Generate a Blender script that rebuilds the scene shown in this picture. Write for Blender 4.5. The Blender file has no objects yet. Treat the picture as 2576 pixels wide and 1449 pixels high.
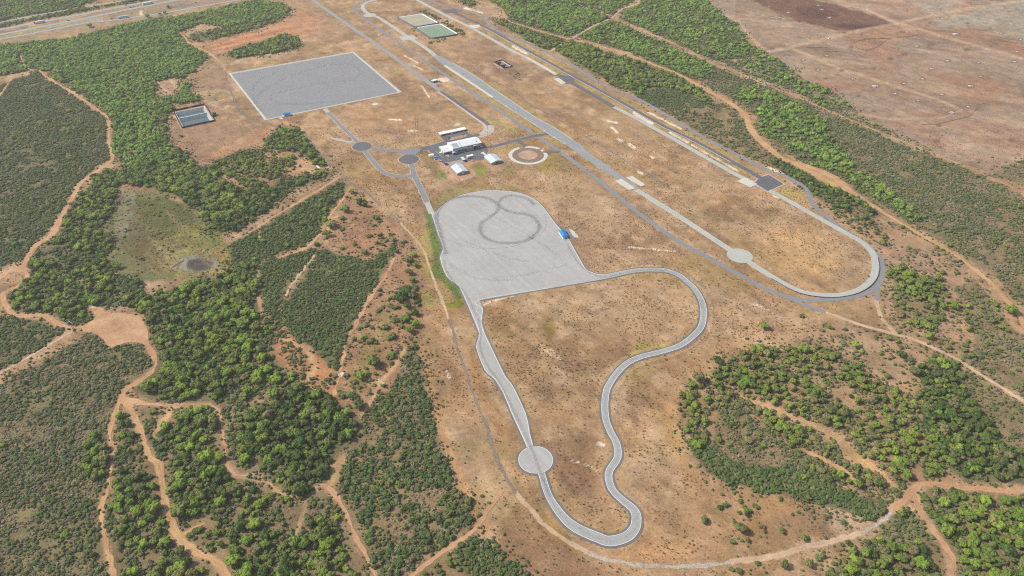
import bpy, bmesh, math, random
import numpy as np
from mathutils import Vector, Matrix
R = math.radians
random.seed(7)
rng = np.random.default_rng(11)
scene = bpy.context.scene
COL = scene.collection

# ------------------------------------------------------------------ camera, world, sun, exposure
CH = 480.0                                  # metres above the ground
FPX = 1880.0                                # focal length in units of a 2576 wide frame
TH = math.atan(1452.5 / FPX)                # pitch below the horizon
cd = bpy.data.cameras.new('camera')
cd.sensor_width = 36.0
cd.lens = FPX / 2576.0 * 36.0
cd.clip_start = 1.0
cd.clip_end = 30000.0
cam = bpy.data.objects.new('camera', cd)
COL.objects.link(cam)
cam.location = (0, 0, CH)
cam.rotation_euler = (R(90) - TH, 0, 0)
scene.camera = cam

SUN_EL = 42.0
SUN_TRAVEL = Vector((0.985, -0.17, 0)).normalized()       # the way the shadows fall
w = bpy.data.worlds.new('World')
scene.world = w
w.use_nodes = True
nt = w.node_tree
bg = nt.nodes['Background']
sky = nt.nodes.new('ShaderNodeTexSky')
sky.sky_type = 'NISHITA'
sky.sun_disc = False
sky.sun_elevation = R(SUN_EL)
sky.sun_rotation = math.atan2(-SUN_TRAVEL.x, -SUN_TRAVEL.y)
sky.dust_density = 3.0
sky.ozone_density = 0.6
nt.links.new(sky.outputs[0], bg.inputs[0])
bg.inputs[1].default_value = 0.115
sd = bpy.data.lights.new('sun', 'SUN')
sd.energy = 3.6
sd.angle = R(0.6)
sd.color = (1.0, 0.94, 0.84)
sun = bpy.data.objects.new('sun', sd)
COL.objects.link(sun)
tr = SUN_TRAVEL * math.cos(R(SUN_EL)) + Vector((0, 0, -math.sin(R(SUN_EL))))
sun.rotation_euler = tr.to_track_quat('-Z', 'Y').to_euler()
sun.location = (-600, 0, 600)
scene.view_settings.view_transform = 'Standard'
scene.view_settings.look = 'None'
scene.view_settings.exposure = 0.62
scene.view_settings.gamma = 1.0
scene.cycles.use_denoising = False
scene.cycles.pixel_filter_type = 'BLACKMAN_HARRIS'
scene.cycles.filter_width = 1.15
scene.cycles.max_bounces = 5
scene.cycles.diffuse_bounces = 2
scene.cycles.transparent_max_bounces = 6

# ------------------------------------------------------------------ mapping between the picture's points and the ground
ct, st = math.cos(TH), math.sin(TH)
def P(x, y, z=0.0):
    X = (x - 1288.0) / FPX
    Y = -(y - 724.5) / FPX
    dx, dy, dz = X, Y * st + ct, Y * ct - st
    t = (z - CH) / dz
    return (dx * t, dy * t)
def PL(pts):
    return [P(*p[:2]) for p in pts]
def proj(x, y, z=0.0):                       # numpy: ground points back to picture points
    zz = z - CH
    dep = y * ct - zz * st
    up = y * st + zz * ct
    return 1288.0 + FPX * x / dep, 724.5 - FPX * up / dep
def mpp(y):                                  # picture units per metre at height y of the picture
    return (y + 728.0) * ct / CH
def lin(c, k=0.60):
    out = []
    for v in c[:3]:
        v = v / 255.0
        out.append((v / 12.92 if v <= 0.04045 else ((v + 0.055) / 1.055) ** 2.4) * k)
    return tuple(out)

# ------------------------------------------------------------------ noise
_LAT = [rng.random((256, 256)) for _ in range(24)]
def vn(x, y, s, seed=0):
    x = np.asarray(x) / s + seed * 17.31
    y = np.asarray(y) / s + seed * 5.77
    xi = np.floor(x).astype(int); yi = np.floor(y).astype(int)
    fx = x - xi; fy = y - yi
    fx = fx * fx * (3 - 2 * fx); fy = fy * fy * (3 - 2 * fy)
    L = _LAT[seed % 24]
    x0 = xi & 255; x1 = (xi + 1) & 255; y0 = yi & 255; y1 = (yi + 1) & 255
    return (L[x0, y0] * (1 - fx) + L[x1, y0] * fx) * (1 - fy) + (L[x0, y1] * (1 - fx) + L[x1, y1] * fx) * fy
def fbm(x, y, s, seed=0, o=4):
    a = 0; t = 0; amp = 1.0
    for i in range(o):
        a = a + amp * vn(x, y, s / 2 ** i, seed + i); t += amp; amp *= 0.55
    return a / t
def sm(a, b, v):
    t = np.clip((v - a) / (b - a), 0, 1)
    return t * t * (3 - 2 * t)

def sdist(px, py, poly, closed=True):
    """distance to a polygon (negative inside) or to a polyline"""
    n = len(poly)
    d = np.full(px.shape, 1e9); ins = np.zeros(px.shape, bool)
    for i in range(n if closed else n - 1):
        x0, y0 = poly[i][:2]; x1, y1 = poly[(i + 1) % n][:2]
        ex, ey = x1 - x0, y1 - y0
        L = ex * ex + ey * ey + 1e-9
        t = np.clip(((px - x0) * ex + (py - y0) * ey) / L, 0, 1)
        d = np.minimum(d, (px - x0 - t * ex) ** 2 + (py - y0 - t * ey) ** 2)
        if closed and y0 != y1:
            c = ((y0 > py) != (y1 > py)) & (px < (x1 - x0) * (py - y0) / (y1 - y0) + x0)
            ins ^= c
    d = np.sqrt(d)
    return np.where(ins, -d, d) if closed else d

# ------------------------------------------------------------------ object helpers
def tag(o, label=None, cat=None, group=None, kind=None):
    if label: o['label'] = label
    if cat: o['category'] = cat
    if group: o['group'] = group
    if kind: o['kind'] = kind
    return o
def obj(name, me, parent=None):
    o = bpy.data.objects.new(name, me)
    COL.objects.link(o)
    if parent: o.parent = parent
    return o
def thing(name, label, cat, loc, rz=0.0, group=None):
    o = bpy.data.objects.new(name, None)
    o.empty_display_size = 1
    COL.objects.link(o)
    o.location = (loc[0], loc[1], loc[2] if len(loc) > 2 else 0.0)
    o.rotation_euler = (0, 0, rz)
    return tag(o, label, cat, group)

class MB:
    def __init__(s):
        s.v = []; s.f = []; s.m = []; s.uv = None
    def quad(s, a, b, c, d, m=0):
        n = len(s.v); s.v += [a, b, c, d]; s.f.append((n, n + 1, n + 2, n + 3)); s.m.append(m)
    def poly(s, pts, m=0):
        n = len(s.v); s.v += list(pts); s.f.append(tuple(range(n, n + len(pts)))); s.m.append(m)
    def box(s, x0, x1, y0, y1, z0, z1, m=0):
        n = len(s.v)
        s.v += [(x0, y0, z0), (x1, y0, z0), (x1, y1, z0), (x0, y1, z0), (x0, y0, z1), (x1, y0, z1), (x1, y1, z1), (x0, y1, z1)]
        for q in ((0, 3, 2, 1), (4, 5, 6, 7), (0, 1, 5, 4), (1, 2, 6, 5), (2, 3, 7, 6), (3, 0, 4, 7)):
            s.f.append(tuple(n + i for i in q)); s.m.append(m)
        return s
    def prism(s, prof, x0, x1, m=0, axis='x'):
        """profile (a, z) extruded along x (a = y) or along y (a = x)"""
        k = len(prof); n = len(s.v)
        for t in (x0, x1):
            for a, z in prof:
                s.v.append((t, a, z) if axis == 'x' else (a, t, z))
        s.f.append(tuple(n + i for i in reversed(range(k)))); s.m.append(m)
        s.f.append(tuple(n + k + i for i in range(k))); s.m.append(m)
        for i in range(k):
            j = (i + 1) % k
            s.f.append((n + i, n + j, n + k + j, n + k + i)); s.m.append(m)
        return s
    def tube(s, p0, p1, r0, r1=None, n=8, m=0, cap=True):
        r1 = r0 if r1 is None else r1
        p0 = Vector(p0); p1 = Vector(p1); d = (p1 - p0).normalized()
        a = d.orthogonal().normalized(); b = d.cross(a)
        k = len(s.v)
        for p, r in ((p0, r0), (p1, r1)):
            for i in range(n):
                t = 2 * math.pi * i / n
                s.v.append(tuple(p + (a * math.cos(t) + b * math.sin(t)) * r))
        for i in range(n):
            j = (i + 1) % n
            s.f.append((k + i, k + j, k + n + j, k + n + i)); s.m.append(m)
        if cap:
            s.f.append(tuple(k + n + i for i in range(n))); s.m.append(m)
            s.f.append(tuple(k + i for i in reversed(range(n)))); s.m.append(m)
        return s
    def mesh(s, name, mats):
        me = bpy.data.meshes.new(name)
        me.from_pydata([tuple(v) for v in s.v], [], s.f)
        mats = mats if isinstance(mats, (list, tuple)) else [mats]
        for x in mats: me.materials.append(x)
        me.polygons.foreach_set('material_index', s.m)
        bm = bmesh.new(); bm.from_mesh(me)
        bmesh.ops.recalc_face_normals(bm, faces=bm.faces)
        bm.to_mesh(me); bm.free()
        return me
    def build(s, name, mats, parent=None):
        return obj(name, s.mesh(name, mats), parent)

# ------------------------------------------------------------------ materials
def N(t, ty, **kw):
    n = t.nodes.new(ty)
    for k, v in kw.items():
        if k in n.inputs: n.inputs[k].default_value = v
        else: setattr(n, k, v)
    return n
def new_mat(name, rough=0.9, spec=0.15):
    m = bpy.data.materials.new(name); m.use_nodes = True
    t = m.node_tree; b = t.nodes['Principled BSDF']
    b.inputs['Roughness'].default_value = rough
    b.inputs['Specular IOR Level'].default_value = spec
    return m, t, b
def mixc(t, fac, a, b, mode='MIX'):
    n = t.nodes.new('ShaderNodeMix'); n.data_type = 'RGBA'; n.blend_type = mode
    for i, v in ((0, fac), (6, a), (7, b)):
        if hasattr(v, 'is_linked') or hasattr(v, 'links'): t.links.new(v, n.inputs[i])
        else: n.inputs[i].default_value = v if i == 0 else (*v[:3], 1)
    return n.outputs[2]
def ramp(t, src, a, b, lo=0.0, hi=1.0):
    n = t.nodes.new('ShaderNodeMapRange')
    n.inputs[1].default_value = a; n.inputs[2].default_value = b
    n.inputs[3].default_value = lo; n.inputs[4].default_value = hi
    t.links.new(src, n.inputs[0])
    return n.outputs[0]
def wpos(t):
    return t.nodes.new('ShaderNodeNewGeometry').outputs['Position']
def noise(t, vec, size, detail=4, rough=0.6):
    n = t.nodes.new('ShaderNodeTexNoise')
    n.inputs['Scale'].default_value = 1.0 / size
    n.inputs['Detail'].default_value = detail
    n.inputs['Roughness'].default_value = rough
    if vec is not None: t.links.new(vec, n.inputs['Vector'])
    return n.outputs['Fac']
def stretch(t, vec, ang, sx, sy):
    n = t.nodes.new('ShaderNodeMapping')
    n.vector_type = 'TEXTURE'
    n.inputs['Rotation'].default_value = (0, 0, ang)
    n.inputs['Scale'].default_value = (sx, sy, 1)
    t.links.new(vec, n.inputs['Vector'])
    return n.outputs[0]
def scaled(c, k): return tuple(min(1, v * k) for v in c)

_mc = {}
def paint(name, rgb, rough=0.7, spec=0.3, var=0.12, size=3.0, metal=0.0, k=0.6):
    if name in _mc: return _mc[name]
    m, t, b = new_mat(name, rough, spec)
    c = lin(rgb, k)
    f = noise(t, wpos(t), size, 5)
    t.links.new(mixc(t, ramp(t, f, 0.3, 0.7), scaled(c, 1 - var), scaled(c, 1 + var)), b.inputs['Base Color'])
    b.inputs['Metallic'].default_value = metal
    _mc[name] = m
    return m
AX = math.atan2(2375, -1533)         # heading of the long straights on the ground
def asphalt(name, rgb, streak=0.06, stain=0.10, fine=0.10, lanes=0.0, ang=AX, k=0.6):
    if name in _mc: return _mc[name]
    m, t, b = new_mat(name, 0.92, 0.1)
    c = lin(rgb, k); p = wpos(t)
    f1 = noise(t, p, 0.7, 4); f2 = noise(t, p, 34, 5); f3 = noise(t, stretch(t, p, ang, 60, 1.6), 1.0, 3)
    f4 = noise(t, p, 7, 4)
    o = mixc(t, ramp(t, f1, 0.25, 0.75), scaled(c, 1 - fine), scaled(c, 1 + fine))
    o = mixc(t, 1.0, o, mixc(t, ramp(t, f2, 0.35, 0.68), (1 - stain,) * 3, (1 + stain * .6,) * 3), 'MULTIPLY')
    o = mixc(t, 1.0, o, mixc(t, ramp(t, f3, 0.3, 0.7), (1 - streak,) * 3, (1 + streak,) * 3), 'MULTIPLY')
    o = mixc(t, 1.0, o, mixc(t, ramp(t, f4, 0.35, 0.7), (1 - stain * .7,) * 3, (1.03,) * 3), 'MULTIPLY')
    if lanes:
        s = t.nodes.new('ShaderNodeSeparateXYZ'); t.links.new(stretch(t, p, ang, 1, 4.5), s.inputs[0])
        fl = t.nodes.new('ShaderNodeMath'); fl.operation = 'FLOOR'; t.links.new(s.outputs[1], fl.inputs[0])
        wn = t.nodes.new('ShaderNodeTexWhiteNoise'); wn.noise_dimensions = '1D'; t.links.new(fl.outputs[0], wn.inputs['W'])
        o = mixc(t, 1.0, o, mixc(t, wn.outputs[0], (1 - lanes,) * 3, (1 + lanes,) * 3), 'MULTIPLY')
    t.links.new(o, b.inputs['Base Color'])
    _mc[name] = m
    return m
def dirt(name, rgb, rgb2, ruts=0.12, k=0.6):
    """bare earth of a track; UV.x runs across the track, so the wheel ruts follow it"""
    if name in _mc: return _mc[name]
    m, t, b = new_mat(name, 0.95, 0.05)
    p = wpos(t)
    f1 = noise(t, p, 7, 6, 0.75); f2 = noise(t, p, 1.3, 5, 0.7)
    o = mixc(t, ramp(t, f1, 0.3, 0.7), lin(rgb, k), lin(rgb2, k))
    o = mixc(t, 1.0, o, mixc(t, ramp(t, f2, 0.25, 0.75), (0.74,) * 3, (1.22,) * 3), 'MULTIPLY')
    o = mixc(t, 1.0, o, mixc(t, ramp(t, noise(t, p, 30, 5, 0.65), 0.38, 0.62), (0.80, 0.76, 0.72), (1.12, 1.14, 1.17)), 'MULTIPLY')
    if ruts:
        uv = t.nodes.new('ShaderNodeUVMap'); s = t.nodes.new('ShaderNodeSeparateXYZ'); t.links.new(uv.outputs[0], s.inputs[0])
        a = t.nodes.new('ShaderNodeMath'); a.operation = 'SUBTRACT'; t.links.new(s.outputs[0], a.inputs[0]); a.inputs[1].default_value = 0.5
        c = t.nodes.new('ShaderNodeMath'); c.operation = 'ABSOLUTE'; t.links.new(a.outputs[0], c.inputs[0])
        e = t.nodes.new('ShaderNodeMath'); e.operation = 'SUBTRACT'; t.links.new(c.outputs[0], e.inputs[0]); e.inputs[1].default_value = 0.22
        g = t.nodes.new('ShaderNodeMath'); g.operation = 'ABSOLUTE'; t.links.new(e.outputs[0], g.inputs[0])
        o = mixc(t, ramp(t, g.outputs[0], 0.03, 0.13, ruts, 0.0), o, scaled(lin(rgb, k), 1.45))
    t.links.new(o, b.inputs['Base Color'])
    _mc[name] = m
    return m

# ------------------------------------------------------------------ sheets and ribbons lying on the ground
def cat(pts, step=4.0, closed=False):
    """Catmull-Rom through (x, y, w) control points"""
    pts = [tuple(p) for p in pts]
    n = len(pts); out = []
    for i in range(n if closed else n - 1):
        g = (lambda k: pts[k % n]) if closed else (lambda k: pts[max(0, min(n - 1, k))])
        p0, p1, p2, p3 = [np.array(g(i + k), float) for k in (-1, 0, 1, 2)]
        m = max(1, int(np.hypot(*(p2 - p1)[:2]) / step))
        for j in range(m):
            t = j / m
            out.append(0.5 * ((2 * p1) + (-p0 + p2) * t + (2 * p0 - 5 * p1 + 4 * p2 - p3) * t * t + (-p0 + 3 * p1 - 3 * p2 + p3) * t ** 3))
    if not closed: out.append(np.array(pts[-1], float))
    return np.array(out)
def normals2(c):
    d = np.gradient(c[:, :2], axis=0)
    d /= np.linalg.norm(d, axis=1)[:, None] + 1e-9
    return np.stack([-d[:, 1], d[:, 0]], 1)
def line(pts, w, step=4.0, px=False, closed=False, raw=False):
    """pts in picture points, optional per-point width; returns world centre line with width in metres"""
    q = []
    for p in pts:
        ww = p[2] if len(p) > 2 else w
        if px: ww = ww / mpp(p[1])
        x, y = P(p[0], p[1])
        q.append((x, y, ww))
    if raw: return np.array(q)
    return cat(q, step, closed)
def ribbon(name, c, mat, z, off=0.0, wid=None, jag=0.0, seed=0, closed=False):
    nn = normals2(c)
    if closed:
        d = np.roll(c[:, :2], -1, 0) - np.roll(c[:, :2], 1, 0); d /= np.linalg.norm(d, axis=1)[:, None]
        nn = np.stack([-d[:, 1], d[:, 0]], 1)
    h = (c[:, 2] if wid is None else np.full(len(c), wid)) / 2
    s = np.arange(len(c)) * 1.0
    L = c[:, :2] + nn * (off + h)[:, None]; Rr = c[:, :2] + nn * (off - h)[:, None]
    if jag:
        L = L + nn * ((vn(L[:, 0], L[:, 1], 5, seed + 1) + vn(L[:, 0], L[:, 1], 17, seed + 2) - 1.0) * jag)[:, None]
        Rr = Rr + nn * ((vn(Rr[:, 0], Rr[:, 1], 5, seed + 3) + vn(Rr[:, 0], Rr[:, 1], 17, seed + 4) - 1.0) * jag)[:, None]
    n = len(c); K = 4
    V = []
    for k in range(K + 1):
        q = Rr + (L - Rr) * (k / K)
        V.append(np.concatenate([q, np.full((n, 1), z)], 1))
    V = np.stack(V, 1).reshape(-1, 3)
    F = []; U = []
    dist = np.concatenate([[0], np.cumsum(np.linalg.norm(np.diff(c[:, :2], axis=0), axis=1))])
    for i in range(n if closed else n - 1):
        j = (i + 1) % n
        for k in range(K):
            F.append((i * (K + 1) + k, i * (K + 1) + k + 1, j * (K + 1) + k + 1, j * (K + 1) + k)[::-1])
            U += [(k / K, dist[j]), ((k + 1) / K, dist[j]), ((k + 1) / K, dist[i]), (k / K, dist[i])]
    me = bpy.data.meshes.new(name); me.from_pydata(V.tolist(), [], F)
    uv = me.uv_layers.new(name='UVMap'); uv.data.foreach_set('uv', np.array(U, float).ravel())
    me.materials.append(mat)
    o = obj(name, me)
    return tag(o, kind='structure')
def sheet(name, pts, mat, z, px=True, smooth=0):
    q = PL(pts) if px else list(pts)
    if smooth: q = [tuple(p[:2]) for p in cat([(a, b, 0) for a, b in q], smooth, True)]
    me = bpy.data.meshes.new(name)
    area = sum(q[i][0] * q[(i + 1) % len(q)][1] - q[(i + 1) % len(q)][0] * q[i][1] for i in range(len(q)))
    if area < 0: q = q[::-1]
    me.from_pydata([(a, b, z) for a, b in q], [], [tuple(range(len(q)))])
    me.materials.append(mat)
    return tag(obj(name, me), kind='structure')
def disc(cx, cy, rpx, n=64, squash=1.0):
    x, y = P(cx, cy); r = rpx / mpp(cy)
    return [(x + r * math.cos(2 * math.pi * i / n), y + r * math.sin(2 * math.pi * i / n) * squash) for i in range(n)]
# ------------------------------------------------------------------ paved ways, pads and dirt tracks
NV = []                                      # where nothing grows: (points, half width | None for polygon)
_zc = {}
def lift(z):                                 # no two sheets on one plane
    _zc[z] = _zc.get(z, 0) + 1
    return z * 2 + 0.0009 * _zc[z]
PAINT = []                                   # worn tracks that are only a tint of the soil
def way(name, pts, w, mat, z, px=False, closed=False, jag=0.0, margin=0.2, raw=None, step=4.0):
    if name in ('field_track', 'faint_track') or mat is None:
        PAINT.append((pts, w, name, px))
        if name == 'wash': NV.append((line(pts, w, step, px), 0.0))
        return None
    if name == 'dirt_track':
        jag = jag * 1.7 + 0.3
        pts = [(p[0], p[1], p[2] * (1.05 if p[0] > 1700 and mat is M_SAND else 0.80)) if len(p) > 2 else p for p in pts]
        step = 2.5
    c = raw if raw is not None else line(pts, w, step, px, closed)
    o = ribbon(name, c, mat, lift(z), jag=jag, seed=len(NV) % 13, closed=closed)
    NV.append((c[::2] if len(c) > 20 else c, margin))
    return c
def pad(name, pts, mat, z, px=True, smooth=0, margin=0.5):
    o = sheet(name, pts, mat, lift(z), px, smooth)
    NV.append(([v.co[:2] for v in o.data.vertices], None))
    return o

M_PAD = asphalt('pale_asphalt', (186, 186, 182), 0.04, 0.07, 0.025, lanes=0.032)
M_TRK = asphalt('track_asphalt', (178, 180, 178), 0.04, 0.08, 0.03)
M_CONC = asphalt('concrete_road', (192, 194, 186), 0.04, 0.07, 0.06)
M_CONC2 = asphalt('bright_concrete', (216, 214, 200), 0.02, 0.05, 0.04)
M_GREY = asphalt('grey_asphalt', (146, 148, 152), 0.06, 0.08, 0.07)
M_MID = asphalt('runway_asphalt', (160, 163, 166), 0.08, 0.06, 0.06)
M_DARK = asphalt('dark_asphalt', (112, 114, 120), 0.06, 0.10, 0.08)
M_SKID = asphalt('basalt_tiles', (150, 151, 153), 0.03, 0.045, 0.04)
M_SHLD = asphalt('shoulder_gravel', (150, 149, 147), 0.05, 0.12, 0.14)
M_SHLD2 = asphalt('dark_shoulder', (128, 127, 130), 0.05, 0.14, 0.12)
M_OLD = asphalt('old_asphalt', (152, 144, 136), 0.10, 0.2, 0.15)
def worn(m, lo, hi, size=5.0):
    t = m.node_tree; b = t.nodes['Principled BSDF']
    uv = t.nodes.new('ShaderNodeUVMap'); s_ = t.nodes.new('ShaderNodeSeparateXYZ'); t.links.new(uv.outputs[0], s_.inputs[0])
    a = t.nodes.new('ShaderNodeMath'); a.operation = 'SUBTRACT'; t.links.new(s_.outputs[0], a.inputs[0]); a.inputs[1].default_value = 0.5
    c = t.nodes.new('ShaderNodeMath'); c.operation = 'ABSOLUTE'; t.links.new(a.outputs[0], c.inputs[0])
    d = t.nodes.new('ShaderNodeMath'); d.operation = 'MULTIPLY_ADD'; t.links.new(c.outputs[0], d.inputs[0]); d.inputs[1].default_value = -0.55
    t.links.new(noise(t, wpos(t), size, 6, 0.75), d.inputs[2])
    t.links.new(ramp(t, d.outputs[0], lo, hi), b.inputs['Alpha'])
worn(M_OLD, 0.27, 0.47, 8.0)
M_LINE = paint('line_paint', (236, 236, 230), 0.6, 0.2, 0.05, 2.0)
M_KERB = paint('kerb_concrete', (206, 190, 172), 0.9, 0.1, 0.12, 3.0)
M_ORANGE = dirt('orange_earth', (192, 148, 110), (210, 172, 134), 0.35)
M_SAND = dirt('yellow_earth', (190, 150, 106), (208, 172, 128), 0.35)
M_PINK = dirt('pink_earth', (200, 168, 136), (214, 188, 158), 0.25)
M_FAINT = dirt('faint_track_earth', (188, 152, 116), (196, 166, 130), 0.3)
M_PALE = dirt('pale_gravel', (204, 194, 180), (188, 170, 148), 0.2)
M_EARTH = dirt('loose_earth', (200, 166, 140), (208, 178, 152), 0.0)
for q_ in (M_PINK, M_FAINT): worn(q_, 0.12, 0.30, 4.0)
worn(M_PALE, 0.26, 0.42, 4.0)

_rb, _sh = ribbon, sheet
def flat(name, c, mat, z, **k): return _rb(name, c, mat, lift(z), **k)
def flats(name, pts, mat, z, **k): return _sh(name, pts, mat, lift(z), **k)
# --- the loop track and its pad
padL = [(1084, 534), (1088, 548), (1101, 588), (1114, 624.7), (1106.5, 650), (1122.7, 695), (1154, 720), (1156.5, 724.5), (1179, 774.5), (1205, 839.5), (1197, 873), (1219, 932), (1244, 954.5), (1264, 987), (1288, 1044), (1308, 1087), (1325, 1125.7)]
padR = [(1341.7, 1121), (1333, 1087), (1330.5, 1070), (1323, 1040), (1303, 994.5), (1288, 967), (1271.5, 946), (1249, 899.5), (1221.5, 842), (1212, 812), (1216, 777), (1206.5, 755.7), (1383, 725.5), (1518, 703), (1538, 699), (1540, 687.5), (1518, 690.5), (1498, 688.5), (1478, 680), (1470.5, 672), (1448, 632), (1428, 597), (1395.5, 560), (1368, 522), (1343, 500), (1313, 487), (1288, 482), (1244, 478.5), (1206.5, 481), (1156.5, 492), (1119, 512), (1099, 530), (1092, 536)]
sh = PL(padL + padR)
# shoulder: the same outline pushed outwards
def grow(q, d):
    c = np.array([(a, b, 0) for a, b in q]); dd = np.roll(c[:, :2], -1, 0) - np.roll(c[:, :2], 1, 0)
    dd /= np.linalg.norm(dd, axis=1)[:, None]
    ar = sum(q[i][0] * q[(i + 1) % len(q)][1] - q[(i + 1) % len(q)][0] * q[i][1] for i in range(len(q)))
    s = 1 if ar > 0 else -1
    return [(a + s * n[1] * d, b - s * n[0] * d) for (a, b), n in zip(q, dd)]
pad('shoulder', grow(sh, 1.5), M_SHLD2, 0.04, px=False)
pad('test_pad', sh, M_PAD, 0.10, px=False)
edge = cat([(*P(*p), 0) for p in padL], 3)
flat('edge_line', edge, M_LINE, 0.13, off=0.7, wid=0.55)
edge = np.array([(*P(*p), 0) for p in padR[:13]])
flat('edge_line', cat(edge, 3), M_LINE, 0.13, off=0.7, wid=0.5)
flat('edge_line', cat([(*P(*p), 0) for p in padR[16:33]], 3), M_LINE, 0.13, off=0.7, wid=0.55)
rim = [(1353.5, 1192, 5.6), (1370.5, 1247, 5.8), (1393, 1287, 6.6), (1418, 1319, 7.6), (1443, 1339, 8.4), (1468, 1352, 8.6), (1500.5, 1365.5, 8.8), (1523, 1374, 8.8), (1548, 1374, 8.8), (1578, 1365.5, 8.6), (1598, 1352, 8.3), (1610.5, 1332, 7.8), (1614, 1312, 7.6), (1612, 1292, 7.4), (1600.5, 1274, 7.0), (1578, 1257, 6.4), (1560.5, 1242, 6.2), (1548, 1227, 6.2), (1541, 1204, 6.2), (1543, 1187, 6.2), (1553, 1172, 6.2), (1563, 1154, 6.2), (1564, 1132, 6.2), (1558, 1109, 6.2), (1545.5, 1087, 6.2), (1534, 1057, 6.2), (1530.5, 1022, 6.2), (1534, 987, 6.2), (1543, 967, 6.2), (1558, 944.5, 6.2), (1583, 919.5, 6.2), (1613, 904.5, 6.2), (1650.5, 894.5, 6.2), (1688, 884.5, 6.2), (1720.5, 872, 6.2), (1750.5, 849.5, 6.2), (1770.5, 827, 6.4), (1778, 799.5, 6.4), (1776.8, 772, 6.4), (1768, 747, 6.4), (1753, 724.5, 6.4), (1738, 710, 6.4), (1713, 690, 6.4), (1678, 677, 6.4), (1650.5, 674.7, 6.4), (1613, 675, 6.4), (1575.5, 680, 6.6), (1543, 686.5, 7.2), (1518, 690.5, 8.4)]
ec = cat([(*P(a, b), c) for a, b, c in rim], 3.0)
nn = normals2(ec)
TRK = ec.copy(); TRK[:, :2] += nn * (ec[:, 2] / 2)[:, None]
TRK = TRK[: -2]
sc_ = TRK.copy(); sc_[:, 2] += 3.4
way('shoulder', None, 0, M_SHLD2, 0.06, raw=sc_, jag=0.5)
way('loop_track', None, 0, M_TRK, 0.14, raw=TRK)
for s_ in (1, -1):
    e_ = TRK.copy(); e_[:, :2] += normals2(TRK) * (TRK[:, 2] / 2 - 0.35)[:, None] * s_
    flat('edge_line', e_, M_LINE, 0.18, wid=0.42)
circ = disc(1347.5, 1157, 44)
pad('shoulder', disc(1347.5, 1157, 49), M_SHLD2, 0.05, px=False)
pad('turning_circle', circ, M_PAD, 0.16, px=False)
cc = np.array([(a, b, 0) for a, b in disc(1347.5, 1157, 43)])
arcs = [(5, 14), (18, 47), (51, 62)]
k_ = lambda a, b: (a - P(1347.5, 1157)[0], b - P(1347.5, 1157)[1])
flat('edge_line', np.array(cc[20:46]), M_LINE, 0.19, wid=0.45)
flat('edge_line', np.array(list(cc[52:]) + list(cc[:16])), M_LINE, 0.19, wid=0.45)

# --- tyre marks: thin films of rubber, broken up by noise
def rubber(name, dens):
    if name in _mc: return _mc[name]
    m, t, b = new_mat(name, 0.8, 0.2)
    b.inputs['Base Color'].default_value = (*lin((120, 124, 130)), 1)
    uv = t.nodes.new('ShaderNodeUVMap')
    f = noise(t, stretch(t, uv.outputs[0], 0, 0.22, 30.0), 1.0, 2)
    f2 = noise(t, wpos(t), 22, 3)
    s = t.nodes.new('ShaderNodeSeparateXYZ'); t.links.new(uv.outputs[0], s.inputs[0])
    a = t.nodes.new('ShaderNodeMath'); a.operation = 'SUBTRACT'; t.links.new(s.outputs[0], a.inputs[0]); a.inputs[1].default_value = 0.5
    c = t.nodes.new('ShaderNodeMath'); c.operation = 'ABSOLUTE'; t.links.new(a.outputs[0], c.inputs[0])
    e = ramp(t, c.outputs[0], 0.12, 0.5, 1.0, 0.0)
    g = t.nodes.new('ShaderNodeMath'); g.operation = 'MULTIPLY'; t.links.new(ramp(t, f, 0.25, 0.60, 0.35, 1.0), g.inputs[0]); t.links.new(e, g.inputs[1])
    h = t.nodes.new('ShaderNodeMath'); h.operation = 'MULTIPLY'; t.links.new(ramp(t, f2, 0.3, 0.7, 0.6 * dens, dens), h.inputs[0]); t.links.new(g.outputs[0], h.inputs[1])
    t.links.new(h.outputs[0], b.inputs['Alpha'])
    _mc[name] = m
    return m
M_RUB = rubber('tyre_rubber', 0.42); M_RUB2 = rubber('faint_rubber', 0.26); M_RUB3 = rubber('very_faint_rubber', 0.11)
flat('tyre_marks', line([(1122, 640), (1111, 600), (1105.5, 575), (1099.5, 560), (1098, 542), (1111.5, 517), (1136.5, 502), (1169, 494.7), (1199, 494.7), (1229, 499.7), (1251.5, 514.7), (1251.5, 529.7), (1231.5, 547), (1211.5, 562), (1209, 579.7), (1219, 597), (1244, 608.5), (1288, 612), (1320.5, 606), (1345.5, 589.7), (1356.7, 572), (1350.5, 554.7), (1330.5, 541), (1288, 534.7), (1264, 523.5), (1254, 512), (1264, 498.5), (1284, 492), (1320, 498), (1345, 515)], 7.5), M_RUB, 0.15)
flat('tyre_marks', line([(1117, 655), (1122, 680), (1140, 708), (1168, 735), (1187, 770), (1205, 810), (1209, 842), (1207, 872), (1226, 920), (1258, 965), (1290, 1030), (1315, 1080), (1342, 1140), (1362, 1195), (1385, 1250)], 3.6), M_RUB2, 0.205)
flat('tyre_marks', line([(1095, 560), (1100, 580), (1120, 600), (1150, 612), (1200, 624), (1280, 622), (1340, 600), (1372, 575), (1370, 540)], 1.6), M_RUB2, 0.155)
flat('tyre_marks', line([(1420, 600), (1440, 640), (1462, 670), (1490, 690), (1520, 697), (1560, 691), (1612, 681), (1660, 681), (1705, 697), (1742, 730), (1765, 775)], 3.4), M_RUB2, 0.21)

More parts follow.
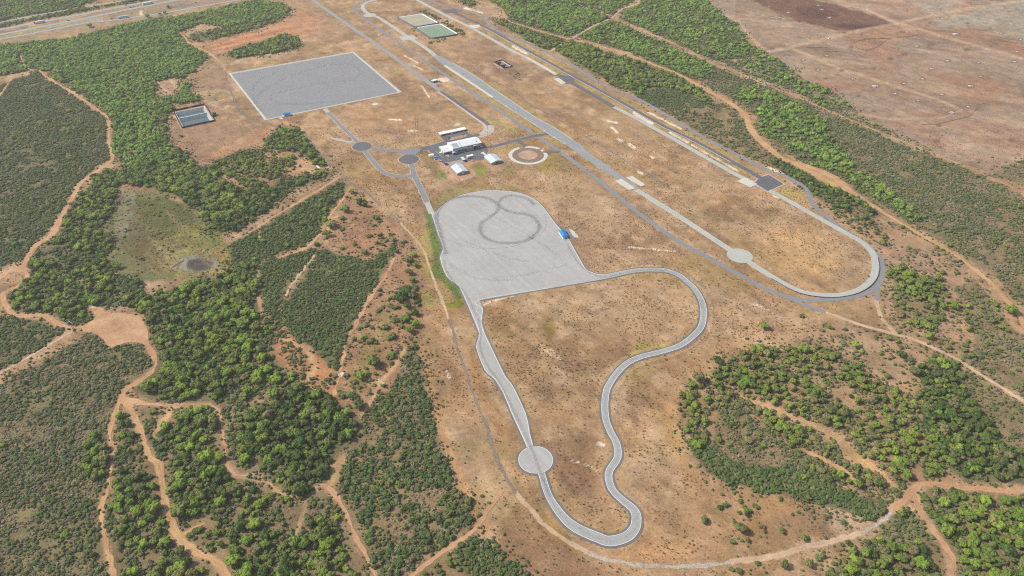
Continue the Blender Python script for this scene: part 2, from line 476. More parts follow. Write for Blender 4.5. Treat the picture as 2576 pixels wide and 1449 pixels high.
# --- the oval: straights, bends, outer service road
way('concrete_track', [(944, 41), (960, 49), (1024, 92), (1069, 120), (1097, 142)], 8.2, M_CONC, 0.12)
pad('turning_circle', disc(930.5, 38.5, 16), M_CONC, 0.13, px=False)
pad('concrete_pad', [(1001.5, 94), (1038, 88), (1052, 98.5), (1014, 103)], M_CONC, 0.13)
rw = [(1089, 142.5), (1114, 164), (1163, 196.5), (1236.5, 246), (1288, 279.5), (1340.5, 312.5), (1393, 347.5), (1425, 365), (1463, 393.5), (1540, 443.5), (1596, 479), (1606, 474), (1573, 449), (1474, 379), (1463, 365), (1448, 356), (1423, 340), (1398, 322.5), (1348, 295), (1288, 254.5), (1259, 235), (1194, 190), (1139, 157.5), (1102, 139)]
pad('runway', rw, M_MID, 0.14)
pad('concrete_strip', [(1115, 165.8), (1122, 164), (1242, 244), (1236.7, 246.5)], M_CONC2, 0.17)
flat('edge_line', line([(1139, 158.5), (1194, 191), (1259, 236), (1288, 255.5), (1348, 296), (1398, 323.5), (1440, 352)], 2.0), M_CONC, 0.17)
flat('edge_line', line([(1242, 248), (1288, 278), (1340, 311), (1393, 345.7), (1425, 364)], 1.4), M_CONC, 0.17)
pad('concrete_pad', [(1546.8, 456), (1563, 450), (1598, 473.5), (1583, 479)], M_CONC2, 0.18)
pad('concrete_pad', [(1573.8, 447.7), (1590, 442.7), (1624, 464.7), (1613, 470)], M_CONC2, 0.18)
way('concrete_track', [(1600, 477), (1638, 501), (1663, 516), (1713, 548), (1763, 580.5), (1838, 630), (1861, 643.7), (1895, 667), (1932, 690.5), (1969.5, 712.5), (1999, 727.5), (2034, 738.5), (2082, 744), (2122, 742), (2157, 732), (2182, 716), (2197, 697), (2203, 672), (2199.5, 647), (2187, 627), (2167, 609), (2132, 589), (2082, 561), (2032, 533), (1982, 505), (1932, 478), (1863, 445), (1838, 432), (1713, 360.5), (1650, 325), (1604, 300), (1545, 269)], 8.0, M_CONC, 0.12)
for k, off in ((0, 3.6), (1, -3.6)):
    flat('edge_line', line([(1638, 501), (1713, 548), (1838, 630)], 0.35), M_LINE, 0.15, off=off)
pad('turning_circle', disc(1861, 643.7, 32), M_CONC, 0.15, px=False)
way('asphalt_track', [(1542, 268), (1500, 243.5), (1450, 215), (1420, 197.5), (1400, 187.5)], 8.4, M_DARK, 0.12)
pad('asphalt_pad', [(1400, 187), (1424, 190.5), (1437, 193), (1446, 200), (1440, 209), (1425, 211), (1408, 200)], M_DARK, 0.14)
pad('concrete_pad', [(1392, 199), (1406, 196), (1424, 209.5), (1412, 212)], M_CONC2, 0.15)
way('concrete_track', [(1401, 188), (1363, 166.5), (1320, 143), (1288, 127.5), (1194, 75), (1119, 37.5), (1081.5, 17.5), (1060, 6), (1040, -3), (1010, -9), (980, -7), (950, -1), (926.5, 5), (914, 12.5), (912.7, 20), (919, 29), (931, 37)], 8.0, M_CONC, 0.115)
pad('concrete_strip', [(1320.5, 143.8), (1329, 144), (1402, 187), (1396, 188.6)], M_CONC2, 0.15)
pad('concrete_pad', [(1854, 456), (1873, 447), (1905.5, 463.5), (1888, 472)], M_CONC2, 0.15)
pad('concrete_pad', [(1177, 64.5), (1206, 62), (1208.5, 68.5), (1194, 72)], M_CONC2, 0.15)
way('asphalt_lane', [(1141, 30), (1165, 42), (1219, 67.5), (1288, 106), (1363, 147.5), (1438, 190), (1513, 230.5), (1588, 272.5), (1663, 315), (1738, 350), (1763, 363.5), (1838, 405), (1880, 428), (1912, 447)], 7.6, M_DARK, 0.10)
flat('edge_line', line([(1219, 70.5), (1288, 109), (1363, 150.5), (1438, 193), (1513, 233.5), (1588, 275.5), (1663, 318), (1738, 353.5), (1838, 408)], 0.8), M_LINE, 0.145)
pad('asphalt_pad', [(1109, 26), (1141, 22.3), (1157, 30), (1123, 34)], M_DARK, 0.13)
pad('asphalt_pad', [(1910, 447), (1934, 440), (1971, 463), (1931, 481), (1898, 461)], M_DARK, 0.13)
pad('gravel_verge', [(1907, 446), (1934, 437.5), (1976, 463.5), (1931, 483.5), (1893, 461)], M_KERB, 0.03)
way('service_road', [(1069, -2), (1119, 14), (1169, 25), (1209, 35), (1214, 42.5), (1244, 72.5), (1288, 93), (1313, 103), (1363, 125.5), (1438, 163), (1513, 210.5), (1613, 253), (1713, 313), (1800.5, 362), (1875.5, 400), (1932, 429), (1969.5, 440.5), (2007, 460), (2027, 475), (2035.7, 492), (2039.5, 507), (2052, 522), (2072, 538), (2094.5, 557), (2119.5, 576), (2144.5, 593), (2180, 616), (2208, 644), (2219, 665), (2220, 687), (2212, 710), (2196, 728), (2165, 742), (2125, 750), (2069.5, 755), (2019.5, 755), (1969.5, 745), (1932, 730)], 6.2, M_GREY, 0.07)
way('service_road', [(1972, 746), (1940, 733), (1888, 707), (1838, 679.7), (1775.5, 644.5), (1713, 611), (1663, 577), (1600.5, 532), (1538, 480), (1488, 440), (1413, 385), (1380.5, 362), (1350, 342), (1325.5, 325), (1288, 299), (1219, 252.5), (1156, 212.5), (1094, 170.5), (1044, 136), (994, 101), (944, 66.5), (920, 49.5), (903, 38), (895, 29), (892.5, 20), (899, 11.5), (915, 3), (935, -3), (960, -7)], 6.4, M_GREY, 0.07)
way('service_road', [(969, 67), (967, 62), (963, 72), (967, 82), (953, 93)][1:], 4, M_OLD, 0.05)
way('gravel_track', [(1985, 750), (2002, 758), (2019.5, 765), (2050, 777), (2077, 786)], 5.2, M_GREY, 0.06)
way('gravel_track', [(2208, 722), (2205.7, 733), (2205, 745), (2204.5, 757)], 4.4, M_GREY, 0.06)
way('pale_track', [(2075, 785), (2107, 797), (2157, 814.5), (2207, 829.5), (2257, 842), (2307, 857), (2357, 879.5), (2419.5, 912), (2469.5, 944.5), (2519.5, 974.5), (2590, 1020)], 4.6, M_PINK, 0.05, jag=0.9)
way('pale_track', [(2204.5, 755), (2207, 766), (2209.5, 777), (2219.5, 802), (2237, 822), (2257, 842)], 5.0, M_PINK, 0.045, jag=1.2)
way('old_road', [(1139, 159), (1165, 161), (1181.5, 164), (1219, 190), (1288, 227.5), (1338, 265), (1408, 302.5), (1463, 337.5), (1508, 364), (1588, 413.5), (1640, 441), (1663, 457), (1668, 466), (1655, 470)], 3.6, M_OLD, 0.05, jag=1.0)
way('gravel_track', [(1178, 163), (1220, 168), (1256, 174), (1284, 177), (1292, 171), (1330, 160)], 3.0, M_OLD, 0.055, jag=0.6)
# --- the long road on the left of the oval, its bend and the workshop yard
way('road', [(778, -6), (786, 0), (844, 40.5), (900, 80), (956, 117.5), (1030, 173), (1109, 230)], 7.4, M_MID, 0.09)
way('road', [(1109, 230), (1170, 272), (1231, 315)], 6.2, M_DARK, 0.095)
way('gravel_verge', [(1104, 231), (1165, 274), (1205, 303), (1219, 315), (1221, 325), (1214, 333), (1205, 338.5)], 4.6, M_KERB, 0.05, jag=0.6)
way('concrete_road', [(1229, 315), (1233, 321), (1231, 329), (1220, 336), (1206, 340)], 6.0, M_CONC, 0.085)
way('gravel_verge', [(1238, 316), (1241, 324), (1237, 333), (1222, 341), (1204, 345)], 3.2, M_KERB, 0.06, jag=0.6)
def Cc(x, y): return (1006.2 + .15625 * x, 301.9 + .15625 * y)
def Ce(x, y): return (1094.3 + .07812 * x, 339.6 + .07812 * y)
yard = [Cc(*p) for p in [(345, 440), (520, 400), (718, 345), (640, 262), (1078, 182), (1120, 215), (1168, 238), (1288, 222), (1292, 245), (1250, 262), (1240, 300), (1330, 440), (1440, 478), (1400, 540), (1360, 590), (1345, 640), (1290, 655), (1160, 650), (1050, 680), (790, 745), (735, 740), (640, 650), (520, 560), (450, 485), (345, 482)]]
pad('kerb', grow(PL(yard), 0.9), M_KERB, 0.05, px=False)
pad('workshop_yard', yard, M_DARK, 0.12)
pad('concrete_apron', [Ce(*p) for p in [(330, 900), (900, 785), (960, 880), (420, 1010)]], asphalt('apron_concrete', (170, 165, 160)), 0.15)
pad('concrete_path', [Ce(*p) for p in [(1475, 600), (1490, 560), (1575, 540), (1590, 580), (1665, 640), (1620, 680), (1540, 620)]], M_CONC2, 0.15)
pad('building_plinth', [Ce(*p) for p in [(165, 490), (200, 460), (450, 660), (440, 700), (400, 695)]], M_KERB, 0.15)
flat('lane_line', line([Ce(15, 520), Ce(265, 745)], 0.5), paint('yellow_line', (205, 180, 130)), 0.15)
for k in range(9):
    a = Cc(820 + k * 22, 252 - k * 4.4 + 28); b2 = Cc(838 + k * 22, 270 - k * 4.4 + 28)
    flat('bay_line', line([a, b2], 0.25), M_LINE, 0.15)
isl = [Cc(*p) for p in [(800, 300), (815, 294), (930, 275), (1060, 238), (1070, 250), (1060, 268), (1000, 288), (900, 310), (850, 322), (812, 318)]]
pad('kerb', grow(PL(isl), 0.5), M_KERB, 0.2, px=False)
pad('planting_bed', isl, M_ORANGE, 0.24)
way('road', [Cc(1330, 452), Cc(1430, 440), Cc(1600, 402), Cc(1900, 320), Cc(2150, 262), Cc(2350, 226), (1390, 331)], 6.6, M_DARK, 0.13)
way('kerb', [Cc(1330, 452), Cc(1430, 440), Cc(1600, 402), Cc(1900, 320), Cc(2150, 262), Cc(2350, 226)], 8.0, M_KERB, 0.04)
way('road', [Cc(1900, 330), Cc(1955, 375), Cc(2030, 430)], 6.0, M_DARK, 0.125)
way('road', [Cc(2300, 508), Cc(2400, 520), Cc(2575, 508)], 5.6, M_DARK, 0.125)
cx, cy = P(1328.4, 390.5)
def ring(name, r0, r1, mat, z, a0=0, a1=360, n=72):
    q = np.array([(cx + (r0 + r1) / 2 * math.cos(R(a0 + (a1 - a0) * i / n)), cy + (r0 + r1) / 2 * math.sin(R(a0 + (a1 - a0) * i / n)), r1 - r0) for i in range(n + 1)])
    return way(name, None, 0, mat, z, raw=q)
ring('pale_rim', 21.5, 26.8, M_CONC2, 0.09, 118, 400); ring('pale_rim', 21.5, 26.8, M_CONC2, 0.09, 50, 100, 14)
NV.append((disc(1328.4, 390.5, 49), None))
flats('gravel_ring', disc(1328.4, 390.5, 40), asphalt('brown_gravel', (144, 124, 110), 0.0, 0.06, 0.14), 0.11, px=False)
flats('earth_disc', disc(1328.4, 390.5, 24.5), M_EARTH, 0.15, px=False)
way('road', [(931.5, 371), (950, 374.5), (969, 377), (1000, 381.5), (1019, 381), (1040, 378), (1062, 375)], 6.6, M_GREY, 0.10)
way('road', [(916, 377), (927, 392), (939, 407), (961, 430), (975, 438), (994, 442.3), (1020, 443), (1041.5, 442)], 6.4, M_GREY, 0.09)
way('road', [(1034, 409), (1038, 425), (1041.5, 440), (1050, 458), (1059, 475), (1067, 494), (1074, 509.5)], 6.8, M_GREY, 0.105)
way('kerb', [(1034, 409), (1038, 425), (1041.5, 440), (1050, 458), (1059, 475), (1067, 494), (1074, 509.5)], 8.2, M_KERB, 0.04)
way('kerb', [(916, 377), (927, 392), (939, 407), (961, 430), (975, 438), (994, 442.3), (1020, 443), (1041.5, 442)], 7.8, M_KERB, 0.035)
way('road', [(1074, 509.5), (1081, 526), (1086, 538)], 7.0, M_CONC, 0.115)
pad('road', [Cc(*p) for p in [(345, 442), (345, 485), (270, 545), (240, 575), (90, 570), (0, 525), (-20, 480), (150, 470)]], M_GREY, 0.105)
pad('kerb', disc(1028.5, 401, 27), M_KERB, 0.045, px=False)
pad('roundabout', disc(1028.5, 401, 25), M_DARK, 0.12, px=False)
pad('kerb', disc(910.5, 368.5, 26), M_KERB, 0.045, px=False)
pad('roundabout', disc(910.5, 368.5, 24.3), M_DARK, 0.12, px=False)
way('road', [(899, 357.5), (880, 338), (858, 317), (836.5, 294), (826, 283)], 5.6, M_GREY, 0.10)
way('kerb', [(899, 357.5), (880, 338), (858, 317), (836.5, 294), (826, 283), (817, 274)], 7.0, M_KERB, 0.04)
way('road', [(826, 283), (817, 273.5)], 6.0, M_CONC, 0.11)
way('gravel_track', [(834, 347.5), (850, 351), (870, 356), (888, 358)], 4.6, M_CONC, 0.06, jag=0.8)
way('old_road', [(567.5, 176), (572.5, 207.5), (587.5, 245), (598, 268), (610, 283), (626, 296), (644, 304.5), (694, 317), (744, 325), (769, 342.5), (786.5, 362), (793, 371), (819, 397), (856.5, 432), (881.5, 459.7), (919, 482), (945, 505), (959, 517)], 4.4, M_OLD, 0.05, jag=0.8)
way('old_road', [(981.5, 537), (992, 547), (1006.5, 559.7)], 4.6, M_OLD, 0.05, jag=0.5)
way('perimeter_track', [(1006, 559), (1025, 580), (1044, 599.7), (1069, 637), (1084, 684.7), (1101.5, 729.5), (1119, 774.5), (1129, 803)], 3.0, M_PINK, 0.03, jag=1.2)
way('old_road', [(1129, 803), (1139, 832), (1156.5, 894.5), (1176.5, 949.5), (1199, 1012), (1226.5, 1074.5), (1232, 1102), (1251.5, 1157), (1276.5, 1207), (1298, 1242)], 3.6, M_OLD, 0.04, jag=1.3)
way('perimeter_track', [(1296, 1238), (1338, 1287), (1375.5, 1324.5), (1438, 1367), (1500.5, 1399.5), (1530, 1407)], 4.0, M_PINK, 0.03, jag=1.8)
way('rocky_track', [(1480, 1390), (1500.5, 1399.5), (1563, 1414), (1638, 1424.5), (1738, 1424.5), (1838, 1414.5)], 4.6, M_PALE, 0.035, jag=2.6)
way('dirt_track', [(1835, 1415), (1932, 1402), (2007, 1382), (2082, 1364.5), (2157, 1344.5), (2182, 1334)], 5.2, M_PINK, 0.03, jag=1.2)
way('pale_track', [(2172, 1337), (2207, 1319), (2228, 1303), (2244.5, 1284)], 5.4, M_PALE, 0.06, jag=2.2)
way('dirt_track', [(2240, 1286), (2262, 1265), (2282, 1247), (2302, 1227), (2325, 1217), (2357, 1219), (2432, 1227), (2507, 1234), (2600, 1239)], 6.5, M_ORANGE, 0.045, px=False, jag=1.6)
way('dirt_track', [(2302, 1240), (2304.5, 1267), (2322, 1299), (2344.5, 1332), (2372, 1367), (2397, 1412), (2392, 1449), (2386, 1480)], 5.4, M_ORANGE, 0.04, jag=1.6)
# --- the large slip surface
skid = [(577.5, 185), (887.8, 131), (1006.5, 231), (669, 301)]
pad('border', [(574.5, 184.4), (889, 129.5), (1012, 231.8), (666, 303.2)], M_CONC, 0.06)
pad('slip_surface', [(582, 186.5), (887, 133.2), (1001, 231), (671, 299)], M_SKID, 0.10)
flat('border_line', line([(578, 185), (668, 301)], 0.9), M_LINE, 0.10, off=0); flat('border_line', line([(888.5, 132), (1004, 231.5)], 0.9), M_LINE, 0.105)
flat('tyre_marks', line([(640, 262), (655, 235), (700, 205), (760, 182), (820, 165), (880, 162), (905, 180), (890, 200), (850, 205), (800, 212), (720, 228), (690, 235), (680, 245), (700, 258), (760, 262), (840, 255)], 8), M_RUB3, 0.14)
flat('tyre_marks', line([(660, 280), (644, 262), (636, 240), (640, 215), (670, 192), (720, 175)], 7), M_RUB3, 0.145)
pad('concrete_slab', [(932.8, 262.5), (945.3, 258), (954.5, 261.8), (941.5, 266)], M_CONC2, 0.06)

# --- highway
M_HW = asphalt('highway_asphalt', (168, 172, 166), 0.05, 0.07, 0.05, ang=R(35))
way('highway', [(-60, 88), (0, 75), (60, 63), (125, 51.5), (250, 27.5), (375, 4), (430, -7), (520, -24)], 11, M_HW, 0.08)
way('highway', [(-60, 102), (0, 87.5), (100, 68.5), (200, 49), (325, 23.5), (425, 4), (480, -6), (560, -20)], 11, M_HW, 0.08)
way('slip_road', [(-60, 112), (0, 99), (125, 76), (225, 56), (262, 53.5), (312, 47), (425, 30.5), (525, 12.5), (600, 0), (640, -8)], 7, M_HW, 0.07)
way('slip_road', [(120, 71), (160, 61), (215, 49.5), (240, 47.5), (254, 50), (258, 54)], 5, M_HW, 0.075)
way('frontage_road', [(-60, 70), (0, 57), (60, 44), (100, 37), (225, 15), (300, 4), (345, -5)], 7, M_HW, 0.06, jag=0.6)
for a_, b_ in (((-60, 88), 4.7), ((-60, 88), -4.7)):
    flat('edge_line', line([(-60, 88), (0, 75), (60, 63), (125, 51.5), (250, 27.5), (375, 4)], 0.4), M_LINE, 0.11, off=b_)

# --- dirt tracks, left half
O = M_ORANGE
T1 = [(98, 176, 7), (120, 197, 8), (155, 217.5, 9), (200, 245, 10), (237, 272, 10), (268, 294, 9), (274, 320, 8), (275, 362, 9), (281, 387, 9), (280, 402, 10), (262, 419, 12), (240, 432, 13), (217, 449, 20), (199, 464, 20), (190, 487, 15), (170, 517, 15), (152, 547, 18), (140, 572, 24), (122, 597, 20), (90, 617, 18), (72, 645, 16), (57, 668, 18), (38, 684, 18)]
way('dirt_track', T1, 0, O, 0.05, px=True, jag=1.6)
way('dirt_track', [(-20, 712, 18), (2, 698, 20), (25, 682, 16), (50, 682, 14), (68, 690, 14), (62, 706, 12), (40, 722, 12), (12, 735, 14), (5, 744, 12), (14, 769.5, 12), (34, 790, 14), (70, 796, 17), (100, 793, 17), (125, 799, 20), (142, 813, 18), (170, 823, 13), (205, 824, 12), (240, 815, 14)], 0, O, 0.055, px=True, jag=1.6)
clr = [(218, 764), (232, 775), (250, 772), (265, 785), (300, 787), (350, 795), (362, 812), (372, 832), (375, 862), (392, 885), (395, 908), (386, 910), (374, 890), (360, 866), (335, 861), (312, 863), (288, 874), (270, 868), (256, 850), (236, 838), (208, 832), (212, 818), (240, 800), (232, 782)]
pad('dirt_clearing', clr, O, 0.06, smooth=3)
way('dirt_track', [(386, 885, 14), (392, 905, 8), (385, 930, 9), (370, 944.5, 17), (345, 962, 17), (318, 977, 22), (305, 1002, 22), (295, 1024, 16), (285, 1054.5, 17), (277, 1085, 16), (278, 1102, 11), (285, 1129, 12), (281, 1160, 9), (277, 1199, 12), (269, 1237, 12), (258, 1267, 14), (255, 1312, 14), (265, 1349, 14), (272, 1387, 14), (285, 1449, 16), (290, 1475, 16)], 0, M_SAND, 0.065, px=True, jag=1.3)
way('dirt_track', [(306, 1000, 20), (325, 1024.5, 18), (337, 1049.5, 18), (357, 1087, 20), (375, 1142, 18), (400, 1174, 24), (405, 1199, 24), (410, 1237, 22), (425, 1299, 22), (445, 1349, 28), (470, 1374, 28), (500, 1394, 26), (537, 1409, 24), (562, 1432, 26), (580, 1460, 24)], 0, M_SAND, 0.07, px=True, jag=1.3)
way('dirt_track', [(460, 1345, 22), (478, 1334, 18), (500, 1322, 16), (516, 1315, 10)], 0, M_SAND, 0.075, px=True, jag=1)
way('dirt_track', [(312, 1003, 18), (340, 1010, 20), (380, 1018, 14), (425, 1021, 8), (480, 1019, 4), (520, 1017, 4), (545, 1026, 8), (555, 1049.5, 8), (557, 1087, 8), (567, 1124, 9), (572, 1163, 10), (595, 1194, 6), (644, 1198, 5), (681.5, 1219, 6), (706.5, 1241, 6), (744, 1247, 7), (784, 1227, 8), (814, 1222, 10), (834, 1234, 12), (859, 1267, 13), (874, 1304, 12), (894, 1352, 12), (919, 1394, 12), (944, 1449, 13), (953, 1475, 12)], 0, O, 0.08, px=True, jag=1.2)
way('dirt_track', [(1010, 1475), (1034, 1449), (1081.5, 1409), (1119, 1384), (1169, 1352), (1201.5, 1322), (1226.5, 1287), (1264, 1232)], 3.6, O, 0.05, jag=1.0)
way('dirt_track', [(620, 592), (644, 574.7), (681.5, 550), (744, 512), (806.5, 474.7), (856, 444)], 3.6, O, 0.05, jag=0.8)
way('dirt_track', [(884, 469.7, 9), (856.5, 507, 9), (839, 532, 9), (829, 547, 8), (816.5, 575, 6), (799, 597, 7), (764, 627, 8), (719, 642, 5), (696.5, 648.7, 4)], 0, O, 0.055, px=True, jag=1.2)
way('dirt_track', [(791.5, 640, 5), (764, 677, 8), (731.5, 720, 9), (717, 745, 8)], 0, M_PINK, 0.05, px=True, jag=1.2)
way('dirt_track', [(995, 648, 10), (972, 690, 12), (949, 722, 12), (931.5, 750, 12), (899, 805, 10), (876, 856, 9), (864, 899.5, 8), (851.5, 949.5, 6), (844, 994.5, 5)], 0, O, 0.05, px=True, jag=2.0)
way('red_edge', [(1060, 870, 10), (1072, 920, 10), (1088, 980, 10), (1104, 1040, 10), (1124, 1110, 12), (1150, 1170, 10), (1180, 1240, 10), (1205, 1310, 8)], 0, None, 0.03, px=True)
way('wheel_track', [(-20, 951), (0, 939.5), (75, 897), (182, 834)], 3.4, M_PINK, 0.06, jag=0.5)
way('dirt_track', [(-10, 248, 9), (0, 240, 9), (20, 212, 7), (45, 185, 6), (95, 176, 6)], 0, O, 0.05, px=True, jag=1)
way('dirt_track', [(100, 177), (68, 172), (55, 150), (52, 135)], 2.5, M_FAINT, 0.05, jag=0.8)
way('dirt_track', [(440, 88, 5), (462.5, 91, 6), (475, 110, 6), (500, 122, 9), (525, 132.5, 8), (545, 148, 6), (562.5, 165, 5), (568, 176, 5)], 0, O, 0.05, px=True, jag=1)
way('dirt_track', [(465, 92), (490, 78), (520, 68)], 4, M_FAINT, 0.05, jag=1)
way('faint_track', [(487, 238), (520, 230), (550, 228), (578, 232)], 3.6, M_FAINT, 0.035, jag=0.6)
way('faint_track', [(514, 262), (530, 259), (585, 247), (605, 241)], 3.0, M_FAINT, 0.035, jag=0.5)
way('faint_track', [(525, 260), (560, 273), (600, 288), (615, 296)], 3.0, M_FAINT, 0.04, jag=0.5)
way('faint_track', [(660, 300), (720, 309), (760, 320), (800, 330), (832, 346)], 4.0, M_FAINT, 0.02, jag=1.4)
way('faint_track', [(806, 120), (860, 110), (911, 98)], 3, M_FAINT, 0.03, jag=0.8)
way('faint_track', [(1226, 342), (1236, 357), (1256, 362)], 2.6, M_FAINT, 0.03, jag=0.4)
way('faint_track', [Cc(1600, 62), Cc(1800, 95), Cc(2040, 150)], 2.4, M_PINK, 0.03, jag=0.4)
way('faint_track', [(190, 675), (200, 690), (208, 712), (222, 742)], 3.2, M_PINK, 0.05, jag=0.6)
way('faint_track', [(565, 605), (600, 592), (625, 585)], 3.0, M_PINK, 0.045, jag=0.8)
# --- dirt tracks, right half
way('dirt_track', [(1190, 0, 3), (1201, 2, 3), (1244, 17, 6), (1263, 24, 6), (1268, 38, 8), (1275, 52, 7), (1300, 60, 6), (1363, 80, 7), (1428, 97.5, 9), (1513, 117.5, 8), (1588, 140, 8), (1650.5, 165, 10), (1713, 190, 11), (1775.5, 227.5, 12), (1825.5, 252.5, 13), (1872, 287.5, 16), (1888, 325, 18), (1910, 352, 18), (1957, 392, 18), (1994.5, 409.7, 20), (2032, 424, 36), (2069.5, 442, 52), (2107, 462, 44), (2144.5, 484.7, 22), (2182, 509.7, 14), (2232, 539.7, 11), (2282, 569.7, 10), (2332, 599.7, 11), (2382, 627, 11), (2432, 662, 12), (2469.5, 692, 13), (2504, 724.5, 13), (2532, 757, 14), (2557, 787, 13), (2590, 835, 13)], 0, M_SAND, 0.05, px=True, jag=1.3)
way('dirt_track', [(1428, 0, 4), (1488, 25, 4), (1543, 47.5, 4), (1613, 75, 4.5), (1688, 107.5, 5), (1750.5, 135, 4), (1813, 160, 4), (1875.5, 192.5, 4.5), (1932, 215, 5), (2007, 245, 5), (2082, 277.5, 5), (2157, 310, 6), (2232, 340, 6), (2294.5, 365, 6), (2382, 400, 6), (2457, 432, 6), (2532, 465, 6), (2590, 492, 6)], 0, M_FAINT, 0.05, px=True, jag=0.8)
way('dirt_track', [(1540, 46), (1558, 27.5), (1578, 18), (1600.5, 11), (1606, 5), (1612, -4)], 4.6, M_PINK, 0.055, jag=0.8)
way('dirt_track', [(1533, 47.5), (1510, 58), (1488, 68), (1458, 85), (1440, 97)], 5, M_PINK, 0.055, jag=0.9)
way('dirt_track', [(1418, 106), (1400, 119), (1388, 127.5)], 5, M_PINK, 0.055, jag=0.9)
way('field_track', [(1780, -4), (1790, 12), (1808, 30), (1858, 55), (1883, 87.5), (1908, 112.5), (1932, 130)], 4.5, M_FAINT, 0.03, jag=0.8)
for q, w_ in (([(1850, 155), (1932, 131), (1994.5, 117.5), (2082, 97.5), (2157, 77.5), (2257, 59), (2332, 41), (2432, 22.5), (2576, 2)], 4), ([(2257, 59), (2182, 25), (2107, 5), (2080, -4)], 3), ([(2269.5, 60), (2382, 95), (2482, 122.5), (2590, 153)], 3.4), ([(1994.5, 122.5), (2107, 170), (2232, 210), (2357, 250), (2419, 277)], 3), ([(2419, 277), (2370, 296), (2240, 300), (2160, 285)], 2)):
    way('field_track', q, w_, M_FAINT, 0.03, jag=0.6)
way('faint_track', [(1288, 819.5), (1330, 850), (1368, 877), (1402, 901)], 4.0, dirt('ditch_earth', (140, 108, 76), (150, 118, 84), 0.0), 0.03, jag=1.6)

for q_, w_ in (([(1868, 1000, 8), (1900, 1012, 12), (1932, 1020, 14), (1990, 1048, 16), (2060, 1076, 18), (2110, 1104, 24), (2140, 1140, 30), (2180, 1172, 24), (2210, 1190, 12), (2250, 1225, 8)], 0), ([(2010, 1130, 7), (2060, 1150, 10), (2110, 1175, 10), (2150, 1210, 10)], 0),
               ([(701, 852, 6), (730, 858, 7), (757, 872, 10), (784, 900, 12), (790, 925, 12), (770, 960, 7)], 0), ([(1019, 877, 6), (994, 919, 6), (956, 964, 6), (929, 1017, 5), (905, 1050, 5)], 0), ([(764, 1249, 5), (768, 1282, 7), (751, 1324, 6), (740, 1370, 4)], 0), ([(822, 1232, 5), (838, 1205, 18), (846, 1178, 22), (862, 1160, 8)], 0), ([(2507, 1247, 4), (2482, 1287, 5), (2452, 1327, 5)], 0),
               ([(650, 560, 4), (653, 600, 4)], 0), ([(372, 620, 0.1), (373, 621, 0.1)], 0), ([(650, 745, 5), (655, 780, 4), (660, 830, 4)], 0), ([(430, 1032, 12), (415, 1052, 10), (398, 1075, 10), (388, 1098, 8)], 0)):
    way('wash', q_, w_, None, 0, px=True)

b_ = TRK.copy(); b_[:, 2] = 3.0
flat('tyre_marks', b_, M_RUB3, 0.21)
for q_, w_ in (([(1150, 600), (1250, 640), (1330, 660)], 5), ([(1130, 665), (1200, 700), (1290, 705)], 6), ([(1180, 520), (1290, 570), (1400, 640)], 4), ([(1240, 700), (1330, 690), (1430, 665)], 5)):
    flat('tyre_marks', line(q_, w_), M_RUB3, 0.157)

for k in range(7):
    a_ = (1270 + k * 24, 267.5 + k * 16.0); flat('marking', line([a_, (a_[0] + 7, a_[1] - 3.4)], 0.7), M_LINE, 0.17)

for q_ in ([(288, 800), (300, 797), (318, 806), (330, 818), (320, 824), (300, 818), (286, 808)], [(262, 787), (275, 786), (296, 789), (280, 792)]):
    flats('pale_rubble', q_, M_PALE, 0.075, smooth=2)
# ------------------------------------------------------------------ vegetation zones (outlines in picture points)
# kinds: T tree, S dark shrub, G grey shrub.  (name, outline, soil colour, [(kind, spacing m, rmin, rmax, cover, tone)])
WOOD = lambda cov=1.0, tone='m', sp=4.2, r=(2.6, 4.2): [('T', sp, r[0], r[1], cov, tone)]
THK = lambda cov=0.95, tone='s': [('S', 2.3, 1.2, 2.1, cov, tone)]
Z = []
def zone(name, outline, soil, layers, soft=3.0): Z.append((name, outline, soil, layers, soft))
SO1 = (112, 112, 76); SO2 = (140, 122, 94); SO3 = (114, 110, 82)  # SO1: wood litter, its tone also carrying the dark green shade between crowns
zone('thicket left of the long dirt track', [(-30, 230), (40, 200), (95, 183), (150, 222), (235, 278), (268, 302), (270, 395), (235, 425), (185, 470), (165, 510), (130, 570), (60, 650), (-30, 690)], SO3, [('S', 2.5, 1.3, 2.3, 0.86, 's'), ('T', 9, 2.0, 3.2, 0.30, 'l'), ('G', 4.2, 1.0, 1.8, 0.5, 'g')])
zone('pale green wood below the highway', [(-30, 118), (60, 108), (160, 101), (230, 84), (330, 60), (420, 45), (505, 32), (560, 20), (640, 2), (700, 8), (732, 24), (725, 38), (690, 50), (640, 60), (600, 62), (575, 70), (545, 64), (500, 58), (475, 72), (452, 82), (470, 100), (478, 118), (520, 140), (520, 150), (505, 165), (470, 186), (462, 198), (440, 196), (410, 202), (395, 210), (392, 232), (400, 245), (440, 240), (456, 218), (460, 200), (478, 212), (487, 235), (503, 250), (500, 256), (440, 262), (430, 285), (420, 320), (425, 362), (440, 392), (415, 410), (365, 405), (335, 425), (318, 422), (300, 398), (288, 385), (280, 340), (283, 298), (262, 280), (210, 238), (165, 210), (115, 180), (60, 180), (-30, 196)], SO1, [('T', 4.4, 2.6, 4.0, 0.97, 'p'), ('S', 4, 1.4, 2.2, 0.5, 's')])
zone('scrub beyond the highway', [(-60, -20), (310, -20), (240, 4), (170, 22), (100, 34), (0, 54), (-60, 66)], SO3, [('T', 4.5, 2, 3.4, 0.8, 'p'), ('S', 3.2, 1.4, 2.2, 0.8, 's')])
zone('tree belt along the highway', [(-60, 78), (0, 68), (60, 57), (130, 44), (250, 22), (330, 7), (400, -8), (350, -8), (300, 8), (230, 20), (200, 14), (180, 26), (120, 39), (50, 53), (0, 63), (-60, 73)], SO1, WOOD(0.95, 'm', 4.0, (2.2, 3.4)))
